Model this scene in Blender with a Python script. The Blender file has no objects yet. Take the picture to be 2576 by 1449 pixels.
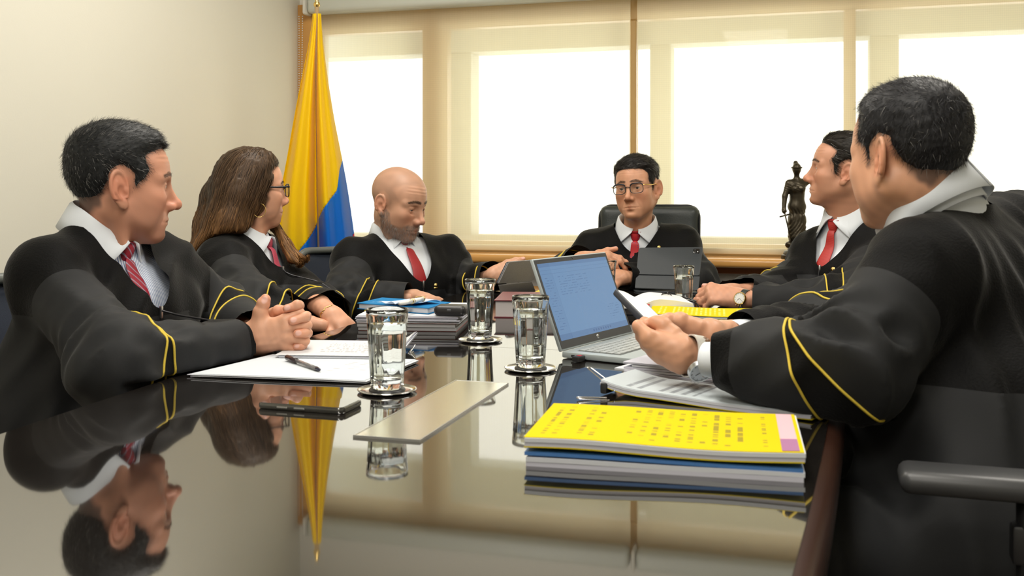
import bpy, bmesh, math, random
import numpy as np
from mathutils import Vector, Matrix

# ------------------------------------------------------------------ camera, sky, lights, exposure
scene = bpy.context.scene
col = scene.collection
TZ = 0.74                      # table top height
F_PX, CX_PX, HOR_PX, CAMH = 2528.0, 1288.0, 487.0, 0.333
YAW = math.atan(727.0 / 2528.0)
CAMZ = TZ + CAMH

cam_data = bpy.data.cameras.new('camera')
cam_data.sensor_width = 36.0
cam_data.lens = 36.0 * F_PX / 2576.0
cam_data.shift_y = -(724.5 - HOR_PX) / 2576.0
cam_data.clip_start = 0.02
cam_data.dof.use_dof = True
cam_data.dof.focus_distance = 2.75
cam_data.dof.aperture_fstop = 9.0
cam = bpy.data.objects.new('camera', cam_data)
cam.location = (0, 0, CAMZ)
cam.rotation_euler = (math.pi / 2, 0, YAW)
col.objects.link(cam)
scene.camera = cam

world = bpy.data.worlds.new('overcast_sky')
scene.world = world
world.use_nodes = True
wn = world.node_tree.nodes
wn['Background'].inputs[0].default_value = (1.0, 0.975, 0.945, 1)
wn['Background'].inputs[1].default_value = 4.3

def area_light(name, loc, size, power, color=(1, 0.95, 0.86), rot=(0, 0, 0)):
    l = bpy.data.lights.new(name, 'AREA')
    l.shape = 'RECTANGLE'
    l.size, l.size_y = size
    l.energy = power
    l.color = color
    o = bpy.data.objects.new(name, l)
    o.location = loc
    o.rotation_euler = rot
    col.objects.link(o)
    return o

CEIL = 2.55
# the recessed ceiling panels of the room
LAMPS = [(-1.25, 2.60), (0.55, 2.60), (-0.40, 0.85), (-0.40, -1.05)]
for (lx, ly), pw in zip(LAMPS, (25, 22, 30, 36)):
    area_light('ceiling_lamp_light', (lx, ly, CEIL - 0.03), (0.56, 1.16), pw)

vs = scene.view_settings
vs.view_transform = 'Standard'
vs.look = 'None'
vs.gamma = 1.0
vs.use_curve_mapping = False
vs.exposure = -0.08
scene.cycles.use_denoising = True
scene.cycles.max_bounces = 12
scene.cycles.transmission_bounces = 12
scene.cycles.transparent_max_bounces = 16
scene.cycles.sample_clamp_indirect = 6.0
scene.cycles.caustics_reflective = False
scene.cycles.caustics_refractive = False

# ------------------------------------------------------------------ coordinates
_c, _s = math.cos(YAW), math.sin(YAW)
def px(x, y, d):
    """world point seen at photo pixel x, y at distance d along the view axis"""
    xr = (x - CX_PX) / F_PX * d
    return np.array([xr * _c - d * _s, xr * _s + d * _c, CAMZ - (y - HOR_PX) / F_PX * d])
def on(x, y, h=0.0):
    """world point at height h over the table top seen at pixel x, y"""
    return px(x, y, F_PX * (CAMH - h) / (y - HOR_PX))
V_RIGHT = np.array([_c, _s, 0.0]); V_FWD = np.array([-_s, _c, 0.0]); V_UP = np.array([0, 0, 1.0])
def A(*a): return np.array(a, dtype=float)
def unit(v):
    v = np.asarray(v, float)
    return v / max(np.linalg.norm(v), 1e-9)
def adir(deg): return A(math.cos(math.radians(deg)), math.sin(math.radians(deg)), 0)

# ------------------------------------------------------------------ object helpers
def mesh_obj(name, verts, faces, mat=None, parent=None, smooth=True, attrs=None, loc=None, sharp=None):
    me = bpy.data.meshes.new(name)
    verts = np.asarray(verts, dtype=np.float32)
    if isinstance(faces, np.ndarray):
        n, k = faces.shape
        me.vertices.add(len(verts)); me.vertices.foreach_set('co', verts.ravel())
        me.loops.add(n * k); me.loops.foreach_set('vertex_index', faces.astype(np.int32).ravel())
        me.polygons.add(n)
        me.polygons.foreach_set('loop_start', (np.arange(n) * k).astype(np.int32))
        me.polygons.foreach_set('loop_total', np.full(n, k, np.int32))
        me.update(calc_edges=True)
    else:
        me.from_pydata([tuple(v) for v in verts.tolist()], [], [tuple(int(i) for i in f) for f in faces])
    if attrs:
        for an, data in attrs.items():
            data = np.asarray(data, np.float32)
            if data.ndim == 1:
                at = me.attributes.new(an, 'FLOAT', 'POINT'); at.data.foreach_set('value', data)
            else:
                if data.shape[1] == 3: data = np.concatenate([data, np.ones((len(data), 1), np.float32)], 1)
                at = me.attributes.new(an, 'FLOAT_COLOR', 'POINT'); at.data.foreach_set('color', data.ravel())
    me.validate()
    if smooth and len(me.polygons):
        me.polygons.foreach_set('use_smooth', np.ones(len(me.polygons), bool))
        if sharp is not None:
            me.set_sharp_from_angle(angle=math.radians(sharp))
    o = bpy.data.objects.new(name, me)
    if mat is not None: me.materials.append(mat)
    col.objects.link(o)
    if parent is not None: o.parent = parent
    if loc is not None: o.location = loc
    return o

def bm_obj(name, bm, mat=None, parent=None, smooth=False, sharp=35):
    me = bpy.data.meshes.new(name)
    bmesh.ops.recalc_face_normals(bm, faces=bm.faces)
    bm.to_mesh(me); bm.free()
    if smooth:
        me.polygons.foreach_set('use_smooth', np.ones(len(me.polygons), bool))
        me.set_sharp_from_angle(angle=math.radians(sharp))
    o = bpy.data.objects.new(name, me)
    if mat is not None: me.materials.append(mat)
    col.objects.link(o)
    if parent is not None: o.parent = parent
    return o

def thing(name, label, cat, group=None, loc=(0, 0, 0), rotz=0.0):
    o = bpy.data.objects.new(name, None)
    o.empty_display_size = 0.05
    col.objects.link(o)
    o.location = loc; o.rotation_euler = (0, 0, rotz)
    return tag(o, label, cat, group)
def tag(o, label, cat, group=None):
    o['label'] = label; o['category'] = cat
    if group: o['group'] = group
    return o
def struct(o):
    o['kind'] = 'structure'; return o

def bm_box(bm, c, s, rot=None, bevel=0.0, seg=2):
    r = bmesh.ops.create_cube(bm, size=1.0)
    vs_ = r['verts']
    bmesh.ops.scale(bm, vec=s, verts=vs_)
    if bevel > 0:
        es = list({e for v in vs_ for e in v.link_edges})
        rb = bmesh.ops.bevel(bm, geom=es, offset=bevel, segments=seg, profile=0.5, affect='EDGES')
        vs_ = list({v for f in rb['faces'] for v in f.verts} | {v for v in vs_ if v.is_valid})
    if rot is not None: bmesh.ops.rotate(bm, cent=(0, 0, 0), matrix=rot, verts=vs_)
    bmesh.ops.translate(bm, vec=c, verts=vs_)
    return vs_
def box(name, c, s, mat, parent=None, rot=None, bevel=0.0, seg=2):
    bm = bmesh.new(); bm_box(bm, c, s, rot, bevel, seg)
    return bm_obj(name, bm, mat, parent, smooth=bevel > 0)
def frame_mat(o, x, z):
    """4x4 with origin o, x axis x, z axis roughly z"""
    x = unit(x); z = np.asarray(z, float); y = unit(np.cross(z, x)); z = np.cross(x, y)
    m = np.eye(4); m[:3, 0] = x; m[:3, 1] = y; m[:3, 2] = z; m[:3, 3] = o
    return m
def xf(m, p): return np.asarray(p) @ m[:3, :3].T + m[:3, 3]

def tube(points, radius, n=8, closed=False, caps=True):
    """verts, quads of a tube along a polyline; radius scalar or list"""
    P = np.asarray(points, float); k = len(P)
    R = np.full(k, radius) if np.isscalar(radius) else np.asarray(radius, float)
    if closed: T = np.roll(P, -1, 0) - np.roll(P, 1, 0)
    else:
        T = np.gradient(P, axis=0)
    T /= np.maximum(np.linalg.norm(T, axis=1, keepdims=True), 1e-9)
    up = A(0, 0, 1) if abs(T[0, 2]) < 0.9 else A(1, 0, 0)
    nrm = unit(np.cross(T[0], up)); Ns = []
    for t in T:
        nrm = unit(nrm - t * np.dot(nrm, t)); Ns.append(nrm)
    Ns = np.array(Ns); Bs = np.cross(T, Ns)
    a = np.linspace(0, 2 * math.pi, n, endpoint=False)
    V = P[:, None, :] + R[:, None, None] * (np.cos(a)[None, :, None] * Ns[:, None, :] + np.sin(a)[None, :, None] * Bs[:, None, :])
    V = V.reshape(-1, 3); Fs = []
    for i in range(k if closed else k - 1):
        j = (i + 1) % k
        for m in range(n):
            m2 = (m + 1) % n
            Fs.append((i * n + m, i * n + m2, j * n + m2, j * n + m))
    if caps and not closed:
        Fs.append(tuple(range(n))[::-1]); Fs.append(tuple((k - 1) * n + m for m in range(n)))
    return V, Fs
def tube_obj(name, pts, r, mat, parent=None, n=8, closed=False):
    V, Fs = tube(pts, r, n, closed)
    return mesh_obj(name, V, Fs, mat, parent)
def lathe(profile, n=32, center=(0, 0, 0)):
    """profile: list of (r, z)"""
    pr = np.asarray(profile, float); k = len(pr)
    a = np.linspace(0, 2 * math.pi, n, endpoint=False)
    V = np.stack([pr[:, 0][:, None] * np.cos(a), pr[:, 0][:, None] * np.sin(a), np.repeat(pr[:, 1][:, None], n, 1)], -1).reshape(-1, 3) + np.asarray(center)
    Fs = [(i * n + m, i * n + (m + 1) % n, (i + 1) * n + (m + 1) % n, (i + 1) * n + m) for i in range(k - 1) for m in range(n)]
    return V, Fs
def join_geo(parts):
    V, Fs, o = [], [], 0
    for v, f in parts:
        V.append(np.asarray(v)); Fs += [tuple(i + o for i in q) for q in f]; o += len(v)
    return np.concatenate(V), Fs
def catmull(pts, n=8):
    P = np.asarray(pts, float)
    Q = np.concatenate([[2 * P[0] - P[1]], P, [2 * P[-1] - P[-2]]])
    out = []
    for i in range(len(P) - 1):
        p0, p1, p2, p3 = Q[i:i + 4]
        for t in np.linspace(0, 1, n, endpoint=False):
            out.append(0.5 * ((2 * p1) + (-p0 + p2) * t + (2 * p0 - 5 * p1 + 4 * p2 - p3) * t * t + (-p0 + 3 * p1 - 3 * p2 + p3) * t ** 3))
    out.append(P[-1])
    return np.array(out)

# ------------------------------------------------------------------ materials
def new_mat(name):
    m = bpy.data.materials.new(name); m.use_nodes = True
    return m, m.node_tree.nodes, m.node_tree.links, m.node_tree.nodes['Principled BSDF']
def pmat(name, color, rough=0.5, metal=0.0, spec=0.5, noise=None, bump=None, sheen=0.0, coat=0.0, ior=1.5, trans=0.0, emit=None):
    """noise=(scale, amount) tint variation; bump=(scale, strength, stretch)"""
    m, n, l, b = new_mat(name)
    b.inputs['Base Color'].default_value = (*color, 1)
    b.inputs['Roughness'].default_value = rough
    b.inputs['Metallic'].default_value = metal
    b.inputs['Specular IOR Level'].default_value = spec
    b.inputs['IOR'].default_value = ior
    b.inputs['Transmission Weight'].default_value = trans
    if sheen:
        b.inputs['Sheen Weight'].default_value = sheen
        b.inputs['Sheen Roughness'].default_value = 0.35
    if coat:
        b.inputs['Coat Weight'].default_value = coat; b.inputs['Coat Roughness'].default_value = 0.03
    if emit:
        b.inputs['Emission Color'].default_value = (*emit[0], 1); b.inputs['Emission Strength'].default_value = emit[1]
    if noise or bump:
        tc = n.new('ShaderNodeTexCoord')
    if noise:
        t = n.new('ShaderNodeTexNoise'); t.inputs['Scale'].default_value = noise[0]; t.inputs['Detail'].default_value = 4
        l.new(tc.outputs['Object'], t.inputs['Vector'])
        mx = n.new('ShaderNodeMix'); mx.data_type = 'RGBA'
        mx.inputs['A'].default_value = (*[c * (1 - noise[1]) for c in color], 1)
        mx.inputs['B'].default_value = (*[min(1, c * (1 + noise[1])) for c in color], 1)
        l.new(t.outputs['Fac'], mx.inputs['Factor']); l.new(mx.outputs['Result'], b.inputs['Base Color'])
    if bump:
        mp = n.new('ShaderNodeMapping'); st = bump[2] if len(bump) > 2 else (1, 1, 1)
        mp.inputs['Scale'].default_value = st
        t2 = n.new('ShaderNodeTexNoise'); t2.inputs['Scale'].default_value = bump[0]; t2.inputs['Detail'].default_value = 3
        bp = n.new('ShaderNodeBump'); bp.inputs['Strength'].default_value = bump[1]; bp.inputs['Distance'].default_value = 0.002
        l.new(tc.outputs['Object'], mp.inputs['Vector']); l.new(mp.outputs['Vector'], t2.inputs['Vector'])
        l.new(t2.outputs['Fac'], bp.inputs['Height']); l.new(bp.outputs['Normal'], b.inputs['Normal'])
    return m
def attr_mat(name, attr, rough=0.5, sss=0.0, bump=None, spec=0.5, sheen=0.0):
    m, n, l, b = new_mat(name)
    a = n.new('ShaderNodeAttribute'); a.attribute_name = attr
    l.new(a.outputs['Color'], b.inputs['Base Color'])
    b.inputs['Roughness'].default_value = rough
    b.inputs['Specular IOR Level'].default_value = spec
    if sss:
        b.inputs['Subsurface Weight'].default_value = sss
        b.inputs['Subsurface Radius'].default_value = (1.0, 0.35, 0.2)
        b.inputs['Subsurface Scale'].default_value = 0.006
    if bump:
        tc = n.new('ShaderNodeTexCoord'); t2 = n.new('ShaderNodeTexNoise'); t2.inputs['Scale'].default_value = bump[0]; t2.inputs['Detail'].default_value = 4
        bp = n.new('ShaderNodeBump'); bp.inputs['Strength'].default_value = bump[1]; bp.inputs['Distance'].default_value = 0.001
        l.new(tc.outputs['Object'], t2.inputs['Vector']); l.new(t2.outputs['Fac'], bp.inputs['Height']); l.new(bp.outputs['Normal'], b.inputs['Normal'])
    return m

M = {}
def thin_glass(name, tint=(0.97, 0.98, 0.97), gloss=0.06):
    m = bpy.data.materials.new(name); m.use_nodes = True
    n, l = m.node_tree.nodes, m.node_tree.links; n.clear()
    out = n.new('ShaderNodeOutputMaterial'); tr = n.new('ShaderNodeBsdfTransparent'); tr.inputs[0].default_value = (*tint, 1)
    gl = n.new('ShaderNodeBsdfGlossy'); gl.inputs['Roughness'].default_value = 0.02
    lw = n.new('ShaderNodeLayerWeight'); lw.inputs['Blend'].default_value = 0.25
    k = n.new('ShaderNodeMath'); k.operation = 'MULTIPLY_ADD'; l.new(lw.outputs['Facing'], k.inputs[0]); k.inputs[1].default_value = 0.25; k.inputs[2].default_value = gloss * 0.5
    mx = n.new('ShaderNodeMixShader'); l.new(k.outputs[0], mx.inputs[0]); l.new(tr.outputs[0], mx.inputs[1]); l.new(gl.outputs[0], mx.inputs[2]); l.new(mx.outputs[0], out.inputs[0])
    return m
M['wall'] = pmat('wall_paint', (0.72, 0.70, 0.61), 0.7, noise=(3, 0.015), bump=(180, 0.08))
M['white_wall'] = pmat('white_wall_paint', (0.80, 0.79, 0.76), 0.7)
M['ceiling'] = pmat('ceiling_paint', (0.82, 0.80, 0.74), 0.85)
M['floor'] = pmat('carpet_floor', (0.16, 0.14, 0.12), 0.95, noise=(60, 0.25), bump=(400, 0.5))
M['wood'] = pmat('orange_varnished_wood', (0.62, 0.32, 0.09), 0.32, noise=(6, 0.12), coat=0.3, bump=(30, 0.1, (0.05, 1, 1)))
M['wood_dark'] = pmat('dark_wood', (0.36, 0.25, 0.13), 0.45, noise=(8, 0.15))
M['table_top'] = pmat('black_lacquer', (0.010, 0.0085, 0.0075), 0.035, ior=4.3, noise=(20, 0.3))
M['table_edge'] = pmat('brown_table_edge', (0.035, 0.014, 0.009), 0.3)
M['seam'] = pmat('pale_inlay', (0.40, 0.35, 0.22), 0.35)
M['steel_plate'] = pmat('brushed_plate', (0.74, 0.71, 0.63), 0.24, metal=1.0, bump=(220, 0.05, (1, 0.03, 1)))
M['chrome'] = pmat('chrome', (0.75, 0.75, 0.75), 0.12, metal=1.0)
M['silver'] = pmat('silver', (0.62, 0.63, 0.64), 0.28, metal=1.0)
M['gold'] = pmat('gold', (0.83, 0.58, 0.20), 0.25, metal=1.0)
M['gold_cord'] = pmat('gold_cord', (0.78, 0.58, 0.06), 0.42, metal=0.25, bump=(900, 0.8))
M['robe'] = pmat('black_robe_cloth', (0.0080, 0.0088, 0.0100), 0.72, sheen=0.05, spec=0.35, bump=(900, 0.12))
M['velvet'] = pmat('black_velvet', (0.0018, 0.0018, 0.0019), 0.7, sheen=0.10, spec=0.15, bump=(260, 0.5))
M['shirt'] = pmat('white_shirt', (0.70, 0.74, 0.79), 0.75, bump=(700, 0.1))
M['paper'] = pmat('white_paper', (0.62, 0.64, 0.68), 0.8)
M['black_plastic'] = pmat('black_plastic', (0.012, 0.012, 0.013), 0.4)
M['black_gloss'] = pmat('black_gloss', (0.008, 0.008, 0.009), 0.08)
M['grey_plastic'] = pmat('grey_plastic', (0.09, 0.095, 0.10), 0.4)
M['leather'] = pmat('black_leather', (0.022, 0.028, 0.027), 0.42, bump=(180, 0.25))
M['trousers'] = pmat('black_trousers', (0.010, 0.010, 0.012), 0.8)
M['shoe'] = pmat('black_shoe', (0.008, 0.008, 0.008), 0.25)
# ------------------------------------------------------------------ solid modelling by distance fields
def norm3(q): return np.sqrt(np.einsum('ij,ij->i', q, q))
def sd_sphere(p, c, r): return norm3(p - c) - r
def sd_ell(p, c, r, m=None):
    q = p - np.asarray(c, p.dtype)
    if m is not None: q = q @ np.asarray(m, p.dtype)      # columns of m are the axes
    r = np.asarray(r, p.dtype)
    q = q * (1 / r); k0 = norm3(q); k1 = norm3(q * (1 / r))
    return k0 * (k0 - 1.0) / np.maximum(k1, 1e-6)
def sd_cone(p, a, b, r1, r2):
    """round cone / capsule from a to b"""
    a = np.asarray(a, p.dtype); b = np.asarray(b, p.dtype)
    ba = b - a; l2 = float(ba @ ba)
    t = np.clip(((p - a) @ ba) / max(l2, 1e-9), 0, 1)
    q = p - a; q -= t[:, None] * ba
    return norm3(q) - (r1 + (r2 - r1) * t)
def sd_chain(p, pts, rad, k=0.0):
    d = None
    for i in range(len(pts) - 1):
        e = sd_cone(p, pts[i], pts[i + 1], rad[i], rad[i + 1])
        d = e if d is None else (smin(d, e, k) if k else np.minimum(d, e))
    return d
def sd_box(p, c, h, r=0.0, m=None):
    q = p - np.asarray(c, p.dtype)
    if m is not None: q = q @ np.asarray(m, p.dtype)
    q = np.abs(q) - (np.asarray(h, p.dtype) - r)
    return np.linalg.norm(np.maximum(q, 0), axis=1) + np.minimum(q.max(1), 0) - r
def smin(a, b, k):
    h = np.maximum(k - np.abs(a - b), 0) / k
    return np.minimum(a, b) - h * h * k * 0.25
def smax(a, b, k): return -smin(-a, -b, k)
def sstep(a, b, x):
    t = np.clip((x - a) / (b - a), 0, 1); return t * t * (3 - 2 * t)

class Waves:
    """smooth pseudo-random field: a sum of warped plane waves, long along `along`"""
    def __init__(self, seed, wl, along=None, stretch=4.0, n=5):
        r = np.random.RandomState(seed); self.k = []; 
        for i in range(n):
            d = r.normal(size=3)
            if along is not None:
                al = unit(along); d = d - al * np.dot(d, al) * (1 - 1 / stretch)
            d = unit(d) * (2 * math.pi / (wl * r.uniform(0.7, 1.5)))
            if along is not None: pass
            self.k.append((d.astype(np.float32), r.uniform(0, 6.28), r.uniform(0.6, 1.0)))
        w = r.normal(size=3); self.w = (unit(w) * 2 * math.pi / (wl * 2.7)).astype(np.float32)
    def __call__(self, p):
        warp = np.sin(p @ self.w) * 0.9
        s = 0; tot = 0
        for d, ph, a in self.k:
            s = s + a * np.sin(p @ d + ph + warp); tot += a
        return s / (tot * 0.5)

def mesh_sdf(f, lo, hi, h, B=8, lip=1.35):
    """surface nets over a sparse grid"""
    lo = np.asarray(lo, np.float32); hi = np.asarray(hi, np.float32)
    nb = np.ceil((hi - lo) / (h * B)).astype(int)
    n = nb * B
    bc = np.stack(np.meshgrid(*[np.arange(k) for k in nb], indexing='ij'), -1).reshape(-1, 3)
    cen = lo + (bc + 0.5) * (B * h)
    dc = f(cen.astype(np.float32))
    act = np.abs(dc) < B * h * 0.87 * lip + h
    D = np.repeat(np.repeat(np.repeat(dc.reshape(nb), B, 0), B, 1), B, 2).astype(np.float32)
    ab = bc[act]
    off = np.stack(np.meshgrid(*[np.arange(B)] * 3, indexing='ij'), -1).reshape(-1, 3)
    idx = (ab[:, None, :] * B + off[None]).reshape(-1, 3)
    CH = 400000
    for i in range(0, len(idx), CH):
        q = idx[i:i + CH]
        D[q[:, 0], q[:, 1], q[:, 2]] = f((lo + q * np.float32(h)).astype(np.float32))
    S = D < 0
    c = np.zeros(tuple(n - 1), np.int8)
    for dx in (0, 1):
        for dy in (0, 1):
            for dz in (0, 1):
                c += S[dx:n[0] - 1 + dx, dy:n[1] - 1 + dy, dz:n[2] - 1 + dz]
    cells = np.argwhere((c > 0) & (c < 8))
    vid = np.full(tuple(n - 1), -1, np.int32); vid[cells[:, 0], cells[:, 1], cells[:, 2]] = np.arange(len(cells))
    acc = np.zeros((len(cells), 3), np.float64); cnt = np.zeros(len(cells))
    cor = [(dx, dy, dz) for dx in (0, 1) for dy in (0, 1) for dz in (0, 1)]
    val = {k: D[cells[:, 0] + k[0], cells[:, 1] + k[1], cells[:, 2] + k[2]] for k in cor}
    for a in cor:
        for ax in range(3):
            if a[ax] == 0:
                b = list(a); b[ax] = 1; b = tuple(b)
                va, vb = val[a], val[b]; m = (va < 0) != (vb < 0)
                t = np.where(m, va / np.where(m, va - vb, 1), 0)
                pos = np.array(a, float)[None] + 0 * acc; pos[:, ax] += t
                acc[m] += pos[m]; cnt[m] += 1
    V = lo + (cells + acc / cnt[:, None]) * h
    quads = []
    for ax in range(3):
        o1, o2 = [(1, 2), (2, 0), (0, 1)][ax]
        s0 = [slice(None)] * 3; s1 = [slice(None)] * 3
        s0[ax] = slice(0, n[ax] - 1); s1[ax] = slice(1, n[ax])
        for o in (o1, o2):
            s0[o] = slice(1, n[o] - 1); s1[o] = slice(1, n[o] - 1)
        A0 = S[tuple(s0)]; A1 = S[tuple(s1)]
        e = np.argwhere(A0 != A1)
        if not len(e): continue
        inside = A0[e[:, 0], e[:, 1], e[:, 2]]
        g = e.copy(); g[:, o1] += 1; g[:, o2] += 1
        def cell(d1, d2):
            q = g.copy(); q[:, o1] -= d1; q[:, o2] -= d2
            return vid[q[:, 0], q[:, 1], q[:, 2]]
        q4 = np.stack([cell(1, 1), cell(0, 1), cell(0, 0), cell(1, 0)], 1)
        q4[~inside] = q4[~inside][:, ::-1]
        quads.append(q4)
    Q = np.concatenate(quads)
    Q = Q[(Q >= 0).all(1)]
    return V.astype(np.float32), Q.astype(np.int32)

def split_mesh(V, T, s):
    """cut a triangle mesh where the vertex scalar s crosses 0 -> (verts, tris) of s>0 and of s<=0"""
    s = np.where(np.abs(s) < 1e-7, 1e-7, s)
    pos = s > 0; qp = pos[T].sum(1)
    mixed = T[(qp > 0) & (qp < 3)]
    extra = {}; newv = []
    def mid(a, b):
        key = (a, b) if a < b else (b, a)
        if key not in extra:
            t = s[key[0]] / (s[key[0]] - s[key[1]])
            newv.append(V[key[0]] + (V[key[1]] - V[key[0]]) * t); extra[key] = len(V) + len(newv) - 1
        return extra[key]
    P1, P0 = [], []
    for q in mixed.tolist():
        a_, b_ = [], []
        for i in range(3):
            u, v = q[i], q[(i + 1) % 3]
            (a_ if pos[u] else b_).append(u)
            if pos[u] != pos[v]:
                m = mid(u, v); a_.append(m); b_.append(m)
        for lst, dst in ((a_, P1), (b_, P0)):
            for i in range(1, len(lst) - 1): dst.append((lst[0], lst[i], lst[i + 1]))
    VV = np.concatenate([V, np.array(newv, np.float32).reshape(-1, 3)])
    out = []
    for full, tris in ((T[qp == 3], P1), (T[qp == 0], P0)):
        al = np.concatenate([full, np.array(tris, np.int32).reshape(-1, 3)]).astype(np.int64)
        used = np.unique(al); mp = np.zeros(len(VV), np.int64); mp[used] = np.arange(len(used))
        out.append((VV[used].astype(np.float32), mp[al].astype(np.int32)))
    return out
def tris(Q): return np.concatenate([Q[:, [0, 1, 2]], Q[:, [0, 2, 3]]]).astype(np.int32)
def march(f, o, d, t0=0.0, t1=0.6, n=160, from_out=False):
    """last (outermost) crossing of f along o + t d"""
    t = np.linspace(t0, t1, n); P = (np.asarray(o)[None] + t[:, None] * np.asarray(d)[None]).astype(np.float32)
    v = f(P)
    ins = np.where(v < 0)[0]
    if not len(ins): return None
    i = ins[-1]
    if i == n - 1: return P[-1]
    w = v[i] / (v[i] - v[i + 1])
    return P[i] + (P[i + 1] - P[i]) * w
def ring_on(f, c, axis, n=48, rmax=0.25, tilt=None, up=None):
    """closed curve where the plane through c meets f, outermost from c"""
    ax = unit(axis); e1 = unit(np.cross(ax, A(0, 0, 1) if up is None else up)); e2 = np.cross(ax, e1)
    out = []
    for a in np.linspace(0, 2 * math.pi, n, endpoint=False):
        q = march_first(f, c, e1 * math.cos(a) + e2 * math.sin(a), rmax)
        out.append(q)
    out = np.array(out); r = np.linalg.norm(out - c, axis=1); cap = np.median(r) * 1.3
    return c + (out - c) * (np.minimum(r, cap) / np.maximum(r, 1e-6))[:, None]
def march_first(f, o, d, tmax, n=120):
    """first exit of f from the inside point o"""
    t = np.linspace(0, tmax, n); P = (np.asarray(o)[None] + t[:, None] * np.asarray(d)[None]).astype(np.float32)
    v = f(P); out = np.where(v > 0)[0]
    if not len(out): return P[-1]
    i = out[0]
    if i == 0: return P[0]
    w = v[i - 1] / (v[i - 1] - v[i])
    return P[i - 1] + (P[i] - P[i - 1]) * w
def grad(f, p, e=0.002):
    p = p.astype(np.float32); g = np.zeros_like(p)
    for k in range(3):
        d = np.zeros(3, np.float32); d[k] = e
        g[:, k] = f(p + d) - f(p - d)
    return g / np.maximum(np.linalg.norm(g, axis=1, keepdims=True), 1e-9)
# ------------------------------------------------------------------ the room
def at_y(x, y, Y):
    k = (x - CX_PX) / F_PX * _s + _c
    return px(x, y, Y / k)
XL, XR, YB, YF = -2.262, 2.1, -2.6, 4.26
def wallbox(name, x0, x1, y0, y1, z0, z1, mat):
    return struct(box(name, ((x0 + x1) / 2, (y0 + y1) / 2, (z0 + z1) / 2), (x1 - x0, y1 - y0, z1 - z0), mat))
T_ = 0.12
wallbox('floor', XL - T_, XR + T_, YB - T_, YF + 0.3, -0.1, 0.0, M['floor'])
wallbox('ceiling', XL - T_, XR + T_, YB - T_, YF + 0.3, CEIL, CEIL + 0.1, M['ceiling'])
wallbox('wall_left', XL - T_, XL, YB - T_, YF + 0.3, 0, CEIL, M['wall'])
wallbox('wall_right', XR, XR + T_, YB - T_, YF + 0.3, 0, CEIL, M['wall'])
wallbox('wall_back', XL, XR, YB - T_, YB, 0, CEIL, M['wall'])
SILL_Z = float(at_y(1960, 651, 4.14)[2])
HEAD_Z = 1.955
wallbox('wall_front', XL, XR, YF, YF + 0.18, 0, SILL_Z - 0.045, M['white_wall'])
wallbox('wall_front', XL, XR, YF, YF + 0.18, HEAD_Z, CEIL, M['ceiling'])
for n_, (x_, y_, w_, d_) in enumerate([(0, 0, 0, 0)]):
    wallbox('baseboard_left', XL, XL + 0.012, YB, YF, 0, 0.09, M['wood'])
    wallbox('baseboard_front', XL + 0.012, XR, YF - 0.012, YF, 0, 0.09, M['wood'])
# sill: rounded wooden board with the shade below it built as a dark strip
bm = bmesh.new()
bm_box(bm, ((XL + XR) / 2, 4.185, SILL_Z - 0.018), (XR - XL, 0.20, 0.036), bevel=0.012, seg=3)
s_ = struct(bm_obj('trim_1', bm, M['wood'], smooth=True))
s_ = struct(box('trim_2', ((XL + XR) / 2, 4.235, SILL_Z - 0.052), (XR - XL, 0.05, 0.036), pmat('sill_shade', (0.33, 0.13, 0.06), 0.4, noise=(5, 0.2)), bevel=0.006))
# window frame members
FY = 4.33
M['frame'] = pmat('window_frame_wood', (0.50, 0.33, 0.14), 0.4, noise=(5, 0.1))
win = bpy.data.objects.new('window_1', None); col.objects.link(win); struct(win)
z_head = float(at_y(1300, 67, FY)[2]); z_bot = float(at_y(1300, 606, FY)[2])
def xcol(p, Y): return float(at_y(p, 300, Y)[0])
def member(x0, x1, z0, z1, name, dy=0.06, Y=FY, mat=None, parent=None):
    return box(name, ((x0 + x1) / 2, Y, (z0 + z1) / 2), (abs(x1 - x0), dy, z1 - z0), mat or M['frame'], parent if parent is not None else win, bevel=0.004, seg=1)
member(XL, XR, z_head, HEAD_Z + 0.02, 'head_rail')
member(XL, XR, SILL_Z - 0.045, z_bot, 'bottom_rail')
cols_ = [(xcol(700, FY), xcol(812, FY)), (xcol(1068, FY), xcol(1130, FY)), (xcol(1586, FY), xcol(1603, FY)), (xcol(2122, FY), xcol(2152, FY)), (xcol(2760, FY), xcol(2800, FY))]
for (a_, b_) in cols_: member(a_, b_, z_bot, z_head, 'mullion')
gl = thin_glass('window_glass', (0.93, 0.95, 0.94))
for i_ in range(4):
    a_, b_ = cols_[i_][1], cols_[i_ + 1][0]
    member(a_, b_, z_bot, z_head, 'pane', dy=0.006, Y=FY + 0.02, mat=gl)
# jamb of orange wood seen left of the blind
struct(box('trim_3', (XL + 0.045, 4.262, (SILL_Z + HEAD_Z) / 2), (0.09, 0.05, HEAD_Z - SILL_Z), M['wood'], bevel=0.004))
# pale outer facade frame beyond the glass: piers, lintel and parapet
OY = 4.95
M['facade'] = pmat('pale_facade', (0.46, 0.49, 0.44), 0.8, noise=(4, 0.06))
fac = tag(bpy.data.objects.new('facade_frame', None), 'pale grey outer facade frame seen through the translucent blinds', 'facade'); col.objects.link(fac)
zl = float(at_y(1300, 132, OY)[2]); zb_ = float(at_y(1300, 590, OY)[2])
openings = [(620, 1085), (1195, 1640), (1692, 2185), (2258, 2760)]
xo = [(xcol(a_, OY), xcol(b_, OY)) for a_, b_ in openings]
member(-4.2, 4.4, zl, 3.2, 'lintel', 0.16, OY, M['facade'], fac)
member(-4.2, 4.4, 0.0, zb_, 'parapet', 0.16, OY, M['facade'], fac)
edges_ = [-4.2] + [v for pr in xo for v in pr] + [4.4]
for i_ in range(0, len(edges_), 2): member(edges_[i_], edges_[i_ + 1], zb_, zl, 'pier', 0.14, OY, M['facade'], fac)

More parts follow.
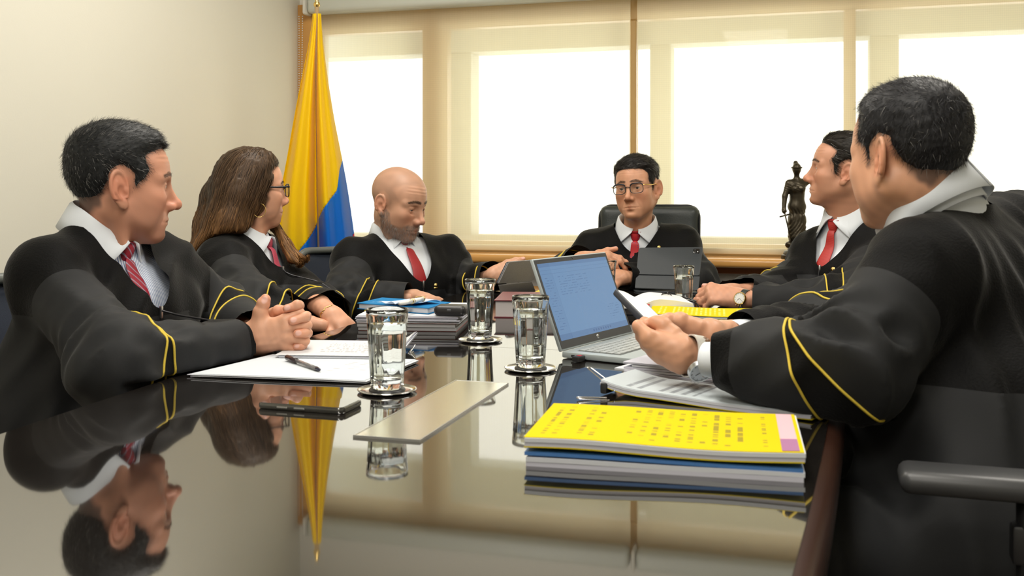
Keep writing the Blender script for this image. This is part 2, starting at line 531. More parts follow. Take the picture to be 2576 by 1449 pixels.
# roller blinds
def blind_material():
    m = bpy.data.materials.new('blind_screen_fabric'); m.use_nodes = True
    n, l = m.node_tree.nodes, m.node_tree.links; n.clear()
    out = n.new('ShaderNodeOutputMaterial')
    tr = n.new('ShaderNodeBsdfTransparent'); tl = n.new('ShaderNodeBsdfTranslucent'); df = n.new('ShaderNodeBsdfDiffuse')
    tl.inputs[0].default_value = (0.92, 0.79, 0.50, 1); df.inputs[0].default_value = (0.82, 0.77, 0.62, 1)
    tc = n.new('ShaderNodeTexCoord')
    def wave(direction, sc):
        w = n.new('ShaderNodeTexWave'); w.wave_type = 'BANDS'; w.bands_direction = direction
        w.inputs['Scale'].default_value = sc; w.inputs['Distortion'].default_value = 1.2; w.inputs['Detail'].default_value = 1.5
        l.new(tc.outputs['Object'], w.inputs['Vector']); return w
    w1, w2 = wave('X', 42), wave('Z', 36)
    ad = n.new('ShaderNodeMath'); ad.operation = 'ADD'
    l.new(w1.outputs['Fac'], ad.inputs[0]); l.new(w2.outputs['Fac'], ad.inputs[1])
    mr = n.new('ShaderNodeMapRange'); mr.inputs['From Max'].default_value = 2.0
    mr.inputs['To Min'].default_value = 0.32; mr.inputs['To Max'].default_value = 0.38
    l.new(ad.outputs[0], mr.inputs['Value'])
    m1 = n.new('ShaderNodeMixShader'); m1.inputs[0].default_value = 0.74
    l.new(df.outputs[0], m1.inputs[1]); l.new(tl.outputs[0], m1.inputs[2])
    m2 = n.new('ShaderNodeMixShader'); l.new(mr.outputs['Result'], m2.inputs[0])
    l.new(m1.outputs[0], m2.inputs[1]); l.new(tr.outputs[0], m2.inputs[2])
    l.new(m2.outputs[0], out.inputs[0])
    return m
M['blind'] = blind_material()
M['cassette'] = pmat('blind_cassette', (0.62, 0.64, 0.58), 0.45)
BY = 4.235
z_top = float(at_y(1000, 25, BY)[2]); z_bl = SILL_Z + 0.012
def blind(x0, x1, label):
    t = thing('roller_blind', label, 'blind', 'screen roller blinds', ((x0 + x1) / 2, BY, z_bl))
    def loc(o): o.location = Vector(o.location) - Vector(t.location); return o
    xs = np.linspace(x0, x1, 40); zs = np.linspace(z_bl + 0.02, z_top, 12)
    V = [(x, BY + 0.0015 * math.sin(x * 9), z) for z in zs for x in xs]
    Fq = [(j * 40 + i, j * 40 + i + 1, (j + 1) * 40 + i + 1, (j + 1) * 40 + i) for j in range(11) for i in range(39)]
    loc(mesh_obj('fabric', V, Fq, M['blind'], t))
    loc(box('bottom_bar', ((x0 + x1) / 2, BY, z_bl + 0.010), (x1 - x0, 0.018, 0.026), pmat('blind_bar', (0.70, 0.62, 0.42), 0.5), t, bevel=0.006))
    loc(box('cassette', ((x0 + x1) / 2, BY - 0.02, z_top + 0.038), (x1 - x0 - 0.002, 0.085, 0.085), M['cassette'], t, bevel=0.022, seg=4))
    loc(box('end_cap', (x0 - 0.0085, BY - 0.022, z_top + 0.038), (0.016, 0.09, 0.094), pmat('cap_white', (0.75, 0.73, 0.66), 0.4), t, bevel=0.01))
    return t
xa, xb, xc, xd = XL + 0.075, xcol(1586, BY), xcol(1603, BY), XR - 0.05
bl1 = blind(xa, xb, 'cream screen roller blind beside the flag, next to the corner')
bl2 = blind(xc, xd, 'cream screen roller blind behind the statue and the leather chair')
# bead chain of the first blind
beads = []
for k in range(70):
    z = z_top - 0.012 - k * 0.011
    for dx in (0.0, 0.018 - 0.00015 * k):
        V, Fq = lathe([(0.0001, -0.003), (0.0026, -0.0016), (0.003, 0), (0.0026, 0.0016), (0.0001, 0.003)], 6, (xa - 0.05 + dx, BY - 0.03, z))
        beads.append((V, Fq))
V, Fq = join_geo(beads)
ch = mesh_obj('bead_chain', V - np.array(bl1.location), Fq, M['shirt'], bl1)
# ceiling lamps (recessed panels)
M['lamp'] = pmat('lamp_diffuser', (0.9, 0.9, 0.88), 0.6, emit=((1, 0.95, 0.86), 2.5))
for (lx, ly), wh in zip(LAMPS, ('above the flag side of the far table end', 'above the statue side of the far table end', 'above the near end of the table', 'behind the near end of the table')):
    t = thing('ceiling_lamp', 'recessed rectangular ceiling lamp panel ' + wh, 'lamp', 'recessed ceiling lamps', (lx, ly, CEIL))
    box('diffuser', (0, 0, -0.008), (0.58, 1.18, 0.012), M['lamp'], t)
    for (cx_, cy_, sx_, sy_) in ((0.305, 0, 0.03, 1.24), (-0.305, 0, 0.03, 1.24), (0, 0.605, 0.58, 0.03), (0, -0.605, 0.58, 0.03)):
        box('frame_bar', (cx_, cy_, -0.010), (sx_, sy_, 0.02), M['white_wall'], t)

# ------------------------------------------------------------------ the table
XC = -0.527
def half_w(y):
    a = 0.572
    if y < 1.65: a -= 0.056 * (1.65 - y) + 0.02 * (1.65 - y) ** 2
    if y > 2.9: a -= 0.03 * (y - 2.9)
    return a
Y0, Y1, RC = 0.28, 3.50, 0.10
def outline(off=0.0, ya=None, yb=None):
    """table outline CCW, grown by off; optionally limited to ya..yb by square cuts"""
    ys = np.linspace(Y0 + RC if ya is None else ya, Y1 - RC if yb is None else yb, 30)
    R = [(XC + half_w(y) + off, y) for y in ys]; L = [(XC - half_w(y) - off, y) for y in ys[::-1]]
    pts = list(R)
    def corner(cx, cy, a0, a1): return [(cx + (RC + off) * math.cos(a), cy + (RC + off) * math.sin(a)) for a in np.linspace(a0, a1, 8)[1:-1]]
    if yb is None:
        w = half_w(Y1 - RC) - RC
        pts += corner(XC + w, Y1 - RC, 0, math.pi / 2) + [(XC + w, Y1 + off), (XC - w, Y1 + off)] + corner(XC - w, Y1 - RC, math.pi / 2, math.pi)
    pts += L
    if ya is None:
        w = half_w(Y0 + RC) - RC
        pts += corner(XC - w, Y0 + RC, math.pi, 1.5 * math.pi) + [(XC - w, Y0 - off), (XC + w, Y0 - off)] + corner(XC + w, Y0 + RC, 1.5 * math.pi, 2 * math.pi)
    return pts
def slab(name, pts, z0, z1, mat, parent, bev=0.0):
    bm = bmesh.new()
    vb = [bm.verts.new((x, y, z0)) for x, y in pts]
    f = bm.faces.new(vb)
    r = bmesh.ops.extrude_face_region(bm, geom=[f])
    bmesh.ops.translate(bm, vec=(0, 0, z1 - z0), verts=[e for e in r['geom'] if isinstance(e, bmesh.types.BMVert)])
    if bev:
        es = [e for e in bm.edges if all(abs(v.co.z - z1) < 1e-6 for v in e.verts)]
        bmesh.ops.bevel(bm, geom=es, offset=bev, segments=2, profile=0.5, affect='EDGES')
    return bm_obj(name, bm, mat, parent)
tb = thing('conference_table', 'long black lacquered conference table with brown edge and mirror gloss', 'table')
YS = 2.083
slab('table_top', outline(0, None, YS - 0.0012), TZ - 0.03, TZ, M['table_top'], tb)
slab('table_top', outline(0, YS + 0.0012, None), TZ - 0.03, TZ, M['table_top'], tb)
box('inlay_strip', (XC, YS, TZ - 0.006), (2 * half_w(YS) - 0.004, 0.0024, 0.011), M['seam'], tb)
# brown bull-nosed edge band around the tops
op = outline(0.0); n_o = len(op); rings = []
for off, z in ((0.0, -0.002), (0.009, -0.004), (0.017, -0.010), (0.021, -0.020), (0.021, -0.045), (0.006, -0.056), (-0.10, -0.056)):
    rings.append([(x, y, TZ + z) for x, y in outline(off)] if off >= 0 else [(XC + (x - XC) * 0.85, YS + (y - YS) * 0.95, TZ + z) for x, y in op])
V = [p for r in rings for p in r]
Fq = [(j * n_o + i, j * n_o + (i + 1) % n_o, (j + 1) * n_o + (i + 1) % n_o, (j + 1) * n_o + i) for j in range(len(rings) - 1) for i in range(n_o)]
mesh_obj('edge_band', V, Fq, M['table_edge'], tb)
for y_ in (1.0, 2.8):
    box('pedestal', (XC, y_, 0.342), (0.42, 0.50, 0.684), M['table_edge'], tb, bevel=0.01)
# cable flap plate let into the top
p1, p2, p3, p4 = on(886, 1101), on(1059, 1113), on(1279, 967), on(1146, 961)
gx0, gx1 = (p1[0] + p4[0]) / 2, (p2[0] + p3[0]) / 2; gy0, gy1 = (p1[1] + p2[1]) / 2, (p3[1] + p4[1]) / 2
fl = thing('cable_flap', 'long brushed metal cable flap let flush into the table top', 'cable flap', loc=((gx0 + gx1) / 2, (gy0 + gy1) / 2, TZ))
box('plate', (0, 0, 0.0016), (gx1 - gx0 - 0.004, gy1 - gy0 - 0.004, 0.0028), M['steel_plate'], fl, bevel=0.0008, seg=1)
for sx in (-1, 1):
    box('rim', (sx * ((gx1 - gx0) / 2 - 0.001), 0, 0.0018), (0.002, gy1 - gy0, 0.0034), M['silver'], fl)
    box('rim', (0, sx * ((gy1 - gy0) / 2 - 0.001), 0.0018), (gx1 - gx0 - 0.004, 0.002, 0.0034), M['silver'], fl)
# ------------------------------------------------------------------ people: heads
F32 = np.float32
def head_field(H):
    """distance field of a head in its own frame: x to the face, y to its left, z up, origin between the ears at eye height"""
    jw, nose, open_, chin, age = H.get('jaw', 1.0), H.get('nose', 1.0), H.get('open', 1.0), H.get('chin', 0.0), H.get('age', 0.0)
    fat = H.get('fat', 0.0); lips = H.get('lips', 1.0); earz = H.get('ear', 1.0)
    nb = H['neck']; nr = H.get('neck_r', 0.058)
    a25 = math.radians(H.get('ear_out', 28)); e1 = A(-math.cos(a25), math.sin(a25), 0.0)
    e3 = unit(A(-0.20, 0.05, 0.98)); e1 = unit(e1 - e3 * np.dot(e1, e3)); e2 = np.cross(e3, e1); e2 = e2 if e2[1] > 0 else -e2
    E = np.stack([e1, e3, e2], 1).astype(F32)
    def base(p):
        q = np.stack([p[:, 0], np.abs(p[:, 1]), p[:, 2]], 1)
        d = sd_ell(p, (-0.012, 0, 0.032), (0.094, 0.076, 0.083))
        d = smin(d, sd_ell(p, (0.028, 0, 0.020), (0.063, 0.060, 0.074)), 0.03)
        d = smin(d, sd_ell(p, (0.030, 0, -0.034), (0.055 + fat * .3, 0.055 + fat, 0.072)), 0.03)
        return d, q
    def f(p, ears=True):
        d, q = base(p)
        d = smin(d, sd_cone(q, (-0.006, 0.050 * jw, -0.052), (0.060, 0.017 * jw, -0.100), 0.017 + fat, 0.015), 0.032)
        d = smin(d, sd_ell(p, (0.072 + chin, 0, -0.103), (0.018, 0.021 * jw, 0.016)), 0.022)
        d = smin(d, sd_ell(q, (0.050, 0.043, -0.027), (0.027, 0.021, 0.019)), 0.026)
        d = smin(d, sd_ell(q, (0.040, 0.040, -0.060), (0.026, 0.018 + fat, 0.026)), 0.03)
        # brow and sockets
        d = smin(d, sd_cone(q, (0.0815, 0.010, 0.0165), (0.063, 0.048, 0.014), 0.0095, 0.0085), 0.014)
        d = smax(d, -sd_ell(q, (0.096, 0.0320, -0.003), (0.0185, 0.0185, 0.0115)), 0.014)
        # nose
        d = smin(d, sd_cone(p, (0.083, 0, 0.010), (0.107 * 1.0 + (nose - 1) * 0.02, 0, -0.034), 0.0068, 0.0090), 0.013)
        d = smin(d, sd_cone(p, (0.078, 0, -0.004), (0.090, 0, -0.042), 0.0075, 0.0125), 0.010)
        d = smin(d, sd_sphere(p, A(0.1090 + (nose - 1) * 0.025, 0, -0.0385).astype(F32), 0.0105), 0.008)
        d = smin(d, sd_ell(q, (0.0965, 0.0125, -0.0430), (0.0125, 0.0080, 0.0088)), 0.006)
        d = smax(d, -sd_ell(q, (0.1030, 0.0060, -0.0545), (0.0042, 0.0024, 0.0036)), 0.002)
        # mouth
        d = smin(d, sd_ell(p, (0.070, 0, -0.073), (0.0225, 0.031, 0.026)), 0.020)
        d = smin(d, sd_cone(q, (0.0930, 0.002, -0.0690), (0.0770, 0.0280, -0.0748), 0.0048 * lips, 0.002), 0.006)
        d = smin(d, sd_cone(q, (0.0905, 0.000, -0.0805), (0.0765, 0.0260, -0.0768), 0.0060 * lips, 0.002), 0.006)
        d = smax(d, -sd_cone(q, (0.1005, 0.0, -0.0745), (0.0800, 0.0300, -0.0760), 0.0012, 0.0008), 0.0035)
        d = smax(d, -sd_ell(p, (0.0985, 0, -0.0915), (0.009, 0.018, 0.005)), 0.010)
        d = smax(d, -sd_cone(p, (0.1010, 0, -0.055), (0.0990, 0, -0.064), 0.0020, 0.0022), 0.004)
        if age > 0:
            d = smax(d, -sd_cone(q, (0.0900, 0.0245, -0.046), (0.0810, 0.0375, -0.076), 0.0020 * age, 0.0014), 0.006)
            d = smax(d, -sd_cone(q, (0.0880, 0.0205, -0.0180), (0.074, 0.043, -0.0185), 0.0012 * age, 0.0008), 0.005)
            w = sstep(0.04, 0.055, p[:, 2]) * sstep(0.085, 0.07, p[:, 2]) * sstep(0.05, 0.07, p[:, 0])
            d = d + w * 0.0006 * age * np.sin(p[:, 2] * 620 + np.sin(p[:, 1] * 60))
        # eyelids round the ball, then the slit
        ec = A(0.0705, 0.0315, -0.0015).astype(F32)
        d = smin(d, sd_sphere(q, ec, 0.0146), 0.005)
        zc = -0.0010 - 0.0042 * (1 - open_)
        d = smax(d, -sd_ell(q, (0.0880, 0.0312, zc - 0.0008), (0.0125, 0.0128, 0.0014 + 0.0038 * open_)), 0.0012)
        d = smax(d, -sd_cone(q, (0.0865, 0.0215, 0.0072), (0.0800, 0.0440, 0.0062), 0.0009, 0.0007), 0.003)
        if ears:
            s = earz
            u = (q - A(-0.004, 0.0745, -0.010).astype(F32)) @ E / s
            uu, vv, ww = u[:, 0], u[:, 1], u[:, 2]
            plate = sd_ell(u.astype(F32), (0.0115, 0.001, 0), (0.0175, 0.0300, 0.0042))
            rr = np.sqrt(((uu - 0.0115) / 0.0165) ** 2 + ((vv - 0.003) / 0.0285) ** 2)
            ring = np.sqrt(((rr - 1.0) * 0.0200) ** 2 + (ww - 0.0022) ** 2) - 0.0034
            ring = np.where(vv < -0.018, ring + 0.004, ring)
            anti = sd_chain(u.astype(F32), [(0.0165, 0.013, 0.002), (0.0205, -0.002, 0.003), (0.0130, -0.0165, 0.003)], [0.002, 0.0026, 0.003])
            ear = smin(smin(plate, ring, 0.003), anti, 0.004)
            ear = smin(ear, sd_ell(u.astype(F32), (0.0065, -0.0290, 0.001), (0.0085, 0.0085, 0.0042)), 0.007)
            ear = smax(ear, -sd_ell(u.astype(F32), (0.0085, -0.0050, 0.0058), (0.0075, 0.0115, 0.0062)), 0.004)
            ear = smin(ear, sd_ell(u.astype(F32), (-0.0010, -0.0050, 0.002), (0.0040, 0.0062, 0.0034)), 0.003)
            d = smin(d, ear * s, 0.005)
        # neck
        b = np.asarray(nb, float)
        d = smin(d, sd_cone(p, (-0.022, 0, -0.055), b, nr - 0.006, nr - 0.006), 0.030)
        d = smin(d, sd_cone(p, (0.030, 0, -0.088), b + A(0.014, 0, 0.01), 0.024, 0.032), 0.035)
        d = smin(d, sd_cone(q, (-0.012, 0.050, -0.045), b + A(0.030, 0.018, 0), 0.012, 0.010), 0.02)
        if H.get('jowl'):
            d = smin(d, sd_cone(p, (0.050, 0, -0.098), b + A(0.035, 0, 0.035), 0.020, 0.018), 0.03)
        return d
    def scalp(p): return base(p)[0]
    return f, scalp

def poly_sd(x, y, poly):
    """signed distance to a polygon, positive inside"""
    P = np.asarray(poly, float); d = np.full(len(x), 1e9); ins = np.zeros(len(x), bool)
    n = len(P)
    for i in range(n):
        ax, ay = P[i]; bx, by = P[(i + 1) % n]
        ex, ey = bx - ax, by - ay; wx, wy = x - ax, y - ay
        t = np.clip((wx * ex + wy * ey) / max(ex * ex + ey * ey, 1e-12), 0, 1)
        d = np.minimum(d, (wx - ex * t) ** 2 + (wy - ey * t) ** 2)
        c = ((ay > y) != (by > y)) & (x < ex * (y - ay) / (by - ay if abs(by - ay) > 1e-12 else 1e-12) + ax)
        ins ^= c
    d = np.sqrt(d)
    return np.where(ins, d, -d)

HAIRLINE = [(0.078, 0.130), (0.086, 0.078), (0.066, 0.066), (0.052, 0.044), (0.046, 0.016), (0.028, 0.010), (0.024, -0.022), (0.012, -0.022), (0.010, 0.012),
            (-0.004, 0.030), (-0.026, 0.022), (-0.036, -0.020), (-0.044, -0.046), (-0.062, -0.066), (-0.15, -0.066), (-0.15, 0.16), (0.06, 0.16)]
def hair_mask(p, H):
    x = p[:, 0] + H.get('recede', 6.0) * p[:, 1] ** 2 * sstep(0.02, 0.06, p[:, 2])
    return poly_sd(x, p[:, 2], H.get('line', HAIRLINE))

def strands(roots, dirs, normals, length, width, curl=0.0, seg=3, seed=0, tone=None, droop=0.0):
    """flat tapering ribbons, one per root"""
    r = np.random.RandomState(seed); n = len(roots)
    L = length * r.uniform(0.6, 1.25, n)
    side = np.cross(dirs, normals); side /= np.maximum(np.linalg.norm(side, axis=1, keepdims=True), 1e-9)
    rot = r.uniform(0, math.pi, n)[:, None]
    sv = side * np.cos(rot) + normals * np.sin(rot) * 0.8
    V = []
    for k in range(seg + 1):
        t = k / seg
        c = roots + dirs * (L * t)[:, None] + side * (curl * np.sin(t * 2.2) * r.normal(size=n) * L)[:, None] - normals * (droop * L * t * t)[:, None]
        w = width * (1 - t * 0.85)
        V.append(c - sv * w * 0.5); V.append(c + sv * w * 0.5)
    V = np.stack(V, 1).reshape(-1, 3); m = 2 * (seg + 1)
    base = (np.arange(n) * m)[:, None]
    Q = np.concatenate([base + np.array([[2 * k, 2 * k + 1, 2 * k + 3, 2 * k + 2]]) for k in range(seg)])
    ton = np.repeat(tone, m, 0) if tone is not None else None
    return V, Q.astype(np.int32), ton

M['skin'] = attr_mat('skin', 'tint', rough=0.46, sss=0.10, bump=(420, 0.10), spec=0.4)
M['hair'] = attr_mat('hair', 'tint', rough=0.5, spec=0.22)
M['eye'] = attr_mat('eyeball', 'tint', rough=0.08, spec=0.6)

def build_head(person, H, m):
    """head skin (verts, quads, tints) returned; hair, eyes, brows made as parts. m: head frame to world"""
    f, scalp = head_field(H)
    nb = np.asarray(H['neck'])
    lo = np.minimum([-0.125, -0.105, -0.14], nb - 0.08); hi = np.maximum([0.135, 0.105, 0.135], nb + 0.08)
    hi[1] = 0.105; lo[1] = -0.105
    lo[1] = min(lo[1], nb[1] - 0.08); hi[1] = max(hi[1], nb[1] + 0.08)
    h = H.get('res', 0.0022)
    V, Q = mesh_sdf(f, lo, hi, h)
    p = V.astype(F32); q = np.stack([p[:, 0], np.abs(p[:, 1]), p[:, 2]], 1)
    skin = np.array(H['skin']); tint = np.tile(skin, (len(V), 1))
    rs = np.random.RandomState(5); nz = Waves(int(H.get('seed', 1)), 0.03)(p)
    def mix(w, c): 
        nonlocal tint
        w = np.clip(w, 0, 1)[:, None]; tint = tint * (1 - w) + np.array(c)[None] * w
    red = skin * np.array([1.0, 0.72, 0.66])
    mix(0.55 * np.exp(-(((q[:, 0] - .07) / .03) ** 2 + ((q[:, 1] - .040) / .022) ** 2 + ((q[:, 2] + .03) / .025) ** 2)), red)
    mix(0.6 * np.exp(-(np.linalg.norm(q - A(.106, .004, -.042).astype(F32), axis=1) / .016) ** 2), red)
    ear_w = sstep(0.068, 0.078, q[:, 1]) * sstep(0.03, 0.02, np.abs(q[:, 2] + .012)) * sstep(0.03, 0.015, np.abs(q[:, 0] + 0.012))
    mix(0.5 * ear_w, red)
    tint *= (1 + 0.06 * nz)[:, None]
    lipc = np.array(H.get('lipc', skin * np.array([0.80, 0.50, 0.50])))
    dl = np.minimum(sd_cone(q, (0.0930, 0.002, -0.0700), (0.0750, 0.0270, -0.0750), 0.0036, 0.001), sd_cone(q, (0.0905, 0, -0.0800), (0.0750, 0.0250, -0.0768), 0.0048, 0.001))
    mix(0.85 * sstep(0.003, -0.0005, dl), lipc)
    dm = sd_cone(q, (0.0965, 0, -0.0747), (0.0780, 0.0290, -0.0760), 0.0006, 0.0006)
    mix(0.6 * sstep(0.0022, 0.0, dm), lipc * 0.35)
    # under-eye and socket pigment, lash line
    de = np.abs(sd_ell(q, (0.0835, 0.0312, -0.0018), (0.0125, 0.0135, 0.0050)))
    if H.get('lash', 1): mix(0.4 * sstep(0.0016, 0.0, de) * sstep(-0.003, 0.002, q[:, 2]), skin * 0.16)
    # brow hair pigment
    bz, bx = H.get('brow', (0.0195, 0.0))
    q0 = q.copy(); q0[:, 0] = 0
    db = sd_chain(q0, [(0, 0.012, bz + 0.0034), (0, 0.030, bz + 0.0055), (0, 0.050, bz - 0.001)], [0.0026, 0.0028, 0.0009]) + 0.2 * (q[:, 0] < 0.04)
    bc = np.array(H.get('browc', (0.02, 0.014, 0.010)))
    mix(H.get('browk', 0.6) * sstep(0.0035, -0.001, db), bc)
    hm = hair_mask(p, H)
    if H.get('scalp_k', 0.8) > 0: mix(H.get('scalp_k', 0.8) * sstep(-0.003, 0.013, hm + 0.004 * nz) * (q[:, 1] < 0.086), np.array(H['hairc']) * H.get('scalp_gain', 1.6))
    jawm = None
    if H.get('beard'):
        bp = H['beard']
        inb = poly_sd(p[:, 0], p[:, 2], bp['poly']) * 1.0
        lipfree = sstep(0.001, 0.005, dl)
        mouthtop = sd_ell(q, (0.094, 0, -0.057), (0.012, 0.020, 0.006))
        jawm = sstep(-0.002, 0.006, inb) * lipfree
        mix(bp['k'] * jawm * (0.75 + 0.25 * nz), bp['c'])
    if H.get('stubble'):  # darker bluish tint of shaved stubble on jaw and upper lip
        sh = poly_sd(p[:, 0], p[:, 2], [(0.03, -0.02), (0.05, -0.05), (0.085, -0.058), (0.13, -0.058), (0.13, -0.13), (0.04, -0.13), (0.0, -0.075), (0.01, -0.03)])
        mix(H['stubble'] * sstep(-0.004, 0.010, sh) * sstep(0.001, 0.006, dl), skin * np.array([0.50, 0.52, 0.56]))
    W = xf(m, V)
    # eyes
    g = unit(np.asarray(H.get('gaze', (1, 0, 0)), float))
    for sgn in (1, -1):
        c = A(0.0705, 0.0315 * sgn, -0.0015)
        n1, n2 = 18, 24
        th = np.linspace(0, math.pi, n1); ph = np.linspace(0, 2 * math.pi, n2, endpoint=False)
        e1_ = unit(np.cross(g, A(0, 0, 1))); e2_ = np.cross(e1_, g)
        Ve, Ce = [], []
        for t in th:
            bulge = 0.0006 * max(0, 1 - (t / 0.52) ** 2)
            for a in ph:
                Ve.append(c + (0.0126 + bulge) * (g * math.cos(t) + (e1_ * math.cos(a) + e2_ * math.sin(a)) * math.sin(t)))
                Ce.append((0.004, 0.003, 0.003) if t < 0.2 else ((0.045, 0.020, 0.010) if t < 0.5 else (0.62, 0.55, 0.50)))
        Fe = [(i * n2 + j, i * n2 + (j + 1) % n2, (i + 1) * n2 + (j + 1) % n2, (i + 1) * n2 + j) for i in range(n1 - 1) for j in range(n2)]
        mesh_obj('eye', xf(m, Ve), Fe, M['eye'], person, attrs={'tint': np.array(Ce)})
    nrm = grad(f, p)
    rs = np.random.RandomState(int(H.get('seed', 1)))
    R3 = m[:3, :3]
    def pick(w, n):
        pr = np.clip(w, 0, None); pr = pr / pr.sum()
        return rs.choice(len(V), n, p=pr)
    def put(name, idx, dirs, L, width, cl, cvar=0.3, lift=0.002, **kw):
        roots = V[idx] + rs.normal(size=(len(idx), 3)) * h * 0.5 + nrm[idx] * lift
        tone = np.array(cl)[None] * (1 + cvar * rs.normal(size=(len(idx), 1))).clip(0.3, 2.5)
        if 'grey' in kw:
            gk = kw.pop('grey'); gm = rs.rand(len(idx)) < gk; tone[gm] = np.array([0.26, 0.25, 0.24]) * rs.uniform(0.6, 1.2, (gm.sum(), 1))
        d_ = dirs / np.maximum(np.linalg.norm(dirs, axis=1, keepdims=True), 1e-9)
        sv, sq, st = strands(roots, d_, nrm[idx], L, width, seed=3, tone=tone, **kw)
        return mesh_obj(name, xf(m, sv), sq, M['hair'], person, attrs={'tint': st.clip(0, 1)})
    # eyebrows, one part for each
    for sgn in (1, -1):
        w = (db < 0.0018) & (p[:, 1] * sgn > 0) & (p[:, 0] > 0.05)
        if w.sum() > 10:
            idx = pick(w.astype(float), H.get('brown', 220))
            dirs = np.stack([-0.5 + 0 * V[idx, 0], sgn * np.ones(len(idx)), 0.35 - 6 * (np.abs(V[idx, 1]) - 0.02)], 1)
            dirs -= nrm[idx] * np.sum(dirs * nrm[idx], 1)[:, None] * 0.85
            put('eyebrow', idx, dirs, 0.0065, 0.0005, bc, lift=0.0004)
    if jawm is not None:
        idx = pick(jawm * (p[:, 0] > -0.02), H['beard']['n'])
        dirs = np.tile(A(0.15, 0, -1.0), (len(idx), 1)) + nrm[idx] * 0.45
        put('beard', idx, dirs, H['beard'].get('len', 0.008), 0.0007, H['beard']['c'], cvar=0.25, lift=0.0, grey=H['beard'].get('grey', 0.5))
    # hair of the head: a closed cap with strands over it
    if H.get('hair'):
        hp = H['hair']; tk = hp['thick']; wv = Waves(7, hp.get('wl', 0.008), hp.get('flow_axis', (1, 0, 0.3)), 5); wv2 = Waves(9, 0.03)
        def capf(q_):
            t = tk(q_)
            mk = hair_mask(q_, H)
            t = t * sstep(0.001, 0.020, mk) - 0.0012 * sstep(0.012, 0.0, mk)
            return smax(scalp(q_) - t + hp.get('amp', 0.0006) * (wv(q_) + 0.8 * wv2(q_)), -(mk - 0.001 + 0.0025 * wv2(q_)), 0.004)
        Vc, Qc = mesh_sdf(capf, [-0.135, -0.11, -0.10], [0.135, 0.11, 0.16], h * 1.15)
        gap = f(Vc.astype(F32), False)
        tone = np.array(H['hairc'])[None] * (1 + 0.25 * Waves(3, 0.006)(Vc.astype(F32)))[:, None].clip(0.4, 2)
        hair = mesh_obj('hair', xf(m, Vc), Qc, M['hair'], person, attrs={'tint': tone.clip(0, 1)})
        nc = grad(capf, Vc.astype(F32), 0.004)
        mkc = hair_mask(Vc, H); w = ((mkc > -0.003) & (gap > -0.006)) * (1.0 + 1.2 * (mkc < 0.012))
        V0, n0 = V, nrm; V, nrm = Vc, nc
        idx = pick(w.astype(float), hp.get('n', 7000))
        fl = hp['flow'](Vc[idx]); fl = fl - nc[idx] * np.sum(fl * nc[idx], 1)[:, None]; fl /= np.maximum(np.linalg.norm(fl, axis=1, keepdims=True), 1e-6)
        dirs = fl + nc[idx] * hp.get('lift', 0.45) + rs.normal(size=fl.shape) * hp.get('mess', 0.25)
        o = put('strands', idx, dirs, hp.get('len', 0.016), hp.get('width', 0.0007), H['hairc'], lift=-0.001, grey=hp.get('grey', 0.02), droop=hp.get('droop', 0.1))
        o.parent = hair
        V, nrm = V0, n0
    return W, Q, tint
# ------------------------------------------------------------------ people: hands
def skel_hand(W, d, n, t, sc=1.0, curls=None, spread=0.06, thumb=(0.5, 0.35, -0.2), thumb_bend=0.3):
    """skeleton of a hand. W wrist, d to the knuckles, n back of the hand, t to the thumb side.
    curls: four (a1,a2,a3) in degrees for index..little. returns chains, palm cones, nails"""
    d = unit(d); n = unit(np.asarray(n, float) - d * np.dot(n, d)); t0 = np.cross(n, d); t = t0 if np.dot(t0, t) > 0 else -t0
    curls = curls or [(20, 25, 15)] * 4
    base = [(0.094, 0.029), (0.097, 0.0095), (0.092, -0.010), (0.084, -0.028)]
    lens = [(0.042, 0.026, 0.021), (0.046, 0.030, 0.022), (0.043, 0.028, 0.021), (0.034, 0.021, 0.019)]
    rads = [(0.0102, 0.0090, 0.0082, 0.0070), (0.0104, 0.0092, 0.0084, 0.0072), (0.0100, 0.0088, 0.0080, 0.0068), (0.0088, 0.0076, 0.0068, 0.0060)]
    chains, palms, nails = [], [], []
    for i in range(4):
        b = W + sc * (d * base[i][0] + t * base[i][1] + n * (0.002 if i in (1, 2) else -0.001))
        fd = unit(d + t * spread * (1.5 - i)); axis = np.cross(n, fd)
        pts = [b]; ang = 0.0; cur = fd
        for L, a in zip(lens[i], curls[i]):
            ang += math.radians(a)
            cur = fd * math.cos(ang) - n * math.sin(ang)
            pts.append(pts[-1] + cur * L * sc)
        chains.append((pts, [r * sc for r in rads[i]]))
        dors = n * math.cos(ang) + fd * math.sin(ang)
        nails.append((pts[-1] + dors * rads[i][3] * sc * 0.75 - cur * 0.002 * sc, cur, dors, 0.0075 * sc))
        palms.append((W + sc * (d * 0.012 + t * base[i][1] * 0.55), b, 0.0170 * sc, 0.0115 * sc))
    tb = W + sc * (d * 0.022 + t * 0.020 - n * 0.006); td = unit(d * thumb[0] * 1.4 + t * thumb[1] * 1.4 + n * thumb[2])
    mc = tb + (unit(td + t * 0.25)) * 0.040 * sc
    k = unit(td + d * thumb_bend - t * thumb_bend * 0.6)
    p2 = mc + td * 0.034 * sc; p3 = p2 + k * 0.029 * sc
    chains.append(([tb, mc, p2, p3], [0.0175 * sc, 0.0135 * sc, 0.0110 * sc, 0.0088 * sc]))
    dn = unit(np.cross(np.cross(k, n), k) + t * 0.3)
    nails.append((p3 + dn * 0.0065 * sc, k, dn, 0.009 * sc))
    palms.append((W + sc * t * 0.009, W + sc * (d * 0.05 + t * 0.006), 0.0195 * sc, 0.017 * sc))
    palms.append((W - sc * t * 0.009, W + sc * (d * 0.05 - t * 0.012), 0.0190 * sc, 0.016 * sc))
    return chains, palms, nails
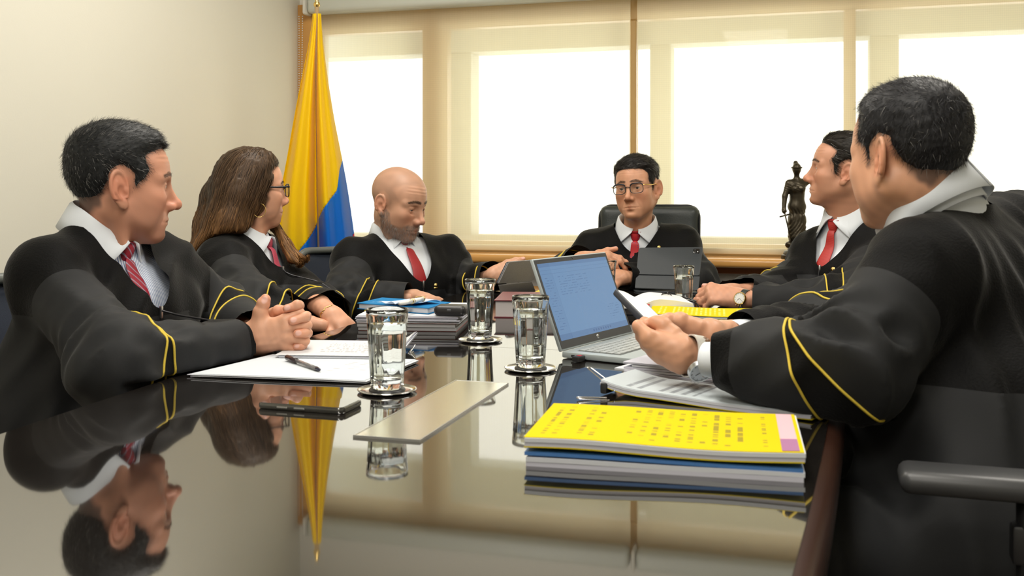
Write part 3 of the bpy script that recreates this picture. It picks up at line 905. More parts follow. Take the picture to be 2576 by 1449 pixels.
def forearm_cones(W, d, t, L=0.10, sc=1.0):
    d = unit(d)
    return [(W + t * 0.010 * sc - d * L, W + t * 0.009 * sc, 0.027 * sc, 0.0195 * sc), (W - t * 0.010 * sc - d * L, W - t * 0.009 * sc, 0.027 * sc, 0.0190 * sc)]
def hand_mesh(parts, skin, h=0.0019):
    """parts: list of (chains, palms, nails); fused only within one hand"""
    skin = np.array(skin); Vs, Qs, Ts, o = [], [], [], 0
    for chains, palms, nails in parts:
        allp = np.array([p for c in chains for p in c[0]] + [q for c in palms for q in c[:2]])
        lo, hi = allp.min(0) - 0.034, allp.max(0) + 0.034
        wv = Waves(4, 0.02)
        def f(p):
            d = None
            for a, b, r1, r2 in palms:
                e = sd_cone(p, a, b, r1, r2); d = e if d is None else smin(d, e, 0.016)
            fd = None
            for pts, rad in chains:
                e = sd_chain(p, pts, rad, 0.004)
                for j in range(1, len(pts) - 1): e = smin(e, sd_sphere(p, np.asarray(pts[j], F32), rad[j] * 1.05), 0.004)
                d = e if d is None else (smin(d, e, 0.0075) if palms else np.minimum(d, e))
            for c, ax, dn, L in nails:
                sd_ = np.cross(ax, dn); Mx = np.stack([unit(ax), unit(sd_), unit(dn)], 1)
                d = smin(d, sd_ell(p, c, (L * 0.75, L * 0.62, L * 0.22), Mx), 0.0012)
            return d + 0.0004 * wv(p)
        V, Q = mesh_sdf(f, lo, hi, h)
        t = np.tile(skin, (len(V), 1)) * (1 + 0.05 * Waves(8, 0.018)(V))[:, None]
        for pts, rad in chains:
            w = np.exp(-(np.linalg.norm(V - pts[-1], axis=1) / 0.016) ** 2) * 0.45
            t = t * (1 - w[:, None]) + (skin * A(1.05, 0.72, 0.66)) * w[:, None]
            for j in range(1, len(pts) - 1):
                w = np.exp(-(np.linalg.norm(V - pts[j], axis=1) / 0.011) ** 2) * 0.30
                t = t * (1 - w[:, None]) + (skin * A(0.98, 0.78, 0.72)) * w[:, None]
        for c, ax, dn, L in nails:
            rel = V - c; sd_ = np.cross(ax, dn)
            w = sstep(1.15, 0.85, np.sqrt((rel @ unit(ax) / (L * 0.78)) ** 2 + (rel @ unit(sd_) / (L * 0.65)) ** 2)) * (rel @ unit(dn) > -0.0015)
            t = t * (1 - 0.65 * w[:, None]) + A(0.72, 0.45, 0.40) * 0.65 * w[:, None]
        Vs.append(V); Qs.append(Q + o); Ts.append(t); o += len(V)
    return np.concatenate(Vs), np.concatenate(Qs), np.concatenate(Ts)

# ------------------------------------------------------------------ people: robe, shirt, tie, legs
def robe_fields(J):
    fw = adir(J['face']); lat = A(-fw[1], fw[0], 0)       # lat: to the wearer's left
    SL, SR, N, P = J['SL'], J['SR'], J['N'], J['P']
    mid = (SL + SR) / 2; axs = np.stack([fw, lat, A(0, 0, 1)], 1)
    sc = J.get('bulk', 1.0)
    chest = mid + A(0, 0, -0.13) + fw * 0.015
    def torso(p):
        d = None
        for s in (1, -1):
            e = sd_cone(p, P + lat * s * 0.085, chest + lat * s * 0.075, 0.130 * sc, 0.120 * sc)
            d = e if d is None else smin(d, e, 0.08)
        d = smin(d, sd_ell(p, mid + A(0, 0, -0.06) + fw * 0.008, (0.108 * sc, 0.185 * sc, 0.105), axs), 0.07)
        d = smin(d, sd_cone(p, SL, SR, 0.056, 0.056), 0.06)
        for S in (SL, SR):
            d = smin(d, sd_cone(p, N + (S - N) * 0.20 - fw * 0.012 + A(0, 0, -0.012), S + A(0, 0, 0.002), J.get('trap_r', 0.042), J.get('sh_r', 0.060)), 0.05)
        d = smin(d, sd_cone(p, N + A(0, 0, -0.06), N + A(0, 0, -0.012 + J.get('root_up', 0.0)) - fw * J.get('root_up', 0.0) * 1.2, J.get('root_r', 0.070) + 0.015, J.get('root_r', 0.070)), 0.035)
        if J.get('belly'): d = smin(d, sd_ell(p, P + fw * 0.07 + A(0, 0, 0.16), (0.11 * J['belly'], 0.15, 0.14), axs), 0.08)
        if J.get('bust'): 
            for s in (1, -1): d = smin(d, sd_ell(p, mid + fw * 0.095 + lat * s * 0.075 + A(0, 0, -0.15), (0.055, 0.065, 0.065)), 0.07)
        return d
    def legs(p):
        d = None
        for s, kn in ((1, J['KL']), (-1, J['KR'])):
            e = sd_cone(p, P + lat * s * 0.09 + A(0, 0, -0.02), kn, 0.118, 0.090)
            e = smin(e, sd_cone(p, kn, kn + A(0, 0, -0.22) - fw * 0.02, 0.092, 0.105), 0.06)
            d = e if d is None else smin(d, e, 0.10)
        return d
    def sleeve(side):
        S, E, W = J['S' + side], J['E' + side], J['W' + side]
        ax = unit(W - E); W2 = W + ax * 0.05
        rs = J.get('rs', (0.068, 0.076, 0.056))
        hang = J.get('hang', 0.03)
        def g(p):
            d = smin(sd_cone(p, S, E, rs[0], rs[1]), sd_cone(p, E, W2, rs[1], rs[2]), 0.045)
            d = smin(d, sd_cone(p, E + A(0, 0, -hang), E + (W2 - E) * 0.6 + A(0, 0, -hang * 0.7), rs[1] * 0.75, rs[2] * 0.8), 0.05)
            return d
        return g
    sl, sr = sleeve('L'), sleeve('R')
    seed = J.get('seed', 1)
    wt = Waves(seed, 0.12, A(0, 0, 1) + 0.5 * fw, 5); wt2 = Waves(seed + 1, 0.16, A(0, 0, 1), 3)
    def dia(side):
        S, E, W = J['S' + side], J['E' + side], J['W' + side]
        u = unit(E - S); v = unit(W - E); c = np.cross(u, v)
        return Waves(seed + (11 if side == 'L' else 23), 0.115, unit(unit(c) * 0.9 + u * 0.45), 6), Waves(seed + (31 if side == 'L' else 43), 0.10, unit(unit(c) * 0.5 + v * 0.9), 6)
    wl, wr = dia('L'), dia('R')
    amp = J.get('folds', 1.5)
    def ridge(x): return 1 - np.sqrt(x * x + 0.12)
    x0, x1 = XC - 0.572 - 0.02, XC + 0.572 + 0.02
    def clip(p, d):
        q = np.maximum(np.maximum(x0 - p[:, 0], p[:, 0] - x1), np.maximum(p[:, 1] - 3.52, np.abs(p[:, 2] - (TZ - 0.048)) - 0.051))
        return smax(d, -q + 0.0, 0.012)
    hi_ = float(max(J['EL'][2], J['ER'][2])) 
    def full(p):
        t = torso(p); l = legs(p); a, b = sl(p), sr(p)
        near_n = sstep(0.10, 0.22, np.linalg.norm(p - N.astype(F32), axis=1))
        base = smin(t, l, 0.07)
        base = base + amp * 0.009 * (0.4 + 0.6 * near_n) * ridge(wt(p)) * -1 + 0.003 * amp * near_n * wt2(p)
        def sl_fold(d, w, side):
            S, E, W = J['S' + side], J['E' + side], J['W' + side]
            up = E - S; tt = np.clip(((p - S.astype(F32)) @ up.astype(F32)) / float(up @ up), 0, 1)
            k = 0.35 + 0.9 * np.exp(-((np.linalg.norm(p - E.astype(F32), axis=1) - 0.03) / 0.12) ** 2)
            return d - amp * 0.0115 * k * ridge(w[0](p)) * (0.4 + 0.6 * tt) - amp * 0.007 * k * ridge(w[1](p)) * tt + amp * 0.004
        a = sl_fold(a, wl, 'L'); b = sl_fold(b, wr, 'R')
        d = smin(base, a, 0.035); d = smin(d, b, 0.035)
        return clip(p, d)
    return dict(full=full, torso=torso, sl=sl, sr=sr, fw=fw, lat=lat, mid=mid, legs=legs, clip=clip)

def main_island(part, rest):
    """keep only the largest connected piece of a cut-out part; give the rest back"""
    V, T = part
    if not len(T): return part, rest
    lab = np.arange(len(V))
    for _ in range(400):
        m = lab[T].min(1); new = lab.copy()
        for k in range(3): np.minimum.at(new, T[:, k], m)
        new = new[new]
        if (new == lab).all(): break
        lab = new
    ids, cnt = np.unique(lab[T[:, 0]], return_counts=True); big = ids[np.argmax(cnt)]
    sel = lab[T[:, 0]] == big
    def compact(V, T):
        u = np.unique(T); mp = np.zeros(len(V), np.int64); mp[u] = np.arange(len(u)); return V[u], mp[T].astype(np.int32)
    A_ = compact(V, T[sel])
    if sel.all(): return A_, rest
    B_ = compact(V, T[~sel])
    return A_, (np.concatenate([rest[0], B_[0]]), np.concatenate([rest[1], B_[1] + len(rest[0])]).astype(np.int32))
def build_robe(person, J, h=0.0065):
    R = robe_fields(J); fw, lat = R['fw'], R['lat']; N = J['N']
    pts = np.array([J[k] for k in ('SL', 'SR', 'EL', 'ER', 'WL', 'WR', 'N', 'P', 'KL', 'KR')] + [J['KL'] + A(0, 0, -.25), J['KR'] + A(0, 0, -.25)])
    lo, hi = pts.min(0) - 0.19, pts.max(0) + 0.19
    lo[2] = max(lo[2], 0.10)
    V, Q = mesh_sdf(R['full'], lo, hi, h)
    T = tris(Q)
    def local(V): r = V - N; return r @ fw, r @ lat, r[:, 2]
    # neck opening
    na, nf = J.get('neck_w', 0.078), J.get('neck_drop', 0.125)
    def neck_s(V):
        x, y, z = local(V); fr = sstep(-0.03, 0.05, x); bz_ = J.get('back_z', -0.012)
        zedge = bz_ + (-nf - bz_) * fr
        ww = na * np.where(z < 0, np.sqrt(np.clip(1 + z / nf, 0, 1)) ** J.get('vee', 1.1), 1.0)
        ww = na + (ww - na) * fr
        s = np.minimum(ww - np.abs(y), z - zedge)
        return np.where(np.sqrt(x * x + y * y + z * z) < 0.26, s, -1.0)
    _, (V, T) = split_mesh(V, T, neck_s(V))
    # sleeve ends
    def cut_s(V, side):
        E, W = J['E' + side], J['W' + side]; ax = unit(W - E + A(*J.get('cuff_tilt' + side, (0, 0, 0))))
        s = (V - W) @ ax
        return np.where(np.linalg.norm(V - W, axis=1) < 0.16, s, -1.0)
    for side in 'LR': _, (V, T) = split_mesh(V, T, cut_s(V, side))
    robe = None
    parts = []
    def in_sleeve(V, side):
        o = 'sr' if side == 'L' else 'sl'; g = R['sl' if side == 'L' else 'sr']
        p = V.astype(F32); return np.minimum(R['torso'](p), R[o](p)) - g(p)
    # yoke
    x, y, z = local(V); p = V.astype(F32)
    yd = J.get('yoke_drop', 0.205)
    s = np.minimum(z + yd + 0.02 * np.sin(y * 9), np.minimum(R['sl'](p), R['sr'](p)) - R['torso'](p) - J.get('yoke_in', -0.030))
    s = np.where(np.abs(y) < 0.10, np.minimum(z + yd, 0.1), s) if J.get('yoke_front', True) else s
    (Va, Ta), (V, T) = split_mesh(V, T, s)
    parts.append(('yoke', Va, Ta, M['velvet']))
    for side in 'LR':
        E, W, S = J['E' + side], J['W' + side], J['S' + side]
        ax = unit(W - E)
        # velvet cuff
        cw = J.get('cuff', 0.035)
        s = np.minimum((V - (W - ax * cw)) @ ax, 0.15 - np.linalg.norm(V - W, axis=1))
        if cw > 0 and (s > 0).any():
            (Va, Ta), (V, T) = main_island(*split_mesh(V, T, s)); parts.append(('cuff', Va, Ta, M['velvet']))
        b = J.get('band' + side)
        if b:
            c, axis, hw = b['c'], unit(b['axis']), b['hw']
            flare = b.get('flare', 0.0); up = unit(A(0, 0, 1) - axis * axis[2])
            def bs(V): 
                r = V - c; k = hw + flare * (-(r @ up)); 
                return np.minimum(k - np.abs(r @ axis), 0.24 - np.linalg.norm(r, axis=1))
            s = np.minimum(bs(V), 0.02 + in_sleeve(V, side))
            (Va, Ta), (V, T) = main_island(*split_mesh(V, T, s)); parts.append(('sleeve_band', Va, Ta, M['velvet']))
            for e in (1, -1):
                ax2 = unit(axis + up * (flare * e)); cc = c + axis * hw * e
                ring = ring_on(R['full'], cc, ax2, 64, 0.2)
                ring = (np.roll(ring, 1, 0) + 2 * ring + np.roll(ring, -1, 0)) / 4
                dirv = ring - cc; ring = ring + dirv / np.maximum(np.linalg.norm(dirv, axis=1, keepdims=True), 1e-6) * 0.0012
                parts.append(('gold_piping', ring, None, None))
    robe = mesh_obj('robe', V, T, M['robe'], person)
    for nm, Va, Ta, mt in parts:
        if Ta is None: tube_obj('gold_piping', Va, J.get('pipe_r', 0.0022), M['gold_cord'], robe, 6, True)
        elif len(Ta): mesh_obj(nm, Va, Ta, mt, robe)
    # zip down the front
    zz = np.linspace(-nf + 0.004, -nf - J.get('zip_len', 0.20), 26); zp = []
    for z_ in zz:
        q = march(R['full'], N + A(0, 0, z_) - fw * 0.02, fw, 0, 0.35)
        if q is not None: zp.append(q + fw * 0.001)
    if len(zp) > 3 and J.get('zip', True):
        zp = np.array(zp); zp[1:-1] = (zp[:-2] + zp[1:-1] * 2 + zp[2:]) / 4
        tube_obj('zipper', zp, 0.0022, M['zip'], robe, 6)
        q = zp[0]; box('zipper_pull', q + fw * 0.003 + A(0, 0, -0.012), (0.006, 0.006, 0.026), M['silver'], robe, bevel=0.0015)
    if J.get('pin'):
        a, b = J['pin']; q = march(R['full'], N + lat * a + A(0, 0, b), fw, 0, 0.35)
        if q is not None:
            g = grad(R['full'], np.array([q]))[0]; mm = frame_mat(q, A(0, 0, 1), g)
            Vp, Fp = lathe([(0.0001, 0.004), (0.004, 0.0038), (0.0075, 0.002), (0.008, 0.0), (0.007, -0.001)], 14)
            Vp2, Fp2 = lathe([(0.0001, 0.0055), (0.003, 0.005), (0.0035, 0.003)], 10)
            Vb = np.array([(x * .5 - 0.009, y * 1.1, z * .7) for x, y, z in Vp])
            VV, FF = join_geo([(Vp, Fp), (Vp2, Fp2), (Vb, Fp)])
            mesh_obj('lapel_pin', xf(mm, VV), FF, M['gold'], robe)
    return robe, R
M['zip'] = pmat('zip_teeth', (0.045, 0.045, 0.05), 0.35, metal=0.6)

def build_shirt(person, J, R, head_c, cuffs=()):
    """white shirt front, folded collar, tie"""
    fw, lat, N = R['fw'], R['lat'], J.get('NC', J['N'] + A(0, 0, 0.008)); mid = R['mid']
    ax = unit(head_c - N) if 'neck_ax' not in J else unit(J['neck_ax'])
    def f(p):
        d = sd_cone(p, J.get('shirt_low', N - ax * 0.08), N, 0.074, J.get('collar_r', 0.064) + 0.001)
        d = smin(d, R['torso'](p) + J.get('shirt_in', 0.012), 0.02)
        return d
    V, Q = mesh_sdf(f, N + A(-0.17, -0.17, -0.24), N + A(0.17, 0.17, 0.05), 0.0065)
    T = tris(Q)
    keep = (V - N) @ ax + 0.25 * (V - N) @ unit(fw - ax * np.dot(fw, ax))
    rad_ = (V - N) - np.outer((V - N) @ ax, ax); keep = np.where(norm3(rad_) > J.get('collar_r', 0.064) + 0.012, -1.0, keep)
    (V, T), _ = split_mesh(V, T, 0.004 - keep)
    # rings open; keep the upper chest only
    (V, T), _ = split_mesh(V, T, V[:, 2] - (N[2] - 0.215))
    shirt = mesh_obj('shirt', V, T, J.get('shirt_mat', M['shirt']), person)
    # collar
    fx = unit(fw - ax * np.dot(fw, ax)) if 'collar_dir' not in J else unit(J['collar_dir'] - ax * np.dot(J['collar_dir'], ax))
    lx = np.cross(ax, fx)
    r0 = J.get('collar_r', 0.064); hb = J.get('collar_h', 0.042)
    for sgn in (1, -1):
        rows = []
        phs = np.sort(np.append(np.linspace(math.radians(8), math.pi + 0.02, 38), J.get('tip_ph', 0.62)))
        lw = J.get('leaf', 0.040); tipl = J.get('tip', 0.030)
        for ph in phs:
            rad = (fx * math.cos(ph) + lx * sgn * math.sin(ph))
            front = float(sstep(1.7, 0.15, ph))
            top = hb * 0.55 - 0.026 * front
            t0, t1 = math.radians(8), J.get('tip_ph', 0.62)
            tp = (ph - t0) / (t1 - t0) if ph < t1 else max(0.0, 1 - (ph - t1) / 0.75)
            low = top - (0.004 + (lw * 0.85 + tipl - 0.004) * tp) if ph < t1 else top - lw * (0.85 + 0.15 * (1 - front)) - tipl * tp
            fl = 0.010 + 0.012 * front + 0.012 * tp
            rr = r0
            rows.append([N + ax * (top - J.get('stand', 0.050)) + rad * (rr + 0.001), N + ax * (top - 0.002) + rad * rr, N + ax * (top + 0.0015) + rad * (rr + 0.003), N + ax * (top - 0.003) + rad * (rr + 0.0065),
                         N + ax * (top * 0.5 + low * 0.5) + rad * (rr + 0.006 + fl * 0.5), N + ax * low + rad * (rr + 0.006 + fl) + lx * sgn * 0.010 * tp])
        k = len(rows[0]); V = [q for r in rows for q in r]
        Fq = [(i * k + j, i * k + j + 1, (i + 1) * k + j + 1, (i + 1) * k + j) for i in range(len(rows) - 1) for j in range(k - 1)]
        o = mesh_obj('collar_leaf', V, Fq, M['shirt'], shirt, sharp=60)
        md = o.modifiers.new('thick', 'SOLIDIFY'); md.thickness = 0.0022
    # tie
    if J.get('tie'):
        q0 = N + ax * (hb * 0.55 - 0.032) + fx * (r0 + 0.010)
        dn = unit(-ax + fx * 0.15)
        def sec(c, w, t, out):
            s = np.cross(dn, out)
            return [c + s * w * a + out * t * b for a, b in ((-1, 0), (-0.8, 0.75), (-0.3, 1), (0.3, 1), (0.8, 0.75), (1, 0), (0.6, -0.6), (-0.6, -0.6))]
        secs = [sec(q0 + dn * 0.000, 0.021, 0.010, fx), sec(q0 + dn * 0.012, 0.021, 0.014, fx), sec(q0 + dn * 0.034, 0.0145, 0.012, fx), sec(q0 + dn * 0.040, 0.0125, 0.008, fx)]
        V = [q for s in secs for q in s]; Fq = [(i * 8 + j, i * 8 + (j + 1) % 8, (i + 1) * 8 + (j + 1) % 8, (i + 1) * 8 + j) for i in range(3) for j in range(8)] + [tuple(range(8))]
        tie = thing_part('tie', person)
        kn = mesh_obj('knot', V, Fq, J['tie'], tie); md2 = kn.modifiers.new('sub', 'SUBSURF'); md2.levels = 1; md2.render_levels = 1
        secs = []; O_ = N - ax * 0.10 - fx * 0.01; path = []
        for an in np.linspace(1.15, -0.95, 60):
            g = march(f, O_, fx * math.cos(an) + ax * math.sin(an), 0, 0.3)
            if g is not None and np.dot(g - (q0 + dn * 0.034), dn) > -0.002: path.append(g)
        path = np.array(path); path = np.concatenate([[q0 + dn * 0.030], path + grad(f, path, 0.006) * 0.0055])
        ln = np.concatenate([[0], np.cumsum(np.linalg.norm(np.diff(path, axis=0), axis=1))])
        for i in range(14):
            tt = min(ln[-1], 0.20) * i / 13; c = A(*[np.interp(tt, ln, path[:, k]) for k in range(3)]); c2 = A(*[np.interp(tt + 0.006, ln, path[:, k]) for k in range(3)])
            dn = unit(c2 - c) if np.linalg.norm(c2 - c) > 1e-5 else dn
            sl_ = unit(np.cross(dn, fx)); out_ = unit(np.cross(sl_, dn))
            secs.append(sec(c + out_ * 0.003, 0.0125 + 0.022 * (i / 13), 0.0035, out_))
        k = len(secs); V = [q for s in secs for q in s]; Fq = [(i * 8 + j, i * 8 + (j + 1) % 8, (i + 1) * 8 + (j + 1) % 8, (i + 1) * 8 + j) for i in range(k - 1) for j in range(8)]
        b = mesh_obj('blade', V, Fq, J['tie'], tie); md2 = b.modifiers.new('sub', 'SUBSURF'); md2.levels = 1; md2.render_levels = 1
    for side, L, r in cuffs:
        E, W = J['E' + side], J['W' + side]; d = unit(W - E); t1 = unit(np.cross(d, A(0, 0, 1))); t2 = np.cross(t1, d)
        rows = []
        for s_, rr in ((-0.05, r * 1.02), (0.0, r), (L * 0.5, r * 0.97), (L, r * 0.96), (L + 0.001, r * 0.90), (L * 0.5, r * 0.88)):
            rows.append([W + d * s_ + (t1 * math.cos(a) + t2 * math.sin(a) * 0.82) * rr for a in np.linspace(0, 2 * math.pi, 24, endpoint=False)])
        V = [q for r_ in rows for q in r_]; Fq = [(i * 24 + j, i * 24 + (j + 1) % 24, (i + 1) * 24 + (j + 1) % 24, (i + 1) * 24 + j) for i in range(len(rows) - 1) for j in range(24)]
        mesh_obj('shirt_cuff', V, Fq, M['shirt'], shirt)
    return shirt
def thing_part(name, parent):
    o = bpy.data.objects.new(name, None); o.empty_display_size = 0.02; col.objects.link(o); o.parent = parent; return o

def build_legs(person, J, R):
    """trouser legs and shoes below the robe"""
    fw, lat = R['fw'], R['lat']
    for k in ('KL', 'KR'):
        kn = J[k]; an = A(kn[0], kn[1], 0.09) - fw * 0.03
        V, Fq = tube(catmull([kn + A(0, 0, -0.05), (kn + an) / 2 + fw * 0.004, an, an + A(0, 0, -0.03)], 4), [0.062] * 4 + [0.058] * 4 + [0.054] * 5, 14)
        mesh_obj('trouser_leg', V, Fq, M['trousers'], person)
        c = an - A(0, 0, an[2])
        def f(p):
            d = sd_cone(p, c + A(0, 0, 0.045) - fw * 0.02, c + fw * 0.15 + A(0, 0, 0.03), 0.042, 0.030)
            d = smin(d, sd_cone(p, c + A(0, 0, 0.05), c + A(0, 0, 0.10), 0.042, 0.042), 0.03)
            return smax(d, 0.001 - p[:, 2], 0.008)
        V, Q = mesh_sdf(f, c + A(-0.24, -0.24, -0.01), c + A(0.24, 0.24, 0.16), 0.009)
        mesh_obj('shoe', V, Q, M['shoe'], person)

def head_frame(c, yaw, pitch=0, roll=0, scale=1.0):
    y, p, r = map(math.radians, (yaw, pitch, roll))
    x = A(math.cos(p) * math.cos(y), math.cos(p) * math.sin(y), math.sin(p))
    left = A(-math.sin(y), math.cos(y), 0); z = np.cross(x, left)
    left, z = left * math.cos(r) + z * math.sin(r), z * math.cos(r) - left * math.sin(r)
    m = np.eye(4); m[:3, 0] = x * scale; m[:3, 1] = left * scale; m[:3, 2] = z * scale; m[:3, 3] = c
    return m
def make_person(label, J, H, hands, group='judges in black robes around the table', cuffs=()):
    root = thing('person', label, 'person', group)
    m = head_frame(*J['head'])
    inv = np.linalg.inv(m); N = J.get('NC', J['N'])
    H['neck'] = tuple(inv[:3, :3] @ (N - A(0, 0, 0.025)) + inv[:3, 3])
    W, Q, t = build_head(root, H, m)
    parts = [(W, Q, t)]
    if hands: parts.append(hand_mesh(hands, H.get('hand_skin', H['skin']), J.get('hand_res', 0.0021)))
    robe, R = build_robe(root, J, J.get('robe_res', 0.0085))
    # trunk and arms under the clothes, so the body is whole
    def inner(p):
        d = R['torso'](p) + 0.035
        for s in 'LR':
            S, E, Wr = J['S' + s], J['E' + s], J['W' + s]
            d = smin(d, sd_cone(p, S, E, 0.045, 0.038), 0.02); d = smin(d, sd_cone(p, E, Wr, 0.037, 0.024), 0.01)
        d = smin(d, R['legs'](p) + 0.035, 0.02)
        return R['clip'](p, d) + 0.004
    pts = np.array([J[k] for k in ('SL', 'SR', 'EL', 'ER', 'WL', 'WR', 'P', 'KL', 'KR')])
    Vi, Qi = mesh_sdf(inner, pts.min(0) - 0.16, pts.max(0) + 0.16, 0.018)
    parts.append((Vi, Qi, np.tile(np.array(H['skin']), (len(Vi), 1))))
    o = 0; VV, QQ, TT = [], [], []
    for v, q, tt in parts: VV.append(v); QQ.append(q + o); TT.append(tt); o += len(v)
    mesh_obj('body', np.concatenate(VV), np.concatenate(QQ).astype(np.int32), M['skin'], root, attrs={'tint': np.concatenate(TT).clip(0, 1)})
    build_shirt(root, J, R, J['head'][0], cuffs)
    build_legs(root, J, R)
    return root, R, m
# ------------------------------------------------------------------ the six people
def flow_strands(f, roots, flow, steps, step, width, rs, lift=0.001, wob=0.25, taper=0.8):
    """ribbons that creep along the surface of f following flow(p)"""
    p = roots.astype(F32); n = len(p); path = [p.copy()]; nr = []
    wdir = rs.normal(size=(n, 3)) * wob; ln = rs.uniform(0.55, 1.2, n)[:, None]
    off = lift * rs.uniform(0.1, 1.6, n)[:, None]
    for k in range(steps):
        g = grad(f, p, 0.004); nr.append(g)
        v = flow(p) + wdir; v = v - g * np.sum(v * g, 1)[:, None]; v /= np.maximum(np.linalg.norm(v, axis=1, keepdims=True), 1e-6)
        p = (p + v * step * ln).astype(F32); p = (p - g * (f(p)[:, None] - off)).astype(F32); path.append(p.copy())
    nr.append(nr[-1]); path = np.array(path); nr = np.array(nr)
    tan = np.gradient(path, axis=0); side = np.cross(tan, nr); side /= np.maximum(np.linalg.norm(side, axis=2, keepdims=True), 1e-9)
    w = width * (1 - taper * np.linspace(0, 1, steps + 1) ** 2)[:, None, None]
    V = np.stack([path - side * w / 2, path + side * w / 2], 2)          # steps+1, n, 2, 3
    V = V.transpose(1, 0, 2, 3).reshape(-1, 3); m = 2 * (steps + 1); b = (np.arange(n) * m)[:, None]
    Q = np.concatenate([b + np.array([[2 * k, 2 * k + 1, 2 * k + 3, 2 * k + 2]]) for k in range(steps)])
    return V, Q.astype(np.int32), m
def finish(J, lean=0.10, pz=0.56, knee=0.42):
    v = J['SL'] - J['SR']; J.setdefault('face', math.degrees(math.atan2(v[1], v[0])) - 90)
    fw = adir(J['face']); lat = A(-fw[1], fw[0], 0); mid = (J['SL'] + J['SR']) / 2
    J.setdefault('P', A(mid[0], mid[1], pz) - fw * lean)
    J.setdefault('KL', A(J['P'][0], J['P'][1], 0.52) + fw * knee + lat * 0.11)
    J.setdefault('KR', A(J['P'][0], J['P'][1], 0.52) + fw * knee - lat * 0.11)
    return J
def tie_mat(name, base, kind=None, c2=(0.5, 0.5, 0.5)):
    m, n, l, b = new_mat(name)
    b.inputs['Roughness'].default_value = 0.5
    tc = n.new('ShaderNodeTexCoord'); mp = n.new('ShaderNodeMapping'); l.new(tc.outputs['Object'], mp.inputs['Vector'])
    mx = n.new('ShaderNodeMix'); mx.data_type = 'RGBA'; mx.inputs['A'].default_value = (*base, 1); mx.inputs['B'].default_value = (*c2, 1)
    def bands(vec, freq):
        dt = n.new('ShaderNodeVectorMath'); dt.operation = 'DOT_PRODUCT'; l.new(tc.outputs['Object'], dt.inputs[0]); dt.inputs[1].default_value = vec
        k = n.new('ShaderNodeMath'); k.operation = 'MULTIPLY'; l.new(dt.outputs['Value'], k.inputs[0]); k.inputs[1].default_value = freq
        fr = n.new('ShaderNodeMath'); fr.operation = 'FRACT'; l.new(k.outputs[0], fr.inputs[0]); return fr.outputs[0]
    if kind == 'stripe':
        r = n.new('ShaderNodeMath'); r.operation = 'GREATER_THAN'; r.inputs[1].default_value = 0.80; l.new(bands((0.1, 0.75, 0.62), 80), r.inputs[0]); l.new(r.outputs[0], mx.inputs['Factor'])
    elif kind == 'dot':
        v = n.new('ShaderNodeTexVoronoi'); v.inputs['Scale'].default_value = 120; v.inputs['Randomness'].default_value = 0.2; l.new(mp.outputs[0], v.inputs['Vector'])
        r = n.new('ShaderNodeMath'); r.operation = 'LESS_THAN'; r.inputs[1].default_value = 0.22; l.new(v.outputs['Distance'], r.inputs[0]); l.new(r.outputs[0], mx.inputs['Factor'])
    elif kind == 'rib':
        l.new(bands((0.5, 0.5, 0.7), 260), mx.inputs['Factor'])
    else: mx.inputs['Factor'].default_value = 0
    l.new(mx.outputs['Result'], b.inputs['Base Color'])
    return m
def stripe_shirt():
    m, n, l, b = new_mat('blue_striped_shirt'); b.inputs['Roughness'].default_value = 0.75
    tc = n.new('ShaderNodeTexCoord'); w = n.new('ShaderNodeTexWave'); w.bands_direction = 'Y'; w.inputs['Scale'].default_value = 62
    l.new(tc.outputs['Object'], w.inputs['Vector'])
    mx = n.new('ShaderNodeMix'); mx.data_type = 'RGBA'; mx.inputs['A'].default_value = (0.74, 0.78, 0.86, 1); mx.inputs['B'].default_value = (0.16, 0.22, 0.42, 1)
    r = n.new('ShaderNodeMath'); r.operation = 'GREATER_THAN'; r.inputs[1].default_value = 0.7; l.new(w.outputs['Fac'], r.inputs[0]); l.new(r.outputs[0], mx.inputs['Factor'])
    l.new(mx.outputs['Result'], b.inputs['Base Color']); return m

# --- man at the near left, hands clasped
J = dict(head=(px(305, 462, 2.12), 45, -3, 0, 1.03), N=px(258, 578, 2.125), SR=px(122, 696, 1.98), SL=px(408, 668, 2.29), ER=px(305, 925, 1.81), WR=px(628, 856, 2.05),
         EL=px(548, 800, 2.42), WL=px(660, 842, 2.16), tie=tie_mat('wine_striped_tie', (0.30, 0.010, 0.030), 'stripe', (0.30, 0.24, 0.32)), shirt_mat=stripe_shirt(),
         robe_res=0.0072, hand_res=0.0016, seed=3, belly=0.9, bulk=1.04, neck_drop=0.160, neck_w=0.078, yoke_drop=0.175, neck_ax=adir(12) * 0.36 + A(0, 0, 0.93), shirt_low=px(272, 690, 2.15), shirt_in=0.026, rs=(0.068, 0.074, 0.043), hang=0.025, collar_r=0.068, leaf=0.056, tip=0.048, collar_h=0.05)
J['bandR'] = dict(c=px(368, 912, 1.845), axis=unit(J['WR'] - J['ER']) - A(0, 0, 0.10), hw=0.014, flare=0.16)
J['bandL'] = dict(c=px(585, 818, 2.32), axis=V_RIGHT * 0.85 - V_FWD * 0.45 + V_UP * 0.1, hw=0.020)
finish(J, 0.12)
cd = 2.065
def hp(x, y, w): return px(x, y, cd - w)
pxm = cd / F_PX
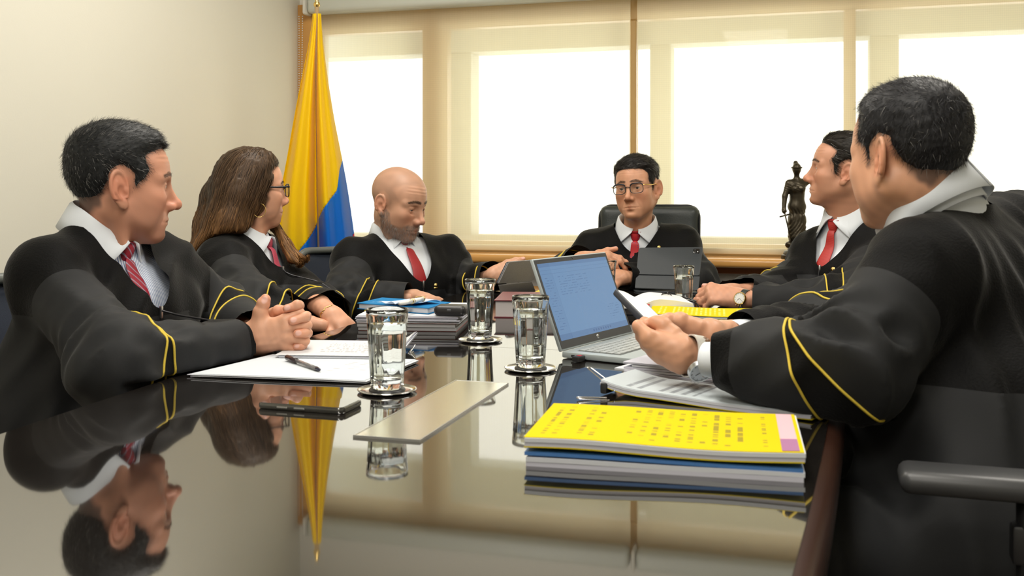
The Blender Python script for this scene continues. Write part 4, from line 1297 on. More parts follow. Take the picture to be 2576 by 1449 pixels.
rh_ch = [([hp(716, 804, .014), hp(754, 789, .004), hp(757, 800, -.022), hp(735, 812, -.030)], [.0105, .0098, .0090, .0075]),
         ([hp(722, 823, .018), hp(771, 818, .006), hp(770, 826, -.024), hp(745, 832, -.032)], [.0108, .0100, .0090, .0075]),
         ([hp(720, 846, .016), hp(766, 857, .006), hp(765, 860, -.022), hp(740, 858, -.030)], [.0105, .0096, .0086, .0075]),
         ([hp(712, 866, .010), hp(745, 879, .004), hp(748, 880, -.018), hp(728, 878, -.026)], [.0095, .0085, .0076, .0065]),
         ([hp(652, 822, .006), hp(655, 786, .010), hp(662, 764, .010), hp(668, 752, .009)], [.0180, .0140, .0122, .0102])]
rh_pa = [(hp(640, 838, .004), hp(716, 806, .012), .0215, .0120), (hp(640, 848, .006), hp(722, 824, .014), .0215, .0125), (hp(640, 860, .005), hp(720, 846, .012), .0215, .0120), (hp(640, 866, .003), hp(712, 866, .007), .0200, .0115),
         (hp(600, 848, .0), hp(650, 848, .003), .026, .023), (hp(600, 858, .0), hp(650, 862, .003), .025, .0215), (hp(648, 835, .002), hp(655, 805, .006), .020, .016)]
rh_na = [(hp(666, 754, .0175), unit(hp(668, 745, 0) - hp(662, 768, 0)), unit(-V_FWD + 0.1 * V_RIGHT), .0095)]
lh_ch = [([hp(700, 792, -.048), hp(752, 769, -.018), hp(748, 768, .006), hp(722, 776, .013)], [.0105, .0098, .0095, .0085]),
         ([hp(705, 812, -.050), hp(770, 796, -.016), hp(766, 798, .012), hp(736, 807, .0255)], [.0105, .0098, .0095, .0085]),
         ([hp(705, 838, -.048), hp(773, 838, -.014), hp(768, 838, .012), hp(747, 839, .0235)], [.0100, .0094, .0090, .0080]),
         ([hp(702, 862, -.042), hp(762, 868, -.010), hp(758, 870, .008), hp(745, 872, .013)], [.0090, .0082, .0078, .0070]),
         ([hp(668, 806, -.045), hp(690, 790, -.030), hp(700, 782, -.022), hp(712, 780, -.018)], [.0170, .0135, .0115, .0095])]
lh_pa = [(px(655, 840, 2.155), hp(700, 795, -.046), .020, .0125), (px(655, 845, 2.155), hp(705, 815, -.050), .021, .0130), (px(655, 852, 2.155), hp(705, 838, -.048), .021, .0125), (px(650, 858, 2.16), hp(702, 862, -.042), .020, .0115), (px(630, 838, 2.22), px(655, 848, 2.155), .026, .0225)]
def nail_at(tip, prev, out, L): 
    ax = unit(tip - prev); out = unit(out - ax * np.dot(out, ax)); return (tip + out * 0.0062, ax, out, L)
lh_na = [nail_at(c[0][3], c[0][2], -V_FWD + 0.25 * V_UP, .0085 if i < 3 else .0065) for i, c in enumerate(lh_ch[:4])]
H1 = dict(skin=(0.545, 0.261, 0.168), hand_skin=(0.638, 0.336, 0.215), hairc=(0.014, 0.015, 0.016), res=0.0022, seed=2, age=1.1, nose=1.12, lips=0.75, jaw=1.02, neck_r=0.058, ear=1.12, open=0.8, gaze=(1, 0.12, 0), browk=0.45, browc=(0.05, 0.04, 0.035), stubble=0.15,
          line=[(0.082, 0.130), (0.094, 0.070), (0.074, 0.074), (0.056, 0.058), (0.052, 0.030), (0.040, 0.012), (0.028, 0.000), (0.024, -0.012), (0.012, -0.010), (0.010, 0.016), (-0.002, 0.032), (-0.026, 0.022), (-0.036, -0.020), (-0.046, -0.058), (-0.066, -0.082), (-0.15, -0.082), (-0.15, 0.16), (0.06, 0.16)],
          recede=4.0, hair=dict(thick=lambda p: 0.005 + 0.011 * sstep(0.02, 0.10, p[:, 2]) + 0.008 * sstep(0.05, 0.09, p[:, 0]), flow=lambda p: np.stack([0.9 + 0 * p[:, 0], 0 * p[:, 0], -0.7 + 1.0 * sstep(0.03, 0.1, p[:, 2])], 1), n=9000, len=0.013, lift=0.6, grey=0.16, mess=0.3))
p1, R1, m1 = make_person('man in black robe with wine striped tie and clasped hands, near corner of the table', J, H1, [(rh_ch, rh_pa, rh_na), (lh_ch, lh_pa, lh_na)])

# --- woman with long hair and glasses
J = dict(head=(px(636, 476, 2.98), 47, 0, 0, 0.935), N=px(622, 588, 2.98), SR=px(560, 664, 2.84), SL=px(672, 650, 3.14), ER=px(650, 800, 2.60), WR=px(812, 818, 2.60),
         EL=px(790, 790, 2.95), WL=px(832, 790, 2.68), tie=tie_mat('wine_ribbed_tie', (0.36, 0.02, 0.05), 'rib', (0.55, 0.10, 0.15)), seed=8, bust=True, bulk=0.95, neck_drop=0.10, neck_w=0.08, yoke_drop=0.145, rs=(0.066, 0.080, 0.062), cuff=0.10, collar_r=0.056, hang=0.03, leaf=0.044)
J['bandR'] = dict(c=px(690, 812, 2.58), axis=unit(J['WR'] - J['ER']), hw=0.02)
J['bandL'] = dict(c=px(803, 790, 2.86), axis=unit(J['WL'] - J['EL']), hw=0.02)
finish(J, 0.08)
hw = px(832, 792, 2.64)
hand2 = skel_hand(hw, V_RIGHT * 0.75 - V_UP * 0.55 - V_FWD * 0.35, V_UP * 0.7 - V_FWD * 0.5 + V_RIGHT * 0.4, V_RIGHT * 0.3 - V_FWD, 0.86, [(15, 25, 15)] * 4)
hand2[1].extend(forearm_cones(hw, V_RIGHT * 0.5 - V_UP * 0.25 - V_FWD * 0.7, unit(A(1, 0.2, 0)), 0.08, 0.86))
hb = px(800, 826, 2.56)
H2 = dict(skin=(0.650, 0.336, 0.215), hairc=(0.13, 0.065, 0.028), res=0.0026, seed=4, age=0.2, nose=0.9, lips=0.9, jaw=0.90, neck_r=0.050, ear=0.95, open=0.9, browk=0.7, scalp_k=0.9, scalp_gain=0.7, chin=-0.004, lipc=(0.42, 0.15, 0.12),
          line=[(0.07, 0.130), (0.080, 0.080), (0.066, 0.062), (0.050, 0.030), (0.035, -0.01), (0.030, -0.06), (-0.15, -0.06), (-0.15, 0.16), (0.06, 0.16)])
p2, R2, m2 = make_person('woman with long brown hair, glasses and black robe turned to the far end', J, H2, [hand2])
# long hair: a mass round the back of the head that falls over the shoulder
f2, sc2 = head_field(H2); inv2 = np.linalg.inv(m2)
g_near = [px(625, 440, 2.95), px(596, 490, 2.93), px(574, 560, 2.91), px(536, 630, 2.885), px(498, 690, 2.87), px(476, 720, 2.87)]
g_back = [px(610, 440, 3.02), px(562, 500, 3.02), px(540, 570, 3.00), px(520, 640, 2.99), px(490, 700, 2.97)]
g_far0 = [px(672, 520, 3.08), px(690, 580, 3.04), px(712, 620, 3.00), px(730, 650, 2.985), px(752, 662, 2.975)]
g_far = g_far0
g_fars = [[q + V_RIGHT * a * (0.2 + 0.25 * i) + V_FWD * b * 0.2 * i + V_UP * a * 0.25 * i for i, q in enumerate(g_far0)] for a, b in ((0, 0), (-0.022, 0.01), (-0.040, 0.0), (0.014, 0.014))]
def mass2(p):
    q = (p @ inv2[:3, :3].T.astype(F32) + inv2[:3, 3].astype(F32)).astype(F32)
    mk = hair_mask(q, H2)
    cap = smax((sc2(q) - 0.012 - 0.006 * sstep(0.02, 0.09, q[:, 2])) * 0.935, -(mk + 0.002) * 0.935, 0.02)
    d = smin(cap, sd_chain(p, g_near, [0.050, 0.066, 0.062, 0.050, 0.034, 0.012], 0.03), 0.04)
    d = smin(d, sd_chain(p, g_back, [0.06, 0.06, 0.055, 0.045, 0.02], 0.03), 0.05)
    face = smax(sd_ell(q, (0.078, 0, -0.03), (0.080, 0.11, 0.108)), -q[:, 1] * 0 - 1, 0.01)
    d = smax(d, -face * 0.965, 0.015)
    for gf in g_fars: d = smin(d, sd_chain(p, gf, [0.008, 0.012, 0.013, 0.009, 0.003], 0.01), 0.008)
    ru = R2['torso'](p) - 0.012
    d = smax(d, -ru, 0.02)
    return d
wv_h = Waves(12, 0.012, A(0.1, 0, 1), 12); wv_h2 = Waves(13, 0.03, A(0.1, 0, 1), 8)
def mass2w(p): return mass2(p) + 0.0016 * wv_h(p) + 0.003 * wv_h2(p)
allg = np.array(g_near + g_far + g_back + [J['head'][0]])
V, Q = mesh_sdf(mass2w, allg.min(0) - 0.14, allg.max(0) + 0.14, 0.005)
rs2 = np.random.RandomState(6)
def hair_tone(P_, n):
    z = P_[:, 2]; k = sstep(1.12, 0.92, z)[:, None]
    return (A(0.070, 0.040, 0.021) * (1 - k) + A(0.24, 0.115, 0.040) * k) * (1 + 0.35 * rs2.normal(size=(n, 1))).clip(0.35, 2.2)
hair2 = mesh_obj('hair', V, Q, M['hair'], p2, attrs={'tint': (hair_tone(V, len(V)) * 0 + (A(0.062, 0.036, 0.019) * (1 - sstep(1.12, 0.92, V[:, 2])[:, None]) + A(0.20, 0.098, 0.036) * sstep(1.12, 0.92, V[:, 2])[:, None])).clip(0, 1)})
guides = [catmull(g, 6) for g in (g_near, g_back, g_far)]
gp = np.concatenate([g[:-1] for g in guides]); gd = np.concatenate([np.diff(g, axis=0) for g in guides]); gd /= np.linalg.norm(gd, axis=1, keepdims=True)
def flow2(p):
    d2 = ((p[:, None, :] - gp[None].astype(F32)) ** 2).sum(2); w = np.exp(-d2 / 0.004) + 1e-9
    v = (w @ gd) / w.sum(1)[:, None]
    return v + A(0, 0, -0.35)
wq = 1.0 + 3.0 * (np.min(((V[:, None, :] - np.array(g_far0)[None]) ** 2).sum(2), 1) < 0.0022); idx = rs2.choice(len(V), 5200, p=wq / wq.sum())
sv, sq, mm_ = flow_strands(mass2, V[idx], flow2, 9, 0.014, 0.0016, rs2, 0.0022, 0.12)
tone = np.repeat(hair_tone(V[idx], len(idx)), mm_, 0)
mesh_obj('strands', sv, sq, M['hair'], hair2, attrs={'tint': tone.clip(0, 1)})

# --- bald man with grey beard looking down at his tablet
J = dict(head=(px(1003, 508, 3.50), -14, -16, 0, 1.04), N=px(992, 594, 3.53), NC=px(986, 582, 3.54), neck_ax=A(0.12, -0.08, 1), SR=px(890, 656, 3.40), SL=px(1122, 646, 3.66), ER=px(872, 765, 3.22), WR=px(1030, 752, 3.17),
         EL=px(1172, 728, 3.58), WL=px(1240, 694, 3.38), tie=tie_mat('plain_wine_tie', (0.30, 0.012, 0.016)), seed=14, belly=0.8, bulk=1.05, neck_drop=0.15, neck_w=0.090, yoke_drop=0.180, pin=(0.055, -0.165), collar_r=0.064, rs=(0.076, 0.076, 0.050), cuff=0.0, leaf=0.046)
J['bandR'] = dict(c=px(915, 766, 3.20), axis=V_RIGHT - 0.35 * V_UP, hw=0.018)
J['bandL'] = dict(c=px(1196, 712, 3.42), axis=unit(J['WL'] - J['EL']) + V_RIGHT * 0.4, hw=0.034)
finish(J, 0.10)
w3 = px(1040, 748, 3.20)
hand3 = skel_hand(w3, V_RIGHT * 0.75 - V_FWD * 0.55 - V_UP * 0.05, V_UP + 0.2 * V_FWD, -V_FWD * 0.3 + V_RIGHT * 0.6, 0.95, [(32, 18, 10), (45, 35, 15), (52, 40, 20), (55, 40, 20)])
hand3[1].extend(forearm_cones(w3, J['WR'] - J['ER'], unit(np.cross(J['WR'] - J['ER'], V_UP)), 0.08))
w3l = px(1243, 692, 3.37)
hand3l = skel_hand(w3l, V_RIGHT * 0.85 + V_FWD * 0.15 + V_UP * 0.2, -V_FWD + V_UP * 0.3 - V_RIGHT * 0.2, V_UP, 0.92, [(45, 60, 30)] * 4, thumb=(0.9, 0.1, -0.1))
hand3l[1].extend(forearm_cones(w3l, J['WL'] - J['EL'], unit(np.cross(J['WL'] - J['EL'], V_UP)), 0.08))
H3 = dict(skin=(0.580, 0.319, 0.209), hairc=(0.16, 0.11, 0.08), res=0.0026, seed=6, age=0.9, nose=1.0, lips=0.85, jaw=1.05, neck_r=0.060, open=0.25, gaze=(0.85, 0, -0.5), scalp_k=0.30, scalp_gain=1.0, browk=0.8,
          beard=dict(poly=[(0.004, -0.020), (0.026, -0.030), (0.038, -0.062), (0.066, -0.066), (0.080, -0.054), (0.13, -0.055), (0.13, -0.15), (0.03, -0.15), (-0.008, -0.085), (-0.006, -0.035)], k=0.55, c=(0.14, 0.11, 0.095), n=2600, len=0.010, grey=0.55))
p3, R3, m3 = make_person('bald man with grey beard and red tie looking down at grey tablet', J, H3, [hand3, hand3l])

# --- man at the head of the table
J = dict(head=(px(1602, 473, 3.72), -101, 0, 5, 0.96), N=px(1603, 566, 3.76), SR=px(1497, 626, 3.80), SL=px(1710, 618, 3.78), ER=px(1428, 700, 3.70), WR=px(1456, 656, 3.52),
         EL=px(1750, 715, 3.66), WL=px(1566, 700, 3.46), tie=tie_mat('red_dotted_tie', (0.42, 0.010, 0.018), 'dot', (0.05, 0.04, 0.14)), seed=21, neck_drop=0.10, neck_w=0.086, yoke_drop=0.21, pin=(0.085, -0.08), face=-86, zip=False, cuff=0.02, rs=(0.068, 0.074, 0.054))
J['bandR'] = dict(c=px(1442, 668, 3.60), axis=unit(J['WR'] - J['ER']), hw=0.03)
J['bandL'] = dict(c=px(1700, 706, 3.60), axis=unit(J['WL'] - J['EL']), hw=0.03)
finish(J, 0.08)
w4 = px(1462, 652, 3.50)
hand4 = skel_hand(w4, V_RIGHT * 0.9 - V_FWD * 0.35 + V_UP * 0.08, V_UP + -0.45 * V_FWD, -V_FWD * 0.2 + V_UP * 0.3 + V_FWD, 0.98, [(26, 22, 10), (34, 26, 14), (42, 34, 16), (46, 38, 18)], thumb=(0.7, 0.3, 0.1))
hand4[1].extend(forearm_cones(w4, J['WR'] - J['ER'], unit(np.cross(J['WR'] - J['ER'], V_UP)), 0.08))
w4l = px(1562, 698, 3.44)
hand4l = skel_hand(w4l, -V_RIGHT * 0.9 - V_FWD * 0.35, V_UP - 0.4 * V_FWD, -V_FWD, 0.98, [(60, 70, 30)] * 4)
hand4l[1].extend(forearm_cones(w4l, J['WL'] - J['EL'], unit(np.cross(J['WL'] - J['EL'], V_UP)), 0.08))
H4 = dict(skin=(0.580, 0.296, 0.180), hairc=(0.013, 0.011, 0.010), res=0.0025, seed=8, age=0.5, nose=1.0, lips=1.0, jaw=1.10, fat=0.003, open=0.75, browk=0.7, ear=1.1, recede=3.0,
          line=[(0.072, 0.130), (0.086, 0.070), (0.066, 0.064), (0.056, 0.044), (0.050, 0.020), (0.030, 0.006), (0.024, -0.018), (0.012, -0.018), (0.010, 0.012), (-0.004, 0.030), (-0.026, 0.022), (-0.036, -0.020), (-0.046, -0.050), (-0.062, -0.066), (-0.15, -0.066), (-0.15, 0.16), (0.06, 0.16)],
          hair=dict(thick=lambda p: 0.004 + 0.014 * sstep(0.03, 0.09, p[:, 2]) + 0.004 * sstep(0.05, 0.085, p[:, 0]), flow=lambda p: np.stack([-0.35 + 0 * p[:, 0], 0.8 * sstep(0.04, 0.08, p[:, 2]), -0.9 + 0.9 * sstep(0.04, 0.09, p[:, 2])], 1), n=8000, len=0.018, lift=0.3, grey=0.07, mess=0.2, droop=0.15, width=0.0009))
p4, R4, m4 = make_person('man with glasses and red dotted tie seated at the head of the table', J, H4, [hand4, hand4l])

# --- man in profile by the statue
J = dict(head=(px(2120, 428, 3.12), 178, 6, 0, 0.96), N=px(2134, 538, 3.14), SR=px(2058, 636, 3.24), SL=px(2226, 640, 3.03), ER=px(1985, 742, 3.14), WR=px(1832, 742, 2.98),
         EL=px(2112, 768, 2.80), WL=px(1893, 758, 2.86), tie=tie_mat('red_knit_tie', (0.36, 0.010, 0.012), 'rib', (0.50, 0.04, 0.03)), seed=27, belly=0.8, neck_drop=0.16, neck_w=0.088, yoke_drop=0.185, pin=(0.05, -0.165), collar_r=0.064, cuff=0.03, rs=(0.072, 0.072, 0.050), leaf=0.046)
J['bandR'] = dict(c=px(1940, 738, 3.13), axis=unit(J['WR'] - J['ER']), hw=0.022)
J['bandL'] = dict(c=px(2096, 764, 2.81), axis=unit(J['WL'] - J['EL']), hw=0.016, flare=-0.1)
finish(J, 0.10)
w5 = px(1868, 752, 2.88)
hand5 = skel_hand(w5, -V_RIGHT * 0.85 + V_FWD * 0.15 + V_UP * 0.14, V_UP * 0.75 - V_FWD * 0.7, V_FWD + V_UP * 0.2, 0.98, [(50, 60, 30), (55, 62, 30), (58, 62, 30), (60, 60, 30)], thumb=(0.8, 0.3, -0.4))
hand5[1].extend(forearm_cones(w5, J['WL'] - J['EL'], unit(np.cross(J['WL'] - J['EL'], V_UP)), 0.08))
w5r = px(1845, 735, 2.99)
hand5r = skel_hand(w5r, -V_RIGHT * 0.75 - V_FWD * 0.30 + V_UP * 0.05, V_UP * 0.9 + V_FWD * 0.2, -V_FWD, 0.98, [(40, 60, 30)] * 4, thumb=(0.9, 0.25, 0.0))
hand5r[1].extend(forearm_cones(w5r, J['WR'] - J['ER'], unit(np.cross(J['WR'] - J['ER'], V_UP)), 0.08))
H5 = dict(skin=(0.568, 0.284, 0.180), hairc=(0.016, 0.013, 0.010), res=0.0026, seed=9, age=0.7, nose=1.02, lips=0.8, jaw=1.06, neck_r=0.062, chin=0.003, open=0.7, browk=0.8, ear=1.05, recede=5.0,
          line=[(0.066, 0.130), (0.082, 0.084), (0.066, 0.074), (0.052, 0.060), (0.046, 0.030), (0.034, 0.012), (0.028, -0.018), (0.014, -0.020), (0.010, 0.012), (-0.004, 0.030), (-0.026, 0.022), (-0.036, -0.020), (-0.046, -0.056), (-0.062, -0.074), (-0.15, -0.074), (-0.15, 0.16), (0.06, 0.16)],
          hair=dict(thick=lambda p: 0.005 + 0.007 * sstep(0.03, 0.09, p[:, 2]) + 0.005 * sstep(0.04, 0.08, p[:, 0]), flow=lambda p: np.stack([-1.0 + 0 * p[:, 0], 0 * p[:, 0], -0.35 + 0.3 * sstep(0.04, 0.1, p[:, 2])], 1), n=6000, len=0.026, lift=0.12, grey=0.04, mess=0.12, droop=0.12, width=0.0011))
p5, R5, m5 = make_person('man in profile in black robe with red knit tie, beside the statue', J, H5, [hand5, hand5r])

# --- man seen from behind at the near right, holding a phone
J = dict(head=(px(2284, 390, 1.655), 135, -4, 0, 0.98), N=px(2378, 522, 1.69), NC=px(2336, 494, 1.665), neck_ax=adir(150) * 0.55 + A(0, 0, 0.83), collar_h=0.05, SL=px(2325, 690, 1.53), SR=px(2545, 600, 1.84), EL=px(2140, 912, 1.47), WL=px(1812, 905, 1.58),
         ER=px(2090, 838, 2.02), WR=px(1866, 843, 1.87), tie=None, seed=33, bulk=1.12, neck_drop=0.055, neck_w=0.074, yoke_drop=0.24, collar_r=0.074, robe_res=0.0072, hand_res=0.0017, rs=(0.084, 0.068, 0.044), face=155, belly=1.7, zip=False, back_z=0.006, root_up=0.010, root_r=0.054, trap_r=0.034, shirt_low=px(2390, 590, 1.68), hang=0.012, leaf=0.066, stand=0.075, sh_r=0.066)
J['bandL'] = dict(c=px(2058, 930, 1.47), axis=unit(J['WL'] - J['EL']) - 0.55 * V_UP, hw=0.021, flare=0.22)
J['bandR'] = dict(c=px(2060, 836, 1.99), axis=unit(J['WR'] - J['ER']), hw=0.02)
finish(J, 0.12)
J['P'] = A(0.30, 1.68, 0.56); J['KL'] = A(-0.04, 1.57, 0.53); J['KR'] = A(-0.04, 1.87, 0.53)
def h6(x, y, w): return px(x, y, 1.665 - w)
l6_ch = [([h6(1632, 846, .006), h6(1607, 822, -.012), h6(1622, 812, -.040), h6(1648, 818, -.052)], [.0108, .0100, .0090, .0075]),
         ([h6(1636, 862, .004), h6(1615, 845, -.016), h6(1630, 832, -.046), h6(1655, 830, -.058)], [.0108, .0100, .0090, .0075]),
         ([h6(1646, 880, .000), h6(1626, 866, -.018), h6(1640, 850, -.048), h6(1662, 842, -.058)], [.0104, .0096, .0086, .0072]),
         ([h6(1660, 896, -.004), h6(1642, 886, -.018), h6(1652, 868, -.044), h6(1668, 856, -.052)], [.0094, .0086, .0076, .0065]),
         ([h6(1692, 842, -.006), h6(1668, 818, -.014), h6(1650, 812, -.018), h6(1634, 812, -.022)], [.0165, .0130, .0112, .0092])]
l6_pa = [(h6(1712, 876, .004), h6(1632, 848, .004), .0215, .0120), (h6(1714, 886, .006), h6(1637, 862, .003), .0220, .0122), (h6(1714, 896, .004), h6(1647, 880, -.001), .0210, .0118), (h6(1714, 904, .002), h6(1661, 896, -.005), .0200, .0112),
         (h6(1775, 898, -.01), h6(1712, 884, .003), .0265, .0230), (h6(1775, 904, -.01), h6(1712, 896, .003), .0260, .0220)]
def h6r(x, y, w): return px(x, y, 1.80 - w)
r6_ch = [([h6r(1702, 822, .0), h6r(1672, 822, .01), h6r(1655, 838, .02), h6r(1660, 850, .03)], [.0105, .0096, .0088, .0075]),
         ([h6r(1700, 838, .0), h6r(1668, 842, .01), h6r(1655, 856, .02), h6r(1662, 866, .03)], [.0105, .0096, .0088, .0075]),
         ([h6r(1704, 852, .0), h6r(1676, 858, .01), h6r(1664, 868, .02), h6r(1668, 876, .03)], [.0100, .0092, .0084, .0072]),
         ([h6r(1712, 864, .0), h6r(1690, 870, .01), h6r(1680, 876, .02), h6r(1684, 882, .03)], [.0090, .0082, .0074, .0064]),
         ([h6r(1752, 826, .012), h6r(1712, 806, .014), h6r(1682, 804, .012), h6r(1660, 804, .008)], [.0185, .0140, .0112, .0090])]
r6_pa = [(h6r(1784, 836, .0), h6r(1704, 824, .0), .0215, .0120), (h6r(1786, 846, .0), h6r(1702, 840, .0), .0220, .0122), (h6r(1786, 852, .0), h6r(1706, 854, .0), .0215, .0118), (h6r(1786, 858, .0), h6r(1714, 864, .0), .0200, .0112),
         (px(1840, 842, 1.86), h6r(1784, 842, .0), .0265, .0235), (px(1840, 850, 1.86), h6r(1784, 852, .0), .0260, .0225)]
H6 = dict(skin=(0.603, 0.313, 0.191), hairc=(0.015, 0.015, 0.017), res=0.0024, seed=11, age=0.4, nose=1.0, jaw=1.12, fat=0.007, neck_r=0.057, ear=1.12, ear_out=34, recede=3.0,
          line=[(0.060, 0.130), (0.074, 0.086), (0.060, 0.066), (0.056, 0.040), (0.046, 0.022), (0.030, 0.012), (0.024, -0.018), (0.014, -0.018), (0.010, 0.014), (-0.004, 0.030), (-0.024, 0.020), (-0.034, -0.018), (-0.046, -0.046), (-0.062, -0.062), (-0.085, -0.052), (-0.15, -0.052), (-0.15, 0.16), (0.06, 0.16)],
          hair=dict(thick=lambda p: 0.005 + 0.009 * sstep(0.02, 0.10, p[:, 2]), flow=lambda p: np.stack([0.3 + 0 * p[:, 0], 0 * p[:, 0], -0.9 + 0.9 * sstep(0.05, 0.1, p[:, 2])], 1), n=11000, len=0.014, lift=0.40, grey=0.07, mess=0.40, amp=0.0007))
p6, R6, m6 = make_person('man in black robe seen from behind, holding a phone, steel watch on wrist', J, H6, [(l6_ch, l6_pa, []), (r6_ch, r6_pa, [nail_at(r6_ch[4][0][3], r6_ch[4][0][2], V_UP, .009)])], cuffs=(('L', 0.024, 0.035), ('R', 0.030, 0.036)))
# ------------------------------------------------------------------ chairs
M['mesh'] = pmat('blue_black_mesh', (0.012, 0.02, 0.04), 0.6, bump=(900, 0.6))
M['chair_frame'] = pmat('chair_frame_grey', (0.13, 0.14, 0.13), 0.38)
def rounded_panel(w, h, r, bend, t=0.02, n=10, taper=0.0):
    """upright panel in the yz plane: outline loop (list of y,z)"""
    pts = []
    for (cy, cz, a0) in ((w / 2 - r, h - r, 0), (-w / 2 + r, h - r, 90), (-w / 2 + r, r, 180), (w / 2 - r, r, 270)):
        for a in np.linspace(a0, a0 + 90, n):
            pts.append((cy + r * math.cos(math.radians(a)), cz + r * math.sin(math.radians(a))))
    return [(y * (1 - taper * (1 - z / h)), z) for y, z in pts]
def office_chair(loc, face, label, seat_z=0.45, back_h=0.50, back_w=0.44, arms=True, leather=False, arm_z=0.65, back_z=0.52):
    t = thing('office_chair', label, 'chair', 'chairs round the table', (loc[0], loc[1], 0), math.radians(face))
    fr = M['chair_frame'] if not leather else M['black_plastic']
    # star base and casters
    for k in range(5):
        a = math.radians(72 * k + 36); d = A(math.cos(a), math.sin(a), 0)
        V, Fq = tube([d * 0.03 + A(0, 0, 0.105), d * 0.16 + A(0, 0, 0.095), d * 0.29 + A(0, 0, 0.075)], [0.024, 0.02, 0.014], 8)
        mesh_obj('base_arm', V, Fq, M['black_plastic'], t)
        V, Fq = lathe([(0.0001, -0.02), (0.024, -0.02), (0.029, -0.012), (0.029, 0.012), (0.024, 0.02), (0.0001, 0.02)], 14)
        mm = frame_mat(d * 0.29 + A(0, 0, 0.031), A(0, 0, 1), np.cross(d, A(0, 0, 1)))
        mesh_obj('caster', xf(mm, V), Fq, M['black_plastic'], t, sharp=40)
    V, Fq = lathe([(0.03, 0.09), (0.03, 0.24), (0.021, 0.242), (0.021, seat_z - 0.06)], 16); mesh_obj('gas_column', V, Fq, M['black_plastic'], t, sharp=40)
    box('mechanism', (0.0, 0, seat_z - 0.065), (0.22, 0.16, 0.05), M['black_plastic'], t, bevel=0.012)
    # seat cushion
    def fs(p): return sd_box(p, (0.0, 0, seat_z - 0.012), (0.235, 0.235, 0.034), 0.03) + 0.010 * np.clip(1 - (p[:, 0] / 0.2) ** 2, 0, 1) * np.clip(1 - (p[:, 1] / 0.2) ** 2, 0, 1) * (p[:, 2] > seat_z)
    V, Q = mesh_sdf(fs, [-0.28, -0.28, seat_z - 0.08], [0.28, 0.28, seat_z + 0.06], 0.016)
    mesh_obj('seat', V, Q, M['leather'] if leather else M['black_plastic'], t)
    # back
    bx = -0.235
    def bend(y, z): return bx - 0.10 * (z / back_h) ** 1.3 * 0.7 + 0.10 * (y / back_w) ** 2
    if leather:
        def fb(p):
            z = (p[:, 2] - back_z); x = p[:, 0] - (bx - 0.075 * np.clip(z / back_h, 0, 1)) - 0.16 * p[:, 1] ** 2
            q = np.stack([x, p[:, 1], z - back_h / 2], 1)
            d = sd_box(q, (0, 0, 0), (0.040, back_w / 2, back_h / 2), 0.036)
            return d - 0.004 * np.sin(z * 22) * (x > 0)
        V, Q = mesh_sdf(fb, [bx - 0.2, -back_w / 2 - 0.05, back_z - 0.05], [bx + 0.12, back_w / 2 + 0.05, back_z + back_h + 0.05], 0.012)
        bk = mesh_obj('backrest', V, Q, M['leather'], t)
        ol = rounded_panel(back_w - 0.004, back_h, 0.05, 0)
        tube_obj('piping', [(bx - 0.075 * z / back_h + 0.16 * y * y + 0.012, y, back_z + z) for y, z in ol], 0.0045, M['black_plastic'], bk, 6, True)
    else:
        ol = rounded_panel(back_w, back_h, 0.075, 0, n=8, taper=0.12)
        P3 = [(bend(y, z), y, back_z + z) for y, z in ol]
        bk = tube_obj('back_frame', P3, 0.0135, fr, t, 8, True)
        ny, nz = 14, 16; V, Fq = [], []
        for j in range(nz + 1):
            z = 0.012 + (back_h - 0.024) * j / nz
            dz = max(0, 0.075 - z, z - (back_h - 0.075)); inset = 0.075 - math.sqrt(max(0, 0.075 ** 2 - dz ** 2))
            wv = (back_w / 2 - inset) * (1 - 0.12 * (1 - z / back_h)) - 0.006
            for i in range(ny + 1):
                y = -wv + 2 * wv * i / ny; V.append((bend(y, z), y, back_z + z))
        for j in range(nz):
            for i in range(ny): a = j * (ny + 1) + i; Fq.append((a, a + 1, a + ny + 2, a + ny + 1))
        o = mesh_obj('back_mesh', V, Fq, M['mesh'], t); md = o.modifiers.new('thick', 'SOLIDIFY'); md.thickness = 0.003
    V, Fq = tube(catmull([(-0.05, 0, seat_z - 0.07), (-0.22, 0, seat_z - 0.06), (-0.285, 0, seat_z + 0.02), (bx - 0.05, 0, back_z + 0.16)], 6), 0.022, 8)
    mesh_obj('back_post', V, Fq, M['black_plastic'], t)
    if arms:
        for s in (1, -1):
            y = s * 0.285
            arm = thing_part('armrest', t)
            V, Fq = tube(catmull([(0.0, s * 0.15, seat_z - 0.06), (0.0, y - s * 0.02, seat_z - 0.05), (0.0, y, seat_z + 0.0), (0.0, y, arm_z - 0.02)], 5), 0.019, 8)
            mesh_obj('arm_post', V, Fq, M['black_plastic'], arm)
            box('arm_collar', (0.0, y, arm_z - 0.075), (0.05, 0.03, 0.05), M['black_plastic'], arm, bevel=0.006)
            box('arm_pad', (0.02, y, arm_z - 0.004), (0.27, 0.075, 0.03), pmat('arm_pad_grey', (0.035, 0.036, 0.038), 0.4) if not leather else M['black_plastic'], arm, bevel=0.013, seg=3)
    return t
def seat_of(Pv, face, back=0.06):
    f = adir(face); return (Pv[0] + f[0] * back, Pv[1] + f[1] * back)
